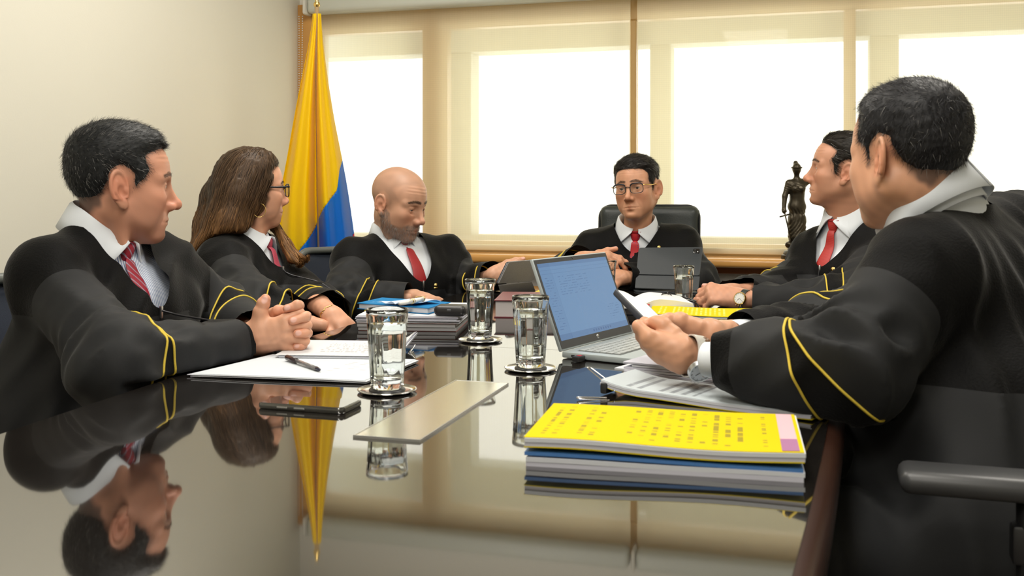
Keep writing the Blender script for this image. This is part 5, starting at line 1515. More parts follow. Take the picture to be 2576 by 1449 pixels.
# ------------------------------------------------------------------ chairs in place
office_chair((-1.46, 1.80), -6, 'black office chair under the man with clasped hands', back_h=0.42, back_z=0.46, back_w=0.46, arms=False)
office_chair((-1.66, 2.70), 8, 'black mesh office chair behind the long-haired woman', back_h=0.36, back_z=0.46, arms=False)
office_chair((-1.43, 3.36), -34, 'mesh office chair with grey frame behind the bald man', back_h=0.40, back_z=0.46, back_w=0.46, arms=False)
office_chair((-0.585, 3.80), -88, 'high black leather chair at the head of the table', leather=True, back_h=0.585, back_z=0.44, back_w=0.41, arms=False)
office_chair((0.27, 3.40), -135, 'black office chair under the man in profile by the statue', back_h=0.36, back_z=0.46, arms=False)
office_chair((0.285, 1.655), 178, 'black office chair with grey armrests under the man seen from behind', arm_z=0.715, back_h=0.40, back_z=0.48)

# ------------------------------------------------------------------ flag
fd_ = 3.95
yv = [34, 60, 100, 200, 300, 400, 470, 550, 600, 680, 760, 860]
xl = [788, 783, 778, 757, 737, 719, 705, 699, 698, 700, 706, 716]
xr_ = [806, 809, 811, 824, 840, 860, 873, 885, 892, 902, 908, 900]
nu, nv = 90, 110
ys = np.linspace(34, 860, nv); XLs = np.interp(ys, yv, xl); XRs = np.interp(ys, yv, xr_)
def sm(a):
    b = np.concatenate([[a[0]] * 4, a, [a[-1]] * 4]); return np.convolve(b, np.ones(9) / 9, 'valid')
XLs, XRs = sm(XLs), sm(XRs)
V, S1, S2 = [], [], []
for j in range(nv):
    for i in range(nu):
        u = i / (nu - 1); y = ys[j]; k = (y - 34) / 820
        amp = 0.012 + 0.055 * min(1, k * 1.6)
        dd = amp * (math.sin(u * 13.5 + 0.8 * k + 0.5) + 0.45 * math.sin(u * 25 + 2 * k)) - 0.05 * math.sin(u * math.pi) * k
        uu = u + 0.018 * math.sin(u * 13.5 + 2.0)
        x = XLs[j] + (XRs[j] - XLs[j]) * min(1, max(0, uu))
        V.append(px(x, y, fd_ + dd))
        xs = XLs[j] + (XRs[j] - XLs[j]) * u
        yb = np.interp(xs, [690, 751, 846, 850, 862, 900], [745, 637, 478, 430, 395, 330]); S1.append(yb - y)
        yr = np.interp(xs, [690, 813, 894, 930], [960, 751, 578, 480]); S2.append(yr - y)
V = np.array(V, np.float32)
Q = np.array([(j * nu + i, j * nu + i + 1, (j + 1) * nu + i + 1, (j + 1) * nu + i) for j in range(nv - 1) for i in range(nu - 1)], np.int32)
flag = thing('flag', 'yellow, blue and red flag hanging from a pole in the corner', 'flag', loc=tuple(px(797, 400, fd_) * A(1, 1, 0)))
fl0 = np.array(flag.location)
def satin(name, c):
    m = pmat(name, c, 0.42, sheen=0.2, bump=(500, 0.06)); n = m.node_tree.nodes; b = n['Principled BSDF']
    tl = n.new('ShaderNodeBsdfTranslucent'); tl.inputs[0].default_value = (*c, 1); mx = n.new('ShaderNodeMixShader'); mx.inputs[0].default_value = 0.55
    l = m.node_tree.links; l.new(b.outputs[0], mx.inputs[1]); l.new(tl.outputs[0], mx.inputs[2]); l.new(mx.outputs[0], n['Material Output'].inputs[0])
    return m
T = tris(Q)
(Vy, Ty), (Vr, Tr) = split_mesh(V, T, np.array(S1))
mesh_obj('yellow_band', Vy - fl0, Ty, satin('yellow_satin', (1.0, 0.78, 0.0)), flag)
def red_s(Vv):
    out = []
    for p in Vv:
        d = p @ V_FWD; x = CX_PX + (p @ V_RIGHT) / d * F_PX; y = HOR_PX + (CAMZ - p[2]) / d * F_PX
        out.append(np.interp(x, [690, 813, 894, 930], [960, 751, 578, 480]) - y)
    return np.array(out)
(Vb, Tb), (Vr, Tr) = split_mesh(Vr, Tr, red_s(Vr))
mesh_obj('blue_band', Vb - fl0, Tb, satin('blue_satin', (0.0, 0.24, 0.80)), flag)
mesh_obj('red_band', Vr - fl0, Tr, satin('red_satin', (0.75, 0.01, 0.04)), flag)
for o in flag.children:
    md = o.modifiers.new('thick', 'SOLIDIFY'); md.thickness = 0.0015
pt = px(797, 14, fd_); pb = A(pt[0], pt[1], 0.0)
tube_obj('pole', [V_FWD * 0.10 + A(0, 0, 0.02), A(0, 0, pt[2])], 0.009, M['wood_dark'], flag, 10)
V, Fq = lathe([(0.0001, 0.028), (0.006, 0.024), (0.009, 0.014), (0.006, 0.004), (0.012, -0.002), (0.013, -0.012), (0.007, -0.02), (0.0001, -0.022)], 16, (0, 0, pt[2] + 0.012))
mesh_obj('finial', V, Fq, M['gold'], flag)
V, Fq = lathe([(0.0001, 0.05), (0.02, 0.05), (0.025, 0.02), (0.13, 0.012), (0.135, 0.0), (0.0001, 0.0)], 24); mesh_obj('base', V, Fq, M['wood_dark'], flag, sharp=40)

# ------------------------------------------------------------------ bronze statue of justice on the sill
sb = at_y(2003, 655, 4.155); sb[2] = SILL_Z
M['bronze'] = pmat('dark_bronze', (0.060, 0.050, 0.034), 0.36, metal=0.75, noise=(40, 0.45), bump=(120, 0.25))
sb = sb * 1.0
st = thing('statue', 'dark bronze statuette of blindfolded justice with sword on the window sill', 'statue', loc=tuple(sb))
def stat(p):
    # x right in the photo, y away, z up; metres
    d = sd_cone(p, (0.0, 0, 0.085), (0.004, 0, 0.175), 0.030, 0.026)                     # skirt
    d = smin(d, sd_cone(p, (-0.006, -0.004, 0.075), (-0.010, 0, 0.15), 0.017, 0.022), 0.012)
    d = smin(d, sd_cone(p, (0.016, -0.008, 0.060), (0.016, -0.012, 0.155), 0.016, 0.017), 0.010)
    d = smin(d, sd_ell(p, (0.002, 0, 0.195), (0.033, 0.024, 0.022)), 0.015)               # hips
    d = smin(d, sd_cone(p, (0.003, 0, 0.205), (0.003, 0, 0.265), 0.025, 0.030), 0.02)      # trunk
    d = smin(d, sd_cone(p, (-0.022, 0, 0.283), (0.026, 0, 0.286), 0.015, 0.015), 0.015)    # shoulders
    for s in (-1, 1): d = smin(d, sd_sphere(p, A(0.003 + s * 0.013, -0.022, 0.262).astype(F32), 0.012), 0.010)
    d = smin(d, sd_cone(p, (0.002, 0, 0.295), (0.001, -0.003, 0.318), 0.010, 0.010), 0.012)
    d = smin(d, sd_ell(p, (0.000, -0.006, 0.338), (0.0165, 0.019, 0.022)), 0.006)
    d = smin(d, sd_sphere(p, A(-0.001, 0.004, 0.360).astype(F32), 0.009), 0.006)            # bun
    d = smin(d, sd_chain(p, [(-0.028, 0, 0.283), (-0.044, -0.004, 0.235), (-0.050, -0.014, 0.190)], [0.013, 0.010, 0.008], 0.006), 0.008)
    d = smin(d, sd_sphere(p, A(-0.050, -0.017, 0.180).astype(F32), 0.010), 0.004)
    d = smin(d, sd_chain(p, [(0.028, 0, 0.286), (0.065, -0.004, 0.297), (0.105, -0.010, 0.312)], [0.013, 0.010, 0.007], 0.006), 0.008)
    for a, b in (((-0.004, 0, 0.09), (-0.006, -0.006, 0.045)), ((0.014, -0.006, 0.08), (0.010, -0.012, 0.045))):
        d = smin(d, sd_cone(p, a, b, 0.013, 0.010), 0.008)
    d = smin(d, sd_cone(p, (0.0, -0.01, 0.046), (0.004, -0.026, 0.042), 0.009, 0.007), 0.006)
    d = d + 0.0016 * np.sin(p[:, 0] * 520 + 14 * np.sin(p[:, 2] * 30)) * sstep(0.20, 0.17, p[:, 2]) * sstep(0.05, 0.08, p[:, 2])
    d = d + 0.0010 * np.sin(p[:, 2] * 700 + p[:, 0] * 300) * sstep(0.24, 0.27, p[:, 2]) * sstep(0.29, 0.27, p[:, 2])
    return d
V, Q = mesh_sdf(stat, [-0.09, -0.06, 0.02], [0.14, 0.06, 0.39], 0.0034)
Rz = np.stack([V_RIGHT, V_FWD, V_UP], 1)
def stp(P): return np.asarray(P) @ Rz.T * 1.06
mesh_obj('figure', stp(V), Q, M['bronze'], st)
V, Fq = lathe([(0.0001, 0.052), (0.030, 0.052), (0.033, 0.046), (0.034, 0.034), (0.046, 0.030), (0.050, 0.022), (0.050, 0.017), (0.058, 0.014), (0.060, 0.004), (0.058, 0.0), (0.0001, 0.0)], 28, (0, 0, 0.001)); mesh_obj('plinth', V, Fq, M['bronze'], st, sharp=50)
def rock(p): return sd_ell(p, (-0.02, -0.012, 0.055), (0.026, 0.02, 0.014)) + 0.003 * np.sin(p[:, 0] * 200) * np.sin(p[:, 1] * 170 + p[:, 2] * 90)
V, Q = mesh_sdf(rock, [-0.06, -0.05, 0.03], [0.02, 0.03, 0.08], 0.004); mesh_obj('serpent_book', stp(V), Q, M['bronze'], st)
V, Fq = join_geo([tube([(-0.0535, -0.018, 0.196), (-0.022, -0.020, 0.056)], [0.0032, 0.0018], 6), tube([(-0.067, -0.018, 0.158), (-0.029, -0.018, 0.168)], 0.0030, 6)])
mesh_obj('sword', stp(V), Fq, M['bronze'], st)
a_ = np.linspace(0, 6.283, 24, endpoint=False)
V, Fq = tube([(0.105, -0.012, 0.312), (0.105, -0.012, 0.285)], 0.0012, 5); V2, F2 = tube([(0.078, -0.012, 0.290), (0.132, -0.012, 0.290)], 0.0018, 5)
parts_ = [(V, Fq), (V2, F2)]
for x_ in (0.078, 0.132):
    parts_.append(lathe([(0.0001, -0.004), (0.012, -0.002), (0.016, 0.003)], 14, (x_, -0.012, 0.235)))
    for k_ in range(3): parts_.append(tube([(x_, -0.012, 0.290), (x_ + 0.015 * math.cos(k_ * 2.1), -0.012 + 0.015 * math.sin(k_ * 2.1), 0.238)], 0.0006, 4))
V, Fq = join_geo(parts_); mesh_obj('scales', stp(V), Fq, M['bronze'], st)
mesh_obj('blindfold', stp(tube([(0.0175 * math.cos(t), -0.006 + 0.0200 * math.sin(t), 0.342) for t in a_], 0.0032, 6, True)[0]), tube([(0, 0, 0)] * 0 + [(math.cos(t), math.sin(t), 0) for t in a_], 0.0032, 6, True)[1], M['bronze'], st)

# ------------------------------------------------------------------ drinking glasses and coasters
M['glass'] = pmat('clear_glass', (0.97, 0.995, 0.985), 0.0, trans=1.0, ior=1.47)
M['water'] = pmat('water', (0.985, 0.995, 0.99), 0.0, trans=1.0, ior=1.33)
def facet(r, a, k):
    """radius of an octagon blended with a circle"""
    s = math.pi / 8; m = ((a + s) % (2 * s)) - s
    return r * ((1 - k) + k * math.cos(s) / math.cos(m))
def ring_pts(r, z, k, n=48): return [(facet(r, a, k) * math.cos(a), facet(r, a, k) * math.sin(a), z) for a in np.linspace(0, 2 * math.pi, n, endpoint=False)]
def grid_rings(rings):
    n = len(rings[0]); V = [p for r in rings for p in r]
    Fq = [(i * n + m, i * n + (m + 1) % n, (i + 1) * n + (m + 1) % n, (i + 1) * n + m) for i in range(len(rings) - 1) for m in range(n)]
    return V, Fq
def tumbler(loc, label, sc=1.0, fill=0.82, rot=0.2, coaster=True, clabel=None, h=0.134):
    zc = 0.0055 if coaster else 0.0
    t = thing('water_glass', label, 'glass', 'water glasses on the table', (loc[0], loc[1], TZ + zc + 0.0004), rot)
    rb, rt = 0.0275 * sc, 0.0355 * sc; w = 0.0026 * sc; hb = 0.016 * sc; H_ = h * sc
    def ro(z): return rb + (rt - rb) * (z / H_)
    rings = [ring_pts(0.0003, 0, 0)] + [ring_pts(rb * 0.9, 0.0, .6), ring_pts(rb, 0.003, .9)]
    for z in np.linspace(0.012, 0.86 * H_, 6): rings.append(ring_pts(ro(z), z, 1.0))
    rings += [ring_pts(ro(H_) * 1.0, 0.93 * H_, 0.35), ring_pts(ro(H_), H_ - 0.001, 0.0), ring_pts(ro(H_) - w * 0.5, H_, 0.0), ring_pts(ro(H_) - w, H_ - 0.001, 0.0)]
    for z in np.linspace(0.93 * H_, hb + 0.004, 6): rings.append(ring_pts(ro(z) - w, z, 0.25))
    rings += [ring_pts(rb - w - 0.003, hb, 0.2), ring_pts(0.0003, hb + 0.0005, 0)]
    V, Fq = grid_rings(rings); mesh_obj('tumbler', V, Fq, M['glass'], t)
    zt = fill * H_; e = 0.0004
    rings = [ring_pts(0.0003, hb + 0.0003, 0), ring_pts(rb - w - 0.0028, hb - e, 0.2)] + [ring_pts(ro(z) - w + e, z, 0.25) for z in np.linspace(hb + 0.004, zt, 6)] + [ring_pts(ro(zt) - w - 0.002, zt - 0.0005, 0.1), ring_pts(0.0003, zt - 0.0006, 0)]
    V, Fq = grid_rings(rings); mesh_obj('water', V, Fq, M['water'], t)
    if coaster:
        c = thing('coaster', clabel, 'coaster', 'round coasters', (loc[0], loc[1], TZ))
        V, Fq = lathe([(0.0001, 0.0030), (0.036, 0.0030), (0.047, 0.0040), (0.0485, 0.0055), (0.050, 0.0050), (0.0495, 0.0035), (0.038, 0.0012), (0.0001, 0.0012)], 40); mesh_obj('dish', V, Fq, M['chrome'], c)
        V, Fq = lathe([(0.0001, 0.0012), (0.037, 0.0012), (0.036, 0.0), (0.0001, 0.0)], 32); mesh_obj('base', V, Fq, M['black_plastic'], c)
        V, Fq = lathe([(0.0001, 0.0053), (0.030, 0.0053), (0.031, 0.0031)], 32); mesh_obj('felt', V, Fq, M['black_plastic'], c)
tumbler(on(974, 985), 'water glass nearest the smartphone on the table', rot=0.1, clabel='round chrome coaster beside the smartphone')
tumbler(on(1208, 858), 'water glass in front of the stack of books and files', rot=0.3, clabel='round chrome coaster in front of the book stack')
tumbler(on(1335, 930), 'water glass at the corner of the open laptop', rot=0.0, clabel='round chrome coaster by the laptop corner')
tumbler(on(1720, 768), 'water glass in front of the black tablet, behind the yellow folder', 0.88, 0.0 + 0.76, 0.35, coaster=False)
tumbler(on(1527, 748), 'water glass half hidden behind the laptop screen', 0.88, 0.6, 0.2, coaster=False)

# ------------------------------------------------------------------ papers and books
def print_mat(name, base, ink, rows=26, along='u', density=0.55, region=(0.08, 0.92, 0.06, 0.94), words=38, strength=0.75, seed=0.0):
    """flat print: rows of word-like dashes in sheet coordinates"""
    m, n, l, b = new_mat(name); b.inputs['Roughness'].default_value = 0.8; b.inputs['Specular IOR Level'].default_value = 0.15
    at = n.new('ShaderNodeAttribute'); at.attribute_name = 'sheet'
    sp = n.new('ShaderNodeSeparateColor'); l.new(at.outputs['Color'], sp.inputs[0])
    U, Vv = (sp.outputs[0], sp.outputs[1]) if along == 'u' else (sp.outputs[1], sp.outputs[0])
    def mth(op, a, b_=None):
        x = n.new('ShaderNodeMath'); x.operation = op
        for i, v in enumerate((a, b_)):
            if v is None: continue
            if isinstance(v, (int, float)): x.inputs[i].default_value = v
            else: l.new(v, x.inputs[i])
        return x.outputs[0]
    rv = mth('MULTIPLY', Vv, rows); row = mth('FLOOR', rv); fr = mth('FRACT', rv)
    inrow = mth('LESS_THAN', fr, 0.45)
    cx = n.new('ShaderNodeCombineXYZ'); l.new(mth('MULTIPLY', U, words), cx.inputs[0]); l.new(mth('MULTIPLY', row, 7.31), cx.inputs[1]); cx.inputs[2].default_value = seed
    nz = n.new('ShaderNodeTexNoise'); nz.inputs['Scale'].default_value = 1.0; nz.inputs['Detail'].default_value = 1; l.new(cx.outputs[0], nz.inputs['Vector'])
    word = mth('GREATER_THAN', nz.outputs['Fac'], 1 - density - 0.05)
    wn_ = n.new('ShaderNodeTexWhiteNoise'); wn_.noise_dimensions = '1D'; l.new(mth('ADD', row, seed), wn_.inputs['W'])
    rowon = mth('GREATER_THAN', wn_.outputs['Value'], 0.28)
    k = mth('MULTIPLY', mth('MULTIPLY', inrow, word), rowon)
    for v, lo, hi in ((sp.outputs[0], region[0], region[1]), (sp.outputs[1], region[2], region[3])):
        k = mth('MULTIPLY', k, mth('MULTIPLY', mth('GREATER_THAN', v, lo), mth('LESS_THAN', v, hi)))
    k = mth('MULTIPLY', k, strength)
    mx = n.new('ShaderNodeMix'); mx.data_type = 'RGBA'; mx.inputs['A'].default_value = (*base, 1); mx.inputs['B'].default_value = (*ink, 1)
    l.new(k, mx.inputs['Factor']); l.new(mx.outputs['Result'], b.inputs['Base Color'])
    return m
def leaf_slab(name, c4, thick, mat, parent, lift=None, nu=16, nv=10, origin=None):
    """a pad of paper: c4 near-left, near-right, far-right, far-left lower corners; lift(u,v) raises it"""
    c4 = [np.asarray(c, float) for c in c4]; lift = lift or (lambda u, v: 0.0)
    top, bot, uv = [], [], []
    for j in range(nv + 1):
        for i in range(nu + 1):
            u, v = i / nu, j / nv
            p = (c4[0] * (1 - u) + c4[1] * u) * (1 - v) + (c4[3] * (1 - u) + c4[2] * u) * v
            p = p + A(0, 0, lift(u, v)); bot.append(p); top.append(p + A(0, 0, thick)); uv.append((u, v, 0))
    n1 = (nu + 1) * (nv + 1); V = np.array(top + bot); Fq = []
    for j in range(nv):
        for i in range(nu):
            a = j * (nu + 1) + i; Fq.append((a, a + 1, a + nu + 2, a + nu + 1)); Fq.append((n1 + a + nu + 1, n1 + a + nu + 2, n1 + a + 1, n1 + a))
    for i in range(nu):
        Fq.append((n1 + i, n1 + i + 1, i + 1, i)); a = nv * (nu + 1) + i; Fq.append((a, a + 1, n1 + a + 1, n1 + a))
    for j in range(nv):
        a = j * (nu + 1); Fq.append((a, a + nu + 1, n1 + a + nu + 1, n1 + a)); a += nu; Fq.append((n1 + a, n1 + a + nu + 1, a + nu + 1, a))
    if origin is not None: V = V - origin
    return mesh_obj(name, V, Fq, mat, parent, attrs={'sheet': np.array(uv + [(-1, -1, 0)] * n1)}, sharp=50)
def stack(name, label, cat, c4, layers, group=None, seed=0, jitter=0.003):
    """layers: (part name, thickness, material, lift fn or None)"""
    rs = np.random.RandomState(seed); o = (np.asarray(c4[0]) + np.asarray(c4[2])) / 2 * A(1, 1, 0) + A(0, 0, min(c[2] for c in c4))
    t = thing(name, label, cat, group, tuple(o)); z = 0.0
    for ly in layers:
        nm, th, mt, lf = (list(ly) + [None])[:4]
        jit = [np.append(rs.normal(size=2) * jitter, 0) for _ in range(4)]
        if jitter: sh = np.append(rs.normal(size=2) * jitter, 0); jit = [sh + j * 0.3 for j in jit]
        leaf_slab(nm, [np.asarray(c, float) + A(0, 0, z) + d for c, d in zip(c4, jit)], th - 0.0002, mt, t, lf, origin=o)
        z += th
    return t
def quad(p, e, n_, w, d): return [p, p + e * w, p + e * w + n_ * d, p + n_ * d]
flat = lambda p: np.asarray(p) * A(1, 1, 0) + A(0, 0, TZ)
PAP = M['paper']; PAP2 = pmat('paper_cool', (0.58, 0.58, 0.66), 0.8); PAP3 = pmat('paper_edge', (0.46, 0.46, 0.52), 0.8)
ink = (0.10, 0.10, 0.13)
pm_doc = print_mat('printed_page', (0.58, 0.64, 0.67), ink, 18, 'v', 0.6, (0.10, 0.46, 0.10, 0.92), 60, 0.55)
pm_hand = print_mat('handwritten_page', (0.64, 0.65, 0.67), (0.25, 0.22, 0.22), 9, 'u', 0.42, (0.30, 0.95, 0.15, 0.9), 60, 0.5, 3.3)
pm_note = print_mat('sketched_page', (0.60, 0.64, 0.68), (0.3, 0.28, 0.3), 12, 'v', 0.35, (0.66, 0.92, 0.2, 0.85), 30, 0.45, 5.0)
YEL = (0.64, 0.50, 0.0)
pm_yel = print_mat('yellow_printed_cover', YEL, (0.20, 0.16, 0.03), 22, 'v', 0.42, (0.05, 0.88, 0.10, 0.93), 26, 0.75, 1.7)
pm_yel2 = print_mat('yellow_report_cover', YEL, (0.75, 0.68, 0.20), 26, 'v', 0.5, (0.05, 0.88, 0.10, 0.93), 26, 0.7, 4.1)
BLUE = pmat('blue_cover', (0.055, 0.17, 0.42), 0.5); PINK = pmat('pink_tab', (0.66, 0.42, 0.47), 0.7); MAUVE = pmat('mauve_tab', (0.34, 0.14, 0.28), 0.7)
yel = pmat('yellow_card', YEL, 0.55)
# near right: yellow report on a blue one
fl_, fr_ = flat(on(1322, 1172)), flat(on(2022, 1214)); e_ = unit(fr_ - fl_); n_ = A(-e_[1], e_[0], 0); W_ = np.linalg.norm(fr_ - fl_)
wav = lambda u, v: 0.0022 * math.sin(u * 6.0 + 0.6) * (1 - 0.5 * v) + 0.002
stack('blue_report', 'thick white report with blue cover lying under the yellow one', 'report', quad(fl_, e_, n_, W_, 0.205),
      [('page_block', 0.0055, PAP2, lambda u, v: 0.0), ('page_block', 0.0055, PAP, lambda u, v: 0.0004 * math.sin(9 * u)), ('cover', 0.0042, BLUE, lambda u, v: 0.0012 * (1 + math.sin(u * 4 + 1.0)))], seed=3, jitter=0.0012)
tl = fl_ + A(0, 0, 0.0195)
yr_ = stack('yellow_report', 'white report with bright yellow printed cover and pink tab, topmost near pile', 'report', quad(tl - e_ * 0.002, e_, n_, W_ + 0.003, 0.205),
      [('back_cover', 0.0014, yel, wav), ('page_block', 0.0052, PAP2, wav), ('page_block', 0.0052, PAP, wav), ('cover', 0.0010, pm_yel, wav)], seed=4, jitter=0.0008)
o_ = np.array(yr_.location); z_ = 0.0195 + 0.0128
for (u0, u1, v0, v1, mt) in ((0.925, 0.985, 0.30, 0.985, PINK), (0.925, 0.985, 0.02, 0.30, MAUVE)):
    b_ = fl_ - e_ * 0.002 + A(0, 0, z_); Wd = W_ + 0.003
    leaf_slab('index_tab', [b_ + e_ * Wd * u0 + n_ * 0.205 * v0, b_ + e_ * Wd * u1 + n_ * 0.205 * v0, b_ + e_ * Wd * u1 + n_ * 0.205 * v1, b_ + e_ * Wd * u0 + n_ * 0.205 * v1], 0.0006, mt, yr_, lambda u, v: wav(u0 + (u1 - u0) * u, v0 + (v1 - v0) * v), 4, 4, o_)
# document with the big clip under the forearm
dl, dr = flat(on(1512, 992)), flat(on(2042, 1062)); e_ = unit(dr - dl); n_ = A(-e_[1], e_[0], 0); Wd = np.linalg.norm(dr - dl)
dlift = lambda u, v: 0.012 * max(0, 1 - u / 0.22) ** 2 + 0.0016 * math.sin(u * 7) + 0.0018
doc = stack('clipped_document', 'thick clipped document with curled printed top page under the forearm', 'document', quad(dl, e_, n_, Wd, 0.118),
      [('back_cover', 0.0012, yel, dlift), ('page_block', 0.005, PAP2, dlift), ('page_block', 0.004, PAP, dlift), ('top_page', 0.0012, pm_doc, dlift)], seed=5, jitter=0.001)
clip = thing('binder_clip', 'large black binder clip with wire levers on the clipped document', 'clip', loc=tuple(flat(on(1530, 990))))
c0 = np.array(clip.location)
def wire_lever(a, b, w, name='lever'):
    """wire loop from a to b"""
    d = unit(b - a); s = unit(np.cross(d, A(0.2, 0.1, 1)))
    pts = [a + s * w * 0.5, a + s * w * 0.45 + d * 0.01, b + s * w * 0.28, b + s * w * 0.15 + d * 0.006, b - s * w * 0.15 + d * 0.006, b - s * w * 0.28, a - s * w * 0.45 + d * 0.01, a - s * w * 0.5]
    V, Fq = tube(catmull(pts, 4), 0.0013, 6); return mesh_obj(name, V - c0, Fq, M['chrome'], clip)
wire_lever(px(1556, 984, 1.66), px(1488, 930, 1.70), 0.022); wire_lever(px(1530, 1004, 1.625), px(1462, 1001, 1.62), 0.022)
bm = bmesh.new(); bm_box(bm, (0, 0, 0.011), (0.012, 0.036, 0.018), rot=Matrix.Rotation(math.atan2(e_[1], e_[0]), 3, 'Z'), bevel=0.003)
bm_obj('clip_body', bm, M['black_plastic'], clip, smooth=True)
# ragged papers under the hand holding the phone
rl, rr_ = flat(on(1570, 950)), flat(on(1765, 972)); e_ = unit(rr_ - rl); n_ = A(-e_[1], e_[0], 0)
stack('loose_papers', 'ragged pile of white papers under the wrist with the steel watch', 'papers', quad(rl, e_, n_, 0.20, 0.14),
      [('sheet', 0.0034, [PAP, PAP2][k % 2], (lambda k: (lambda u, v: 0.0012 * math.sin(4 * u + k)))(k)) for k in range(8)], seed=8, jitter=0.0055)
# papers of the man on the left
ql, qr = flat(on(476, 948)), flat(on(915, 966)); e_ = unit(qr - ql); n_ = A(-e_[1], e_[0], 0)
l1 = lambda u, v: 0.0007 + 0.0015 * abs(math.sin(u * 3)) * (1 - v)
stack('note_sheets', 'flat spread of white note sheets under the black pen', 'papers', [ql, qr, qr + n_ * 0.235 + e_ * 0.02, ql + n_ * 0.235 + e_ * 0.05],
      [('sheet', 0.0012, [PAP2, PAP][k % 2], l1) for k in range(4)] + [('sheet', 0.0009, pm_note, l1)], seed=10, jitter=0.006)
ul, ur = flat(on(700, 908)), flat(on(1008, 912)); e_ = unit(ur - ul); n_ = A(-e_[1], e_[0], 0); zz_ = A(0, 0, 0.0068)
l2 = lambda u, v: 0.0008 + 0.022 * max(0, (u - 0.80) / 0.20) ** 2 * (0.35 + 0.65 * v)
stack('handwritten_pages', 'pile of handwritten pages with curled end under the clasped hands', 'papers', [ul + zz_, ur + zz_, ur + n_ * 0.20 + zz_, ul + n_ * 0.20 + zz_],
      [('sheet', 0.0011, [PAP, PAP2][k % 2], l2) for k in range(4)] + [('sheet', 0.0008, pm_hand, l2)], seed=11, jitter=0.003)
sp = thing('paper_clip', 'small silver paper clip on the curled page end behind the glass', 'clip', loc=tuple(flat(on(1036, 890)))); s0 = np.array(sp.location)
tube_obj('wire', catmull([px(1030, 890, 2.10) - s0, px(1044, 868, 2.12) - s0, px(1041, 872, 2.12) - s0, px(1030, 884, 2.10) - s0, px(1027, 892, 2.09) - s0, px(1040, 884, 2.11) - s0], 4), 0.0012, M['chrome'], sp, 6)
# pen on the sheets
a_, b_ = on(722, 899, 0.0135), on(806, 931, 0.0115); ax_ = unit(b_ - a_); L_ = np.linalg.norm(b_ - a_)
pen = thing('pen', 'clear ballpoint pen with dark cap lying on the note sheets', 'pen', loc=tuple(a_))
M['clear_plastic'] = pmat('clear_plastic', (0.85, 0.82, 0.80), 0.1, trans=0.8, ior=1.3)
tube_obj('cap', [ax_ * 0, ax_ * L_ * 0.30], 0.0052, pmat('pen_cap', (0.035, 0.02, 0.02), 0.25), pen, 12)
tube_obj('barrel', [ax_ * L_ * 0.28, ax_ * L_ * 0.90], 0.0040, M['clear_plastic'], pen, 10)
tube_obj('refill', [ax_ * L_ * 0.29, ax_ * L_ * 0.93], 0.0014, pmat('ink_refill', (0.10, 0.06, 0.06), 0.4), pen, 8)
tube_obj('tip', [ax_ * L_ * 0.90, ax_ * L_ * 0.97, ax_ * L_], [0.0042, 0.0028, 0.0008], pmat('pen_tip', (0.02, 0.02, 0.04), 0.3), pen, 10)
# smartphone on the table
def smartphone(c4, th, label, scr, body, bez=0.004):
    c4 = [np.asarray(c, float) for c in c4]; o = sum(c4) / 4; t = thing('smartphone', label, 'phone', loc=tuple(o))
    nrm = unit(np.cross(c4[1] - c4[0], c4[3] - c4[0]))
    def loop(ins, r, z):
        out = []
        for i in range(4):
            p, a, b = c4[i], unit(c4[(i - 1) % 4] - c4[i]), unit(c4[(i + 1) % 4] - c4[i])
            p = p + (a + b) * ins; q0, q1 = p + a * r, p + b * r; cc = p + (a + b) * r
            for k in np.linspace(0, 1, 6):
                an = k * math.pi / 2; out.append(cc - b * r * math.cos(an) * 1.0 - a * r * math.sin(an) + nrm * z - o)
        return out
    rings = [loop(0.0015, 0.009, -th), loop(0, 0.010, -th + 0.002), loop(0, 0.010, -0.002), loop(0.0012, 0.009, 0.0)]
    n = len(rings[0]); V = [p for r in rings for p in r]
    Fq = [(j * n + i, j * n + (i + 1) % n, (j + 1) * n + (i + 1) % n, (j + 1) * n + i) for j in range(3) for i in range(n)] + [tuple(range(n))[::-1], tuple(3 * n + i for i in range(n))]
    mesh_obj('case', V, Fq, body, t, sharp=45)
    V = loop(bez, 0.007, 0.0005); V2 = loop(bez, 0.007, -0.001)
    mesh_obj('screen', V + V2, [tuple(range(n))] + [(i, (i + 1) % n, n + (i + 1) % n, n + i) for i in range(n)], scr, t, smooth=False)
    for f_ in (0.3, 0.5):
        p = c4[0] * (1 - f_) + c4[1] * f_ - nrm * th * 0.5 - o
        bm = bmesh.new(); bm_box(bm, (0, 0, 0), (0.018, 0.0018, 0.0028), rot=Matrix.Rotation(math.atan2((c4[1] - c4[0])[1], (c4[1] - c4[0])[0]), 3, 'Z'), bevel=0.0007, seg=1)
        bmesh.ops.translate(bm, vec=p, verts=bm.verts); bm_obj('side_button', bm, M['silver'], t)
    return t
M['phone_glass'] = pmat('phone_glass', (0.012, 0.012, 0.016), 0.02, ior=3.0)
ph_c = [on(645, 1013, 0.0095), on(862, 1028, 0.0095), on(914, 1004, 0.0095), on(699, 995, 0.0095)]
smartphone(ph_c, 0.0092, 'black smartphone lying face up with mirror-like screen on the table', M['phone_glass'], pmat('phone_case', (0.16, 0.16, 0.155), 0.18, metal=0.9), 0.003)
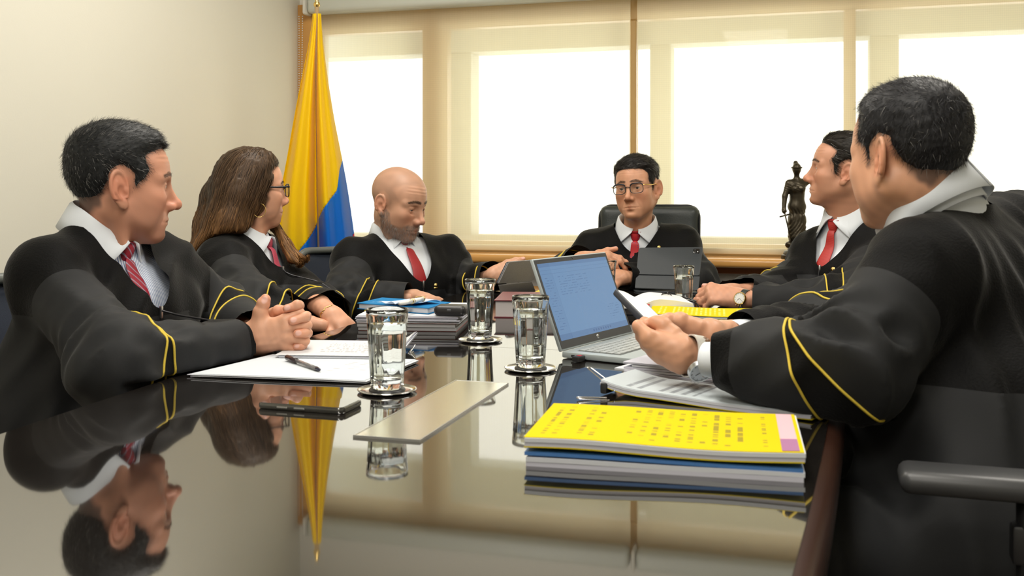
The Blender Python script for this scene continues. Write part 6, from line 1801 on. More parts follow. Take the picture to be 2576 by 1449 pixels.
# phone held in the hands
ps_ = pmat('lit_screen', (0.5, 0.5, 0.48), 0.1, emit=((0.95, 0.95, 0.86), 0.75))
pa, pb_ = px(1634, 822, 1.685), px(1570, 757, 1.775); L_ = unit(pb_ - pa); n0 = unit(V_UP * 0.70 + V_RIGHT * 0.55 - V_FWD * 0.42); n0 = unit(n0 - L_ * np.dot(n0, L_)); w0 = np.cross(L_, n0)
if np.dot(w0, V_FWD) < 0: w0 = -w0
LN = 0.150; c_ = pa + n0 * 0.004
cc4 = [c_, c_ + w0 * 0.072, c_ + w0 * 0.072 + L_ * LN, c_ + L_ * LN]
if np.dot(np.cross(cc4[1] - cc4[0], cc4[3] - cc4[0]), n0) < 0: cc4 = [cc4[0], cc4[3], cc4[2], cc4[1]]
smartphone(cc4, 0.011, 'smartphone in dark case with lit white screen held in both hands', ps_, pmat('navy_case', (0.012, 0.016, 0.028), 0.45), 0.005)
# file stack with blue book, cloth, fountain pen, black case
s1, s2 = flat(on(902, 832)), flat(on(1148, 835)); e_ = unit(s2 - s1); n_ = A(-e_[1], e_[0], 0); ws = np.linalg.norm(s2 - s1)
ROSE = pmat('rose_cover', (0.50, 0.22, 0.21), 0.6); GREYP = pmat('grey_pages', (0.36, 0.36, 0.37), 0.8)
stack('pink_file', 'thick grey-paged file with pink covers at the bottom of the pile', 'file', quad(s1, e_, n_, ws, 0.30), [('cover', 0.0016, ROSE), ('page_block', 0.0085, GREYP), ('page_block', 0.0085, pmat('grey_pages_b', (0.42, 0.42, 0.43), 0.8)), ('cover', 0.0016, ROSE)], seed=12, jitter=0.0015)
z1_ = A(0, 0, 0.0204)
stack('paper_file', 'ragged white paper file in the middle of the pile', 'file', quad(s1 + z1_ - e_ * 0.008, e_, n_, ws + 0.012, 0.30), [('sheet', 0.0024, [PAP, PAP2, PAP3][k % 3]) for k in range(7)], seed=13, jitter=0.0035)
z2_ = A(0, 0, 0.0376)
b1, b4, b3 = on(899, 763, 0.052), on(1078, 776, 0.052), on(1134, 761, 0.052)
b1, b4, b3 = [flat(b_) + z2_ for b_ in (b1, b4, b3)]; b2 = b1 + (b3 - b4)
BB = print_mat('blue_book_cover', (0.012, 0.17, 0.40), (0.30, 0.48, 0.62), 14, 'u', 0.5, (0.1, 0.3, 0.1, 0.5), 20, 0.6, 2.0)
ins = lambda q, k: [q[0] * (1 - k) + q[2] * k, q[1] * (1 - k) + q[3] * k, q[2] * (1 - k) + q[0] * k, q[3] * (1 - k) + q[1] * k]
bq = [b1, b4, b3, b2]; ob = np.array([sum(q[i] for q in bq) / 4 for i in range(3)]); bb = thing('blue_book', 'hardcover book with blue cover on top of the pile', 'book', loc=tuple(ob))
leaf_slab('cover', bq, 0.0018, BB, bb, origin=ob); leaf_slab('page_block', [q + A(0, 0, 0.0018) for q in ins(bq, 0.02)], 0.0120, PAP, bb, origin=ob); leaf_slab('cover', [q + A(0, 0, 0.0138) for q in bq], 0.0018, BB, bb, origin=ob)
zt_ = 0.0376 + 0.0156
cl = thing('cleaning_cloth', 'folded pale blue cleaning cloth on the blue book', 'cloth', loc=tuple(flat(on(1035, 765, 0.055)) + A(0, 0, zt_))); c0_ = np.array(cl.location)
ca, cb = on(978, 770, 0.054), on(1092, 759, 0.056); ce = unit((cb - ca) * A(1, 1, 0)); cn = A(-ce[1], ce[0], 0); Lc = np.linalg.norm((cb - ca)[:2])
leaf_slab('cloth', [flat(ca) - cn * 0.03 + A(0, 0, zt_ + .0005), flat(ca) - cn * 0.03 + ce * Lc + A(0, 0, zt_ + .0005), flat(ca) + cn * 0.045 + ce * Lc + A(0, 0, zt_ + .0005), flat(ca) + cn * 0.045 + A(0, 0, zt_ + .0005)], 0.0016, pmat('pale_blue_cloth', (0.55, 0.68, 0.86), 0.8), cl,
          lambda u, v: 0.004 * (1 + math.sin(u * 9 + 3 * v)) * (1 - 0.6 * v) + 0.003 * (1 + math.sin(v * 8 + u * 4)), 20, 12, c0_)
fp = thing('fountain_pen', 'white fountain pen with gold rings lying on the cloth', 'pen', loc=tuple(on(1040, 757, 0.066))); f0 = np.array(fp.location)
fa, fb = on(1006, 764, 0.068) - f0, on(1064, 752, 0.068) - f0; fx_ = unit(fb - fa); fl__ = np.linalg.norm(fb - fa)
wp = pmat('white_resin', (0.85, 0.85, 0.82), 0.15)
tube_obj('barrel', [fa, fa + fx_ * fl__ * 0.5], [0.0045, 0.006], wp, fp, 12); tube_obj('cap', [fa + fx_ * fl__ * 0.52, fb], [0.0066, 0.0058], wp, fp, 12)
for k_ in (0.48, 0.54, 0.98): tube_obj('ring', [fa + fx_ * fl__ * k_, fa + fx_ * (fl__ * k_ + 0.003)], 0.0069, M['gold'], fp, 12)
tube_obj('pocket_clip', [fa + fx_ * fl__ * 0.95 + A(0, 0, 0.0075), fa + fx_ * fl__ * 0.66 + A(0, 0, 0.0085)], 0.0012, M['gold'], fp, 6)
bc_ = flat(on(1137, 792, 0.038)) + A(0, 0, 0.0376); bcs = thing('black_case', 'small rounded black glasses case beside the blue book', 'case', loc=tuple(bc_), rotz=0.1)
def casef(p): return sd_box(p, (0, 0, 0.0125), (0.040, 0.030, 0.0125), 0.011)
V, Q = mesh_sdf(lambda p: smax(casef(p), 0.0008 - np.abs(p[:, 2] - 0.015) - (np.maximum(np.abs(p[:, 0]) - 0.034, np.abs(p[:, 1]) - 0.024) < 0) * 1.0, 0.001), [-0.05, -0.04, -0.006], [0.05, 0.04, 0.032], 0.0028); mesh_obj('shell', V, Q, M['black_plastic'], bcs)
box('clasp', (0.0, -0.0305, 0.015), (0.010, 0.002, 0.005), M['grey_plastic'], bcs, bevel=0.0006, seg=1)
# wine-red book
mq = quad(flat(on(1243, 799)), A(0.98, 0.19, 0), A(-0.19, 0.98, 0), 0.165, 0.235); om = (mq[0] + mq[2]) / 2
mb = thing('red_book', 'thick book with wine red hard cover beside the laptop', 'book', loc=tuple(om)); RB = pmat('wine_cover', (0.13, 0.012, 0.022), 0.45)
leaf_slab('cover', mq, 0.0025, RB, mb, origin=om); leaf_slab('page_block', [q + A(0, 0, 0.0025) for q in ins(mq, 0.02)], 0.042, pmat('book_pages', (0.62, 0.58, 0.58), 0.85), mb, origin=om); leaf_slab('cover', [q + A(0, 0, 0.0445) for q in mq], 0.0025, RB, mb, origin=om)
# yellow folder standing behind the laptop
yq = quad(flat(on(1325, 765)), A(1, 0.05, 0), A(-0.05, 1, 0), 0.14, 0.20); oy = (yq[0] + yq[2]) / 2
stack('yellow_folder', 'yellow folder lying behind the laptop screen', 'folder', yq, [('page_block', 0.012, PAP2), ('page_block', 0.012, PAP), ('cover', 0.002, yel)], seed=20, jitter=0.001)
# yellow report by the folded glasses
y1_, y4_ = flat(on(1630, 818)), flat(on(1940, 826)); e_ = unit(y4_ - y1_); n_ = A(-e_[1], e_[0], 0); wy = np.linalg.norm(y4_ - y1_)
yl = lambda u, v: 0.0016 * math.sin(u * 6 + 1.2) + 0.0018
yb2 = stack('yellow_report', 'thick white report with yellow cover under the folded hands with gold watch', 'report', quad(y1_, e_, n_, wy, 0.19), [('page_block', 0.009, PAP2), ('page_block', 0.008, PAP, lambda u, v: 0.0003), ('back_cover', 0.002, yel, yl), ('page_block', 0.006, PAP, yl), ('cover', 0.001, pm_yel2, yl)], seed=21, jitter=0.0015)
o2 = np.array(yb2.location); b_ = y1_ + A(0, 0, 0.0262)
leaf_slab('index_tab', [b_ + e_ * wy * 0.93, b_ + e_ * wy * 0.995, b_ + e_ * wy * 0.995 + n_ * 0.17, b_ + e_ * wy * 0.93 + n_ * 0.17], 0.0006, PINK, yb2, lambda u, v: yl(0.93 + 0.065 * u, v), 3, 3, o2)
# open book in front of the tablet, on a closed one
oq = quad(flat(on(1556, 792)), A(0.97, 0.10, 0), A(-0.10, 0.97, 0), 0.21, 0.24); oo = (oq[0] + oq[2]) / 2
stack('closed_book', 'closed dark blue book under the open book', 'book', oq, [('cover', 0.002, pmat('navy_cover', (0.03, 0.035, 0.07), 0.5)), ('page_block', 0.016, PAP2), ('cover', 0.002, pmat('navy_cover_b', (0.03, 0.035, 0.07), 0.5))], seed=22, jitter=0)
zo = A(0, 0, 0.0204)
ox, oy_ = unit(A(0.95, 0.28, 0)), unit(A(-0.28, 0.95, 0)); oc = flat(on(1618, 778, 0.02)) + oy_ * 0.0 + zo
opb = thing('open_book', 'thick open book with red ribbon in front of the black tablet', 'book', loc=tuple(oc))
pm_bk = print_mat('book_page', (0.80, 0.79, 0.76), (0.35, 0.35, 0.36), 30, 'u', 0.7, (0.08, 0.92, 0.08, 0.92), 30, 0.45, 2.2)
for s_ in (-1, 1):
    hgt = 0.030 if s_ < 0 else 0.024
    lf = lambda u, v, s_=s_, hgt=hgt: 0.0
    V, Fq, uv = [], [], []; nu_, nv_ = 18, 6
    for j in range(nv_ + 1):
        for i in range(nu_ + 1):
            u = i / nu_; x = 0.135 * u
            top = hgt * (0.30 + 0.70 * math.sin(min(1, u * 2.6) * math.pi / 2)) * (1 - 0.55 * u ** 2.2) + 0.004
            V.append(ox * s_ * x + oy_ * (0.20 * j / nv_) + A(0, 0, top)); uv.append((u if s_ > 0 else 1 - u, j / nv_, 0))
    n1 = len(V)
    for j in range(nv_ + 1):
        for i in range(nu_ + 1):
            u = i / nu_; x = 0.135 * u + 0.004 * u; V.append(ox * s_ * x + oy_ * (0.20 * j / nv_) + A(0, 0, 0.002 + 0.004 * max(0, u - 0.6))); uv.append((-1, -1, 0))
    for j in range(nv_):
        for i in range(nu_):
            a = j * (nu_ + 1) + i; Fq.append((a, a + 1, a + nu_ + 2, a + nu_ + 1)); Fq.append((n1 + a + nu_ + 1, n1 + a + nu_ + 2, n1 + a + 1, n1 + a))
    for i in range(nu_): Fq.append((n1 + i, n1 + i + 1, i + 1, i)); a = nv_ * (nu_ + 1) + i; Fq.append((a, a + 1, n1 + a + 1, n1 + a))
    for j in range(nv_): a = j * (nu_ + 1) + nu_; Fq.append((n1 + a, n1 + a + nu_ + 1, a + nu_ + 1, a))
    mesh_obj('page_block', V, Fq, pm_bk, opb, attrs={'sheet': np.array(uv)}, sharp=50)
    V, Fq = [], []
leaf_slab('cover', [oc - ox * 0.145 - oy_ * 0.004, oc + ox * 0.145 - oy_ * 0.004, oc + ox * 0.145 + oy_ * 0.204, oc - ox * 0.145 + oy_ * 0.204], 0.0018, pmat('book_cover_black', (0.015, 0.015, 0.018), 0.5), opb, origin=oc)
mesh_obj('ribbon', [ox * 0.01 - oy_ * 0.002 + A(0, 0, 0.014), ox * 0.018 - oy_ * 0.002 + A(0, 0, 0.013), ox * 0.004 - oy_ * 0.03 + A(0, 0, 0.002), ox * -0.006 - oy_ * 0.028 + A(0, 0, 0.002)], [(0, 1, 2, 3)], pmat('red_ribbon', (0.55, 0.01, 0.02), 0.5), opb).modifiers.new('t', 'SOLIDIFY').thickness = 0.0008
# ------------------------------------------------------------------ laptop
la, lb = on(1413, 884, 0.014), on(1590, 838, 0.014)
hx = unit(lb - la); bd = A(hx[1], -hx[0], 0); LW = 0.322
lap = thing('laptop', 'open silver laptop with blue-grey screen turned to the man with the phone', 'laptop', loc=tuple(la)); l0 = la
M['alu'] = pmat('silver_blue_aluminium', (0.42, 0.47, 0.48), 0.4, metal=0.25)
mB = frame_mat(A(0, 0, 0), hx, V_UP)            # x along hinge, y = up x hx
yb_ = mB[:3, 1]; sgy = 1 if np.dot(yb_, bd) > 0 else -1
def lp(x, y, z): return hx * x + bd * y + V_UP * z
def lbox(name, x0, x1, y0, y1, z0, z1, mat, parent, bev=0.0, up=None, org=None):
    bm = bmesh.new(); bm_box(bm, ((x0 + x1) / 2, (y0 + y1) / 2, (z0 + z1) / 2), (x1 - x0, y1 - y0, z1 - z0), bevel=bev)
    for v in bm.verts:
        c = v.co.copy(); v.co = Vector(tuple((org if org is not None else 0) + hx * c.x + (bd if up is None else up[0]) * c.y + (V_UP if up is None else up[1]) * c.z))
    return bm_obj(name, bm, mat, parent, smooth=bev > 0)
base_ = lbox('base', 0, LW, 0.0, 0.222, -0.0125, 0.0, M['alu'], lap, 0.003)
kb = lbox('keyboard_well', 0.022, LW - 0.022, 0.024, 0.122, -0.0004, 0.0006, pmat('key_well', (0.10, 0.11, 0.11), 0.5), lap)
keym = pmat('silver_keys', (0.40, 0.42, 0.41), 0.45)
bmk = None
kw, kd = (LW - 0.052) / 14, 0.094 / 6
for r_ in range(6):
    for c_ in range(14):
        if r_ == 5 and 4 <= c_ <= 8:
            if c_ == 4: lbox('key', 0.026 + 4 * kw, 0.026 + 9 * kw - 0.0025, 0.026 + r_ * kd, 0.026 + (r_ + 1) * kd - 0.0025, 0.0005, 0.0020, keym, kb)
            continue
        lbox('key', 0.026 + c_ * kw, 0.026 + (c_ + 1) * kw - 0.0025, 0.026 + r_ * kd, 0.026 + (r_ + 1) * kd - 0.0025, 0.0005, 0.0020, keym, kb)
lbox('touchpad', 0.10, 0.22, 0.135, 0.210, -0.0002, 0.0005, M['silver'], lap)
lbox('port', 0.003 - 0.0035, 0.0, 0.022, 0.030, -0.009, -0.005, M['black_plastic'], lap)
tl_ = math.radians(21); su = unit(V_UP * math.cos(tl_) - bd * math.sin(tl_)); sn = np.cross(hx, su); sn = sn if np.dot(sn, bd) > 0 else -sn
SH = 0.197
lid = lbox('lid', 0, LW, 0.0, SH, -0.0075, 0.0, M['alu'], lap, 0.0025, up=(su, sn))
lbox('bezel', 0.003, LW - 0.003, 0.004, SH - 0.003, 0.0, 0.0008, pmat('dark_bezel', (0.045, 0.048, 0.055), 0.4), lid, up=(su, sn))
def screen_material():
    m, n, l, b = new_mat('laptop_screen'); b.inputs['Roughness'].default_value = 0.25; b.inputs['Base Color'].default_value = (0.02, 0.03, 0.05, 1)
    at = n.new('ShaderNodeAttribute'); at.attribute_name = 'sheet'; sp = n.new('ShaderNodeSeparateColor'); l.new(at.outputs['Color'], sp.inputs[0])
    def mth(op, a, b_=None):
        x = n.new('ShaderNodeMath'); x.operation = op
        for i, v in enumerate((a, b_)):
            if v is None: continue
            if isinstance(v, (int, float)): x.inputs[i].default_value = v
            else: l.new(v, x.inputs[i])
        return x.outputs[0]
    U, V_ = sp.outputs[0], sp.outputs[1]
    def rng(v, lo, hi): return mth('MULTIPLY', mth('GREATER_THAN', v, lo), mth('LESS_THAN', v, hi))
    rv = mth('MULTIPLY', V_, 30); fr = mth('LESS_THAN', mth('FRACT', rv), 0.25)
    cx = n.new('ShaderNodeCombineXYZ'); l.new(mth('MULTIPLY', U, 26), cx.inputs[0]); l.new(mth('MULTIPLY', mth('FLOOR', rv), 5.7), cx.inputs[1])
    nz = n.new('ShaderNodeTexNoise'); nz.inputs['Scale'].default_value = 1; l.new(cx.outputs[0], nz.inputs['Vector'])
    wd = mth('MULTIPLY', fr, mth('GREATER_THAN', nz.outputs['Fac'], 0.50))
    reg = mth('ADD', mth('MULTIPLY', rng(U, 0.20, 0.62), rng(V_, 0.56, 0.82)), mth('ADD', mth('MULTIPLY', rng(U, 0.03, 0.13), rng(V_, 0.12, 0.82)), mth('MULTIPLY', rng(U, 0.78, 0.95), rng(V_, 0.14, 0.34))))
    ink_ = mth('MULTIPLY', wd, reg)
    side = mth('MULTIPLY', mth('LESS_THAN', U, 0.155), 0.10); bar = mth('MULTIPLY', mth('LESS_THAN', V_, 0.075), 0.35); top = mth('MULTIPLY', mth('GREATER_THAN', V_, 0.95), 0.30)
    line = mth('ADD', rng(V_, 0.855, 0.860), mth('ADD', rng(V_, 0.905, 0.909), mth('MULTIPLY', rng(U, 0.155, 0.158), mth('LESS_THAN', V_, 0.86))))
    icon = mth('MULTIPLY', mth('MULTIPLY', rng(U, 0.46, 0.74), rng(V_, 0.025, 0.055)), mth('LESS_THAN', mth('FRACT', mth('MULTIPLY', U, 28)), 0.5))
    dark = mth('ADD', mth('ADD', mth('MULTIPLY', ink_, 0.45), mth('MULTIPLY', icon, 0.4)), mth('ADD', mth('ADD', side, mth('MULTIPLY', line, 0.3)), mth('ADD', bar, top)))
    dk = mth('MINIMUM', dark, 0.8)
    mx = n.new('ShaderNodeMix'); mx.data_type = 'RGBA'; mx.inputs['A'].default_value = (0.125, 0.245, 0.43, 1); mx.inputs['B'].default_value = (0.03, 0.08, 0.22, 1); l.new(dk, mx.inputs['Factor'])
    l.new(mx.outputs['Result'], b.inputs['Emission Color']); b.inputs['Emission Strength'].default_value = 1.0
    return m
scm = screen_material()
def scr(x, y, z): return hx * x + su * y + sn * z
c_ = [scr(0.010, 0.020, 0.0010), scr(LW - 0.010, 0.020, 0.0010), scr(LW - 0.010, SH - 0.012, 0.0010), scr(0.010, SH - 0.012, 0.0010)]
sc_o = mesh_obj('screen', c_ + [q - sn * 0.0005 for q in c_], [(0, 1, 2, 3), (7, 6, 5, 4), (0, 4, 5, 1), (1, 5, 6, 2), (2, 6, 7, 3), (3, 7, 4, 0)], scm, lid, smooth=False, attrs={'sheet': np.array([(0, 0, 0), (1, 0, 0), (1, 1, 0), (0, 1, 0)] * 2)})
V, Fq = lathe([(0.0001, 0.0006), (0.0045, 0.0006), (0.0048, 0.0)], 20); mm = np.eye(4); mm[:3, 0] = hx; mm[:3, 1] = su; mm[:3, 2] = sn; mm[:3, 3] = scr(LW * 0.5, 0.012, 0.0008)
mesh_obj('logo', xf(mm, V), Fq, M['silver'], lid)
tube_obj('logo_letter', xf(mm, [(-0.0018, 0.0030, 0.0008), (-0.0026, -0.0012, 0.0008)]), 0.0004, M['black_plastic'], lid, 5)
tube_obj('logo_letter', xf(mm, [(0.0020, 0.0012, 0.0008), (0.0012, -0.0030, 0.0008)]), 0.0004, M['black_plastic'], lid, 5)
V, Fq = lathe([(0.0001, 0.0006), (0.002, 0.0006), (0.0022, 0.0)], 12); mm[:3, 3] = scr(LW * 0.5, SH - 0.006, 0.0008); mesh_obj('webcam', xf(mm, V), Fq, M['black_gloss'], lid)
# usb receiver plugged in the near side
ub = thing('usb_stick', 'black usb stick plugged into the side of the laptop', 'usb stick', loc=tuple(la + bd * 0.05 - hx * 0.0))
lbox('plug', -0.006, 0.003, -0.006, 0.006, -0.0095, -0.0045, M['silver'], ub); lbox('stick', -0.032, -0.006, -0.0085, 0.0085, -0.0125, -0.002, M['black_plastic'], ub, 0.002); lbox('red_mark', -0.020, -0.010, -0.004, 0.004, -0.0021, -0.0015, pmat('red_mark', (0.5, 0.02, 0.02), 0.4), ub)

# ------------------------------------------------------------------ tablets
def panel(name, c4, th, mat, parent, o, r=0.012, back=None):
    """rounded plate from four world corners, thick to the side of `back`"""
    c4 = [np.asarray(c, float) for c in c4]; nrm = unit(np.cross(c4[1] - c4[0], c4[3] - c4[0]))
    if back is not None and np.dot(nrm, back) < 0: nrm = -nrm
    def loop(ins, z):
        out = []
        for i in range(4):
            p, a, b = c4[i], unit(c4[(i - 1) % 4] - c4[i]), unit(c4[(i + 1) % 4] - c4[i]); p = p + (a + b) * ins; cc = p + (a + b) * r
            for k in np.linspace(0, math.pi / 2, 6): out.append(cc - b * r * math.cos(k) - a * r * math.sin(k) + nrm * z - o)
        return out
    rings = [loop(0.001, 0), loop(0, 0.0012), loop(0, th - 0.0012), loop(0.001, th)]; n = len(rings[0])
    V = [p for q in rings for p in q]
    Fq = [(j * n + i, j * n + (i + 1) % n, (j + 1) * n + (i + 1) % n, (j + 1) * n + i) for j in range(3) for i in range(n)] + [tuple(range(n))[::-1], tuple(3 * n + i for i in range(n))]
    return mesh_obj(name, V, Fq, mat, parent, sharp=40), nrm
toC = -V_FWD
FOL = pmat('slate_folio', (0.030, 0.036, 0.042), 0.5, bump=(600, 0.1))
bl_, br_, tr_, tl2 = px(1597, 726, 3.40), px(1757, 732, 3.34), px(1768, 623, 3.46), px(1607, 625, 3.52)
o_ = (bl_ + br_) / 2; tab = thing('tablet', 'black tablet in slate folio case standing before the man with glasses', 'tablet', loc=tuple(o_))
# folio back with stand fold
f1, f2 = bl_ * 0.68 + tl2 * 0.32, br_ * 0.68 + tr_ * 0.32
panel('folio_back', [f1 + A(0, 0, .0008), f2 + A(0, 0, .0008), tr_, tl2], 0.005, FOL, tab, o_, 0.009, toC)
panel('folio_flap', [bl_, br_, f2 - A(0, 0, .0008), f1 - A(0, 0, .0008)], 0.004, FOL, tab, o_, 0.003, toC)
panel('screen_slab', [f1 + V_FWD * 0.006, f2 + V_FWD * 0.006, tr_ + V_FWD * 0.004 - A(0, 0, .002), tl2 + V_FWD * 0.004 - A(0, 0, .002)], 0.005, M['black_gloss'], tab, o_, 0.008, V_FWD)
foot1, foot2 = bl_ + V_FWD * 0.13 - A(0, 0, 0), br_ + V_FWD * 0.13; zb2 = TZ + 0.001
for q in (foot1, foot2): q[2] = zb2 + 0.004
b1_, b2_ = bl_.copy(), br_.copy(); b1_[2] = b2_[2] = zb2 + 0.004
panel('keyboard_base', [b1_, b2_, foot2, foot1], 0.005, FOL, tab, o_, 0.006, A(0, 0, -1))
nb_ = unit(np.cross(br_ - bl_, tl2 - bl_)); nb_ = nb_ if np.dot(nb_, toC) > 0 else -nb_
ux, uy = unit(tr_ - tl2), unit(tr_ - br_); cc_ = tr_ - ux * 0.020 - uy * 0.020
cb_, _ = panel('camera_island', [cc_ - ux * .011 - uy * .011, cc_ + ux * .011 - uy * .011, cc_ + ux * .011 + uy * .011, cc_ - ux * .011 + uy * .011], 0.0072, M['black_gloss'], tab, o_, 0.004, toC)
mm = np.eye(4); mm[:3, 0] = ux; mm[:3, 1] = np.cross(nb_, ux); mm[:3, 2] = nb_
for dx_, dy_, r_, mt in ((-0.004, 0.004, 0.0036, M['black_plastic']), (-0.004, -0.005, 0.0036, M['black_plastic']), (0.005, -0.004, 0.0022, M['paper'])):
    V, Fq = lathe([(0.0001, 0.0012), (r_ * 0.8, 0.0012), (r_, 0.0)], 14); mm[:3, 3] = cc_ + ux * dx_ + uy * dy_ + nb_ * 0.0072 - o_; mesh_obj('lens', xf(mm, V), Fq, mt, cb_)
# grey folio tablet of the bald man
GF = pmat('grey_felt_folio', (0.15, 0.142, 0.138), 0.8, noise=(400, 0.25), bump=(700, 0.5))
c1, c2, c3, c4_ = px(1251, 714, 3.10), px(1337, 707, 3.26), px(1360, 652, 3.30), px(1278, 659, 3.14)
d1, d2, d3, d4 = px(1263, 754, 3.16), px(1350, 748, 3.30), px(1337, 708, 3.26), px(1252, 716, 3.10)
for q in (d1, d2): q[2] = TZ + 0.001
o_ = (d1 + d2) / 2; tb2 = thing('tablet', 'tablet in grey felt folio propped up by the bald man', 'tablet', loc=tuple(o_))
panel('folio_back', [c1, c2, c3, c4_], 0.004, GF, tb2, o_, 0.006, V_RIGHT - V_FWD)
panel('folio_stand', [d1, d2, d3, d4], 0.003, GF, tb2, o_, 0.003, V_RIGHT - V_FWD)
off_ = -unit(np.cross(c2 - c1, c4_ - c1)); off_ = off_ if np.dot(off_, V_RIGHT - V_FWD) < 0 else -off_
panel('screen_slab', [q + off_ * 0.0002 for q in (c1, c2, c3, c4_)], 0.007, pmat('slab_navy', (0.02, 0.025, 0.035), 0.3), tb2, o_, 0.006, off_)

# ------------------------------------------------------------------ glasses, watches, jewellery
def rim_pts(cy, w, h, x0, z0, sq=3.2, n=28, wrap=0.0):
    out = []
    for a in np.linspace(0, 2 * math.pi, n, endpoint=False):
        c, s = math.cos(a), math.sin(a)
        y = cy + w / 2 * np.sign(c) * abs(c) ** (2 / sq); z = z0 + h / 2 * np.sign(s) * abs(s) ** (2 / sq)
        out.append((x0 - 2.2 * (abs(y) - 0.012) ** 2 * (abs(y) > 0.012), y, z))
    return np.array(out)
LENS = thin_glass('spectacle_lens')
def spectacles(parent, m, rim_mat, temple_mat, w=0.049, h=0.038, r=0.0011, top=None, x0=0.1005, zc=-0.004, temple_r=0.0016):
    g = thing_part('eyeglasses', parent)
    for s in (1, -1):
        R_ = rim_pts(s * 0.0345, w, h, x0, zc)
        tube_obj('rim', xf(m, R_), r, rim_mat, g, 6, True)
        if top is not None:
            up_ = R_[R_[:, 2] > zc + h * 0.22]; up_ = up_[np.argsort(up_[:, 1])]; tube_obj('brow_bar', xf(m, up_ + A(0.0003, 0, 0.0008)), r * 1.9, top, g, 6)
        n = len(R_); V = np.concatenate([xf(m, R_), xf(m, R_ - A(0.0012, 0, 0))]); 
        mesh_obj('lens', V, [tuple(range(n)), tuple(range(2 * n - 1, n - 1, -1))] + [(i, n + i, n + (i + 1) % n, (i + 1) % n) for i in range(n)], LENS, g, smooth=False)
        yo = s * (0.0345 + w / 2)
        tube_obj('temple', xf(m, catmull([(x0 - 0.006, yo, zc + h * 0.28), (x0 - 0.012, yo + s * 0.009, zc + h * 0.30), (0.045, s * 0.0765, 0.006), (-0.002, s * 0.0795, 0.008), (-0.028, s * 0.078, -0.012)], 5)), temple_r, temple_mat, g, 6)
        tube_obj('nose_pad', xf(m, [(0.098, s * 0.008, -0.008), (0.094, s * 0.010, -0.014)]), 0.0014, M['clear_plastic'], g, 6)
    tube_obj('bridge', xf(m, catmull([(x0 - 0.0005, 0.0105, zc + h * 0.12), (x0 + 0.002, 0, zc + h * 0.20), (x0 - 0.0005, -0.0105, zc + h * 0.12)], 5)), r * 1.1, rim_mat, g, 6)
    return g
spectacles(p4, m4, pmat('dark_wire', (0.03, 0.035, 0.045), 0.3, metal=0.6), M['gold'], w=0.050, h=0.037, r=0.0014, top=pmat('navy_brow', (0.01, 0.012, 0.02), 0.3))
spectacles(p2, m2, pmat('black_acetate', (0.006, 0.006, 0.008), 0.15), pmat('black_acetate_b', (0.006, 0.006, 0.008), 0.15), w=0.052, h=0.040, r=0.0018, temple_r=0.0030, x0=0.103)
# hoop earring of the woman (near ear)
er = xf(m2, [(-0.002, -0.080, -0.044)])[0]
hp_ = [er + A(0, 0, -0.020) + V_UP * 0.020 * math.cos(a) + (V_RIGHT * 0.9 + V_FWD * 0.3) * 0.019 * math.sin(a) - V_FWD * 0.006 for a in np.linspace(0.2, 6.1, 30)]
tube_obj('hoop_earring', hp_, 0.0011, M['gold'], p2, 6)
# bracelets of the woman
br = thing_part('bracelet', p2); bc = px(829, 790, 2.645); bax = unit(V_RIGHT * 0.65 - V_UP * 0.40 - V_FWD * 0.55); b1x = unit(np.cross(bax, V_UP)); b2x = np.cross(bax, b1x)
nl = 14
for k in range(nl):
    a0 = 2 * math.pi * k / nl; pts = []
    for t in np.linspace(0, 2 * math.pi, 14, endpoint=False):
        a = a0 + 0.30 * math.cos(t); rr = 0.0275 + (0.0030 * math.sin(t) if k % 2 else 0); pts.append(bc + (b1x * math.cos(a) + b2x * math.sin(a) * 0.85) * rr + bax * (0.0046 * math.sin(t) if k % 2 == 0 else 0))
    tube_obj('link', pts, 0.0013, M['gold'], br, 5, True)
tube_obj('orange_cord', [bc + bax * 0.011 + (b1x * math.cos(a) + b2x * math.sin(a) * 0.85) * 0.0255 for a in np.linspace(0, 2 * math.pi, 24, endpoint=False)], 0.0014, pmat('orange_cord', (0.75, 0.12, 0.02), 0.6), p2, 6, True)
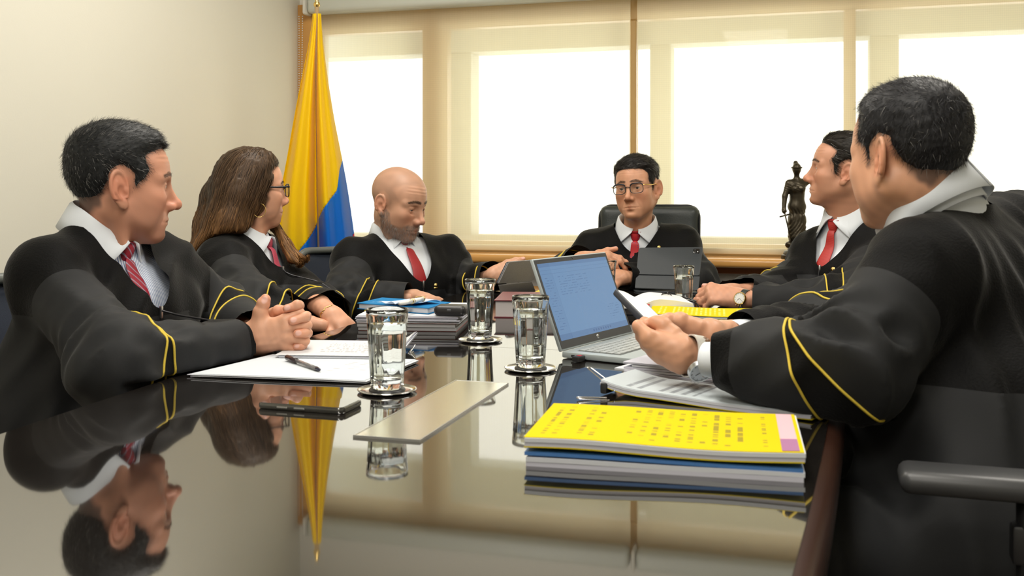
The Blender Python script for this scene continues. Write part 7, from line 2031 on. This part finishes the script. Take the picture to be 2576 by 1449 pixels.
def watch(parent, c, ax, out, r, case_r, strap_mat, case_mat, dial_mat, strap_w=0.018, flat_=0.82):
    """strap round the wrist axis ax at c, dial toward out"""
    w = thing_part('wrist_watch', parent); ax = unit(ax); out = unit(out - ax * np.dot(out, ax)); sd_ = np.cross(ax, out)
    V, Fq = [], []; n = 36
    for i in range(n):
        a = 2 * math.pi * i / n; d = out * math.cos(a) * flat_ + sd_ * math.sin(a)
        for e, rr in ((-0.5, r), (-0.5, r + 0.0022), (0.5, r + 0.0022), (0.5, r)): V.append(c + ax * strap_w * e + d * rr)
    for i in range(n):
        j = (i + 1) % n
        for k in range(4): Fq.append((i * 4 + k, i * 4 + (k + 1) % 4, j * 4 + (k + 1) % 4, j * 4 + k))
    mesh_obj('strap', V, Fq, strap_mat, w, sharp=40)
    mm = np.eye(4); mm[:3, 0] = ax; mm[:3, 1] = np.cross(out, ax); mm[:3, 2] = out; mm[:3, 3] = c + out * (r * flat_ + 0.0005)
    k = case_r
    V, Fq = lathe([(0.0001, -0.001), (k * 0.9, -0.001), (k, 0.001), (k, 0.006), (k * 0.93, 0.0085), (k * 0.85, 0.0085), (k * 0.84, 0.0072)], 32); mesh_obj('case', xf(mm, V), Fq, case_mat, w, sharp=40)
    V, Fq = lathe([(0.0001, 0.0074), (k * 0.85, 0.0074)], 32); dial = mesh_obj('dial', xf(mm, V), Fq, dial_mat, w)
    for t in range(12):
        a = t * math.pi / 6; tube_obj('hour_mark', xf(mm, [(k * 0.66 * math.cos(a), k * 0.66 * math.sin(a), 0.0077), (k * 0.80 * math.cos(a), k * 0.80 * math.sin(a), 0.0077)]), 0.00035, M['grey_plastic'], dial, 4)
    for a, L in ((0.9, 0.5), (2.6, 0.7)): tube_obj('hand', xf(mm, [(0, 0, 0.0080), (k * L * math.cos(a), k * L * math.sin(a), 0.0080)]), 0.0004, M['grey_plastic'], dial, 4)
    for dx_ in (0.0, 0.007, -0.007): 
        V, Fq = tube([(dx_ , k, 0.0035), (dx_, k + 0.003, 0.0035)], 0.0014, 8); V = [(y, -x, z) for x, y, z in np.array(V)] if False else V
        mesh_obj('crown', xf(mm, V), Fq, case_mat, w)
    return w
mesh_steel = pmat('mesh_steel', (0.62, 0.61, 0.57), 0.35, metal=1.0, bump=(1400, 0.9))
watch(p6, px(1744, 897, 1.645), px(1712, 890, 1.662) - px(1775, 900, 1.675), -V_FWD * 0.8 - V_RIGHT * 0.35 - V_UP * 0.30, 0.0345, 0.0205, mesh_steel, M['silver'], pmat('silver_dial', (0.45, 0.47, 0.50), 0.3, metal=0.3), 0.019, 0.92)
wb = thing_part('bead_bracelet', p6); wax = unit(px(1712, 890, 1.662) - px(1775, 900, 1.675)); wc = px(1765, 900, 1.635); w1 = unit(np.cross(wax, V_UP)); w2_ = np.cross(wax, w1)
for k in range(20):
    a = 2 * math.pi * k / 20; V, Fq = lathe([(0.0001, -0.004), (0.003, -0.0028), (0.0042, 0), (0.003, 0.0028), (0.0001, 0.004)], 8, wc + (w1 * math.cos(a) + w2_ * math.sin(a) * 0.95) * 0.0325)
    mesh_obj('bead', V, Fq, pmat('wood_bead', (0.20, 0.11, 0.06), 0.4) if k == 0 else bpy.data.materials['wood_bead'], wb)
watch(p5, px(1873, 756, 2.872), px(1868, 752, 2.88) - px(1893, 758, 2.86), -V_FWD + V_UP * 0.15 - V_RIGHT * 0.1, 0.0300, 0.0185, M['leather'], M['gold'], pmat('white_dial', (0.80, 0.80, 0.76), 0.3), 0.016, 0.9)
# folded eyeglasses lying by the glass
eg = thing('folded_eyeglasses', 'folded eyeglasses with dark metal frame in front of the water glass', 'eyeglasses', loc=tuple(on(1700, 772, 0.03))); e0 = np.array(eg.location)
def rp(x, y, h): return on(x, y, h) - e0
dm = pmat('gunmetal', (0.10, 0.10, 0.10), 0.2, metal=0.9)
for (xa_, xb_) in ((1664, 1692),):
    pass
for k_, (cx_, d_) in enumerate(((1676, 2.86), (1692, 3.00))):
    pts = []
    for a in np.linspace(0, 2 * math.pi, 24, endpoint=False):
        c, s = math.cos(a), math.sin(a); pts.append(px(cx_ + 15 * np.sign(c) * abs(c) ** .6, 756 + 17 * np.sign(s) * abs(s) ** .6 - 6 * k_, d_ + 0.02 * c) - e0)
    tube_obj('rim', pts, 0.0016, dm, eg, 6, True); n = len(pts)
    V = np.array(pts + [q + V_FWD * 0.0012 for q in pts]); mesh_obj('lens', V, [tuple(range(n)), tuple(range(2 * n - 1, n - 1, -1))] + [(i, n + i, n + (i + 1) % n, (i + 1) % n) for i in range(n)], LENS, eg, smooth=False)
tube_obj('bridge', [px(1680, 742, 2.88) - e0, px(1690, 738, 2.98) - e0], 0.0011, dm, eg, 6)
tube_obj('temple', catmull([px(1688, 746, 2.86) - e0, px(1715, 752, 2.85) - e0, px(1742, 758, 2.85) - e0, px(1754, 766, 2.85) - e0, px(1758, 778, 2.85) - e0], 5), 0.0024, dm, eg, 6)
tube_obj('temple', catmull([px(1666, 738, 2.90) - e0, px(1700, 744, 2.93) - e0, px(1730, 750, 2.94) - e0, px(1752, 758, 2.92) - e0], 5), 0.0022, dm, eg, 6)
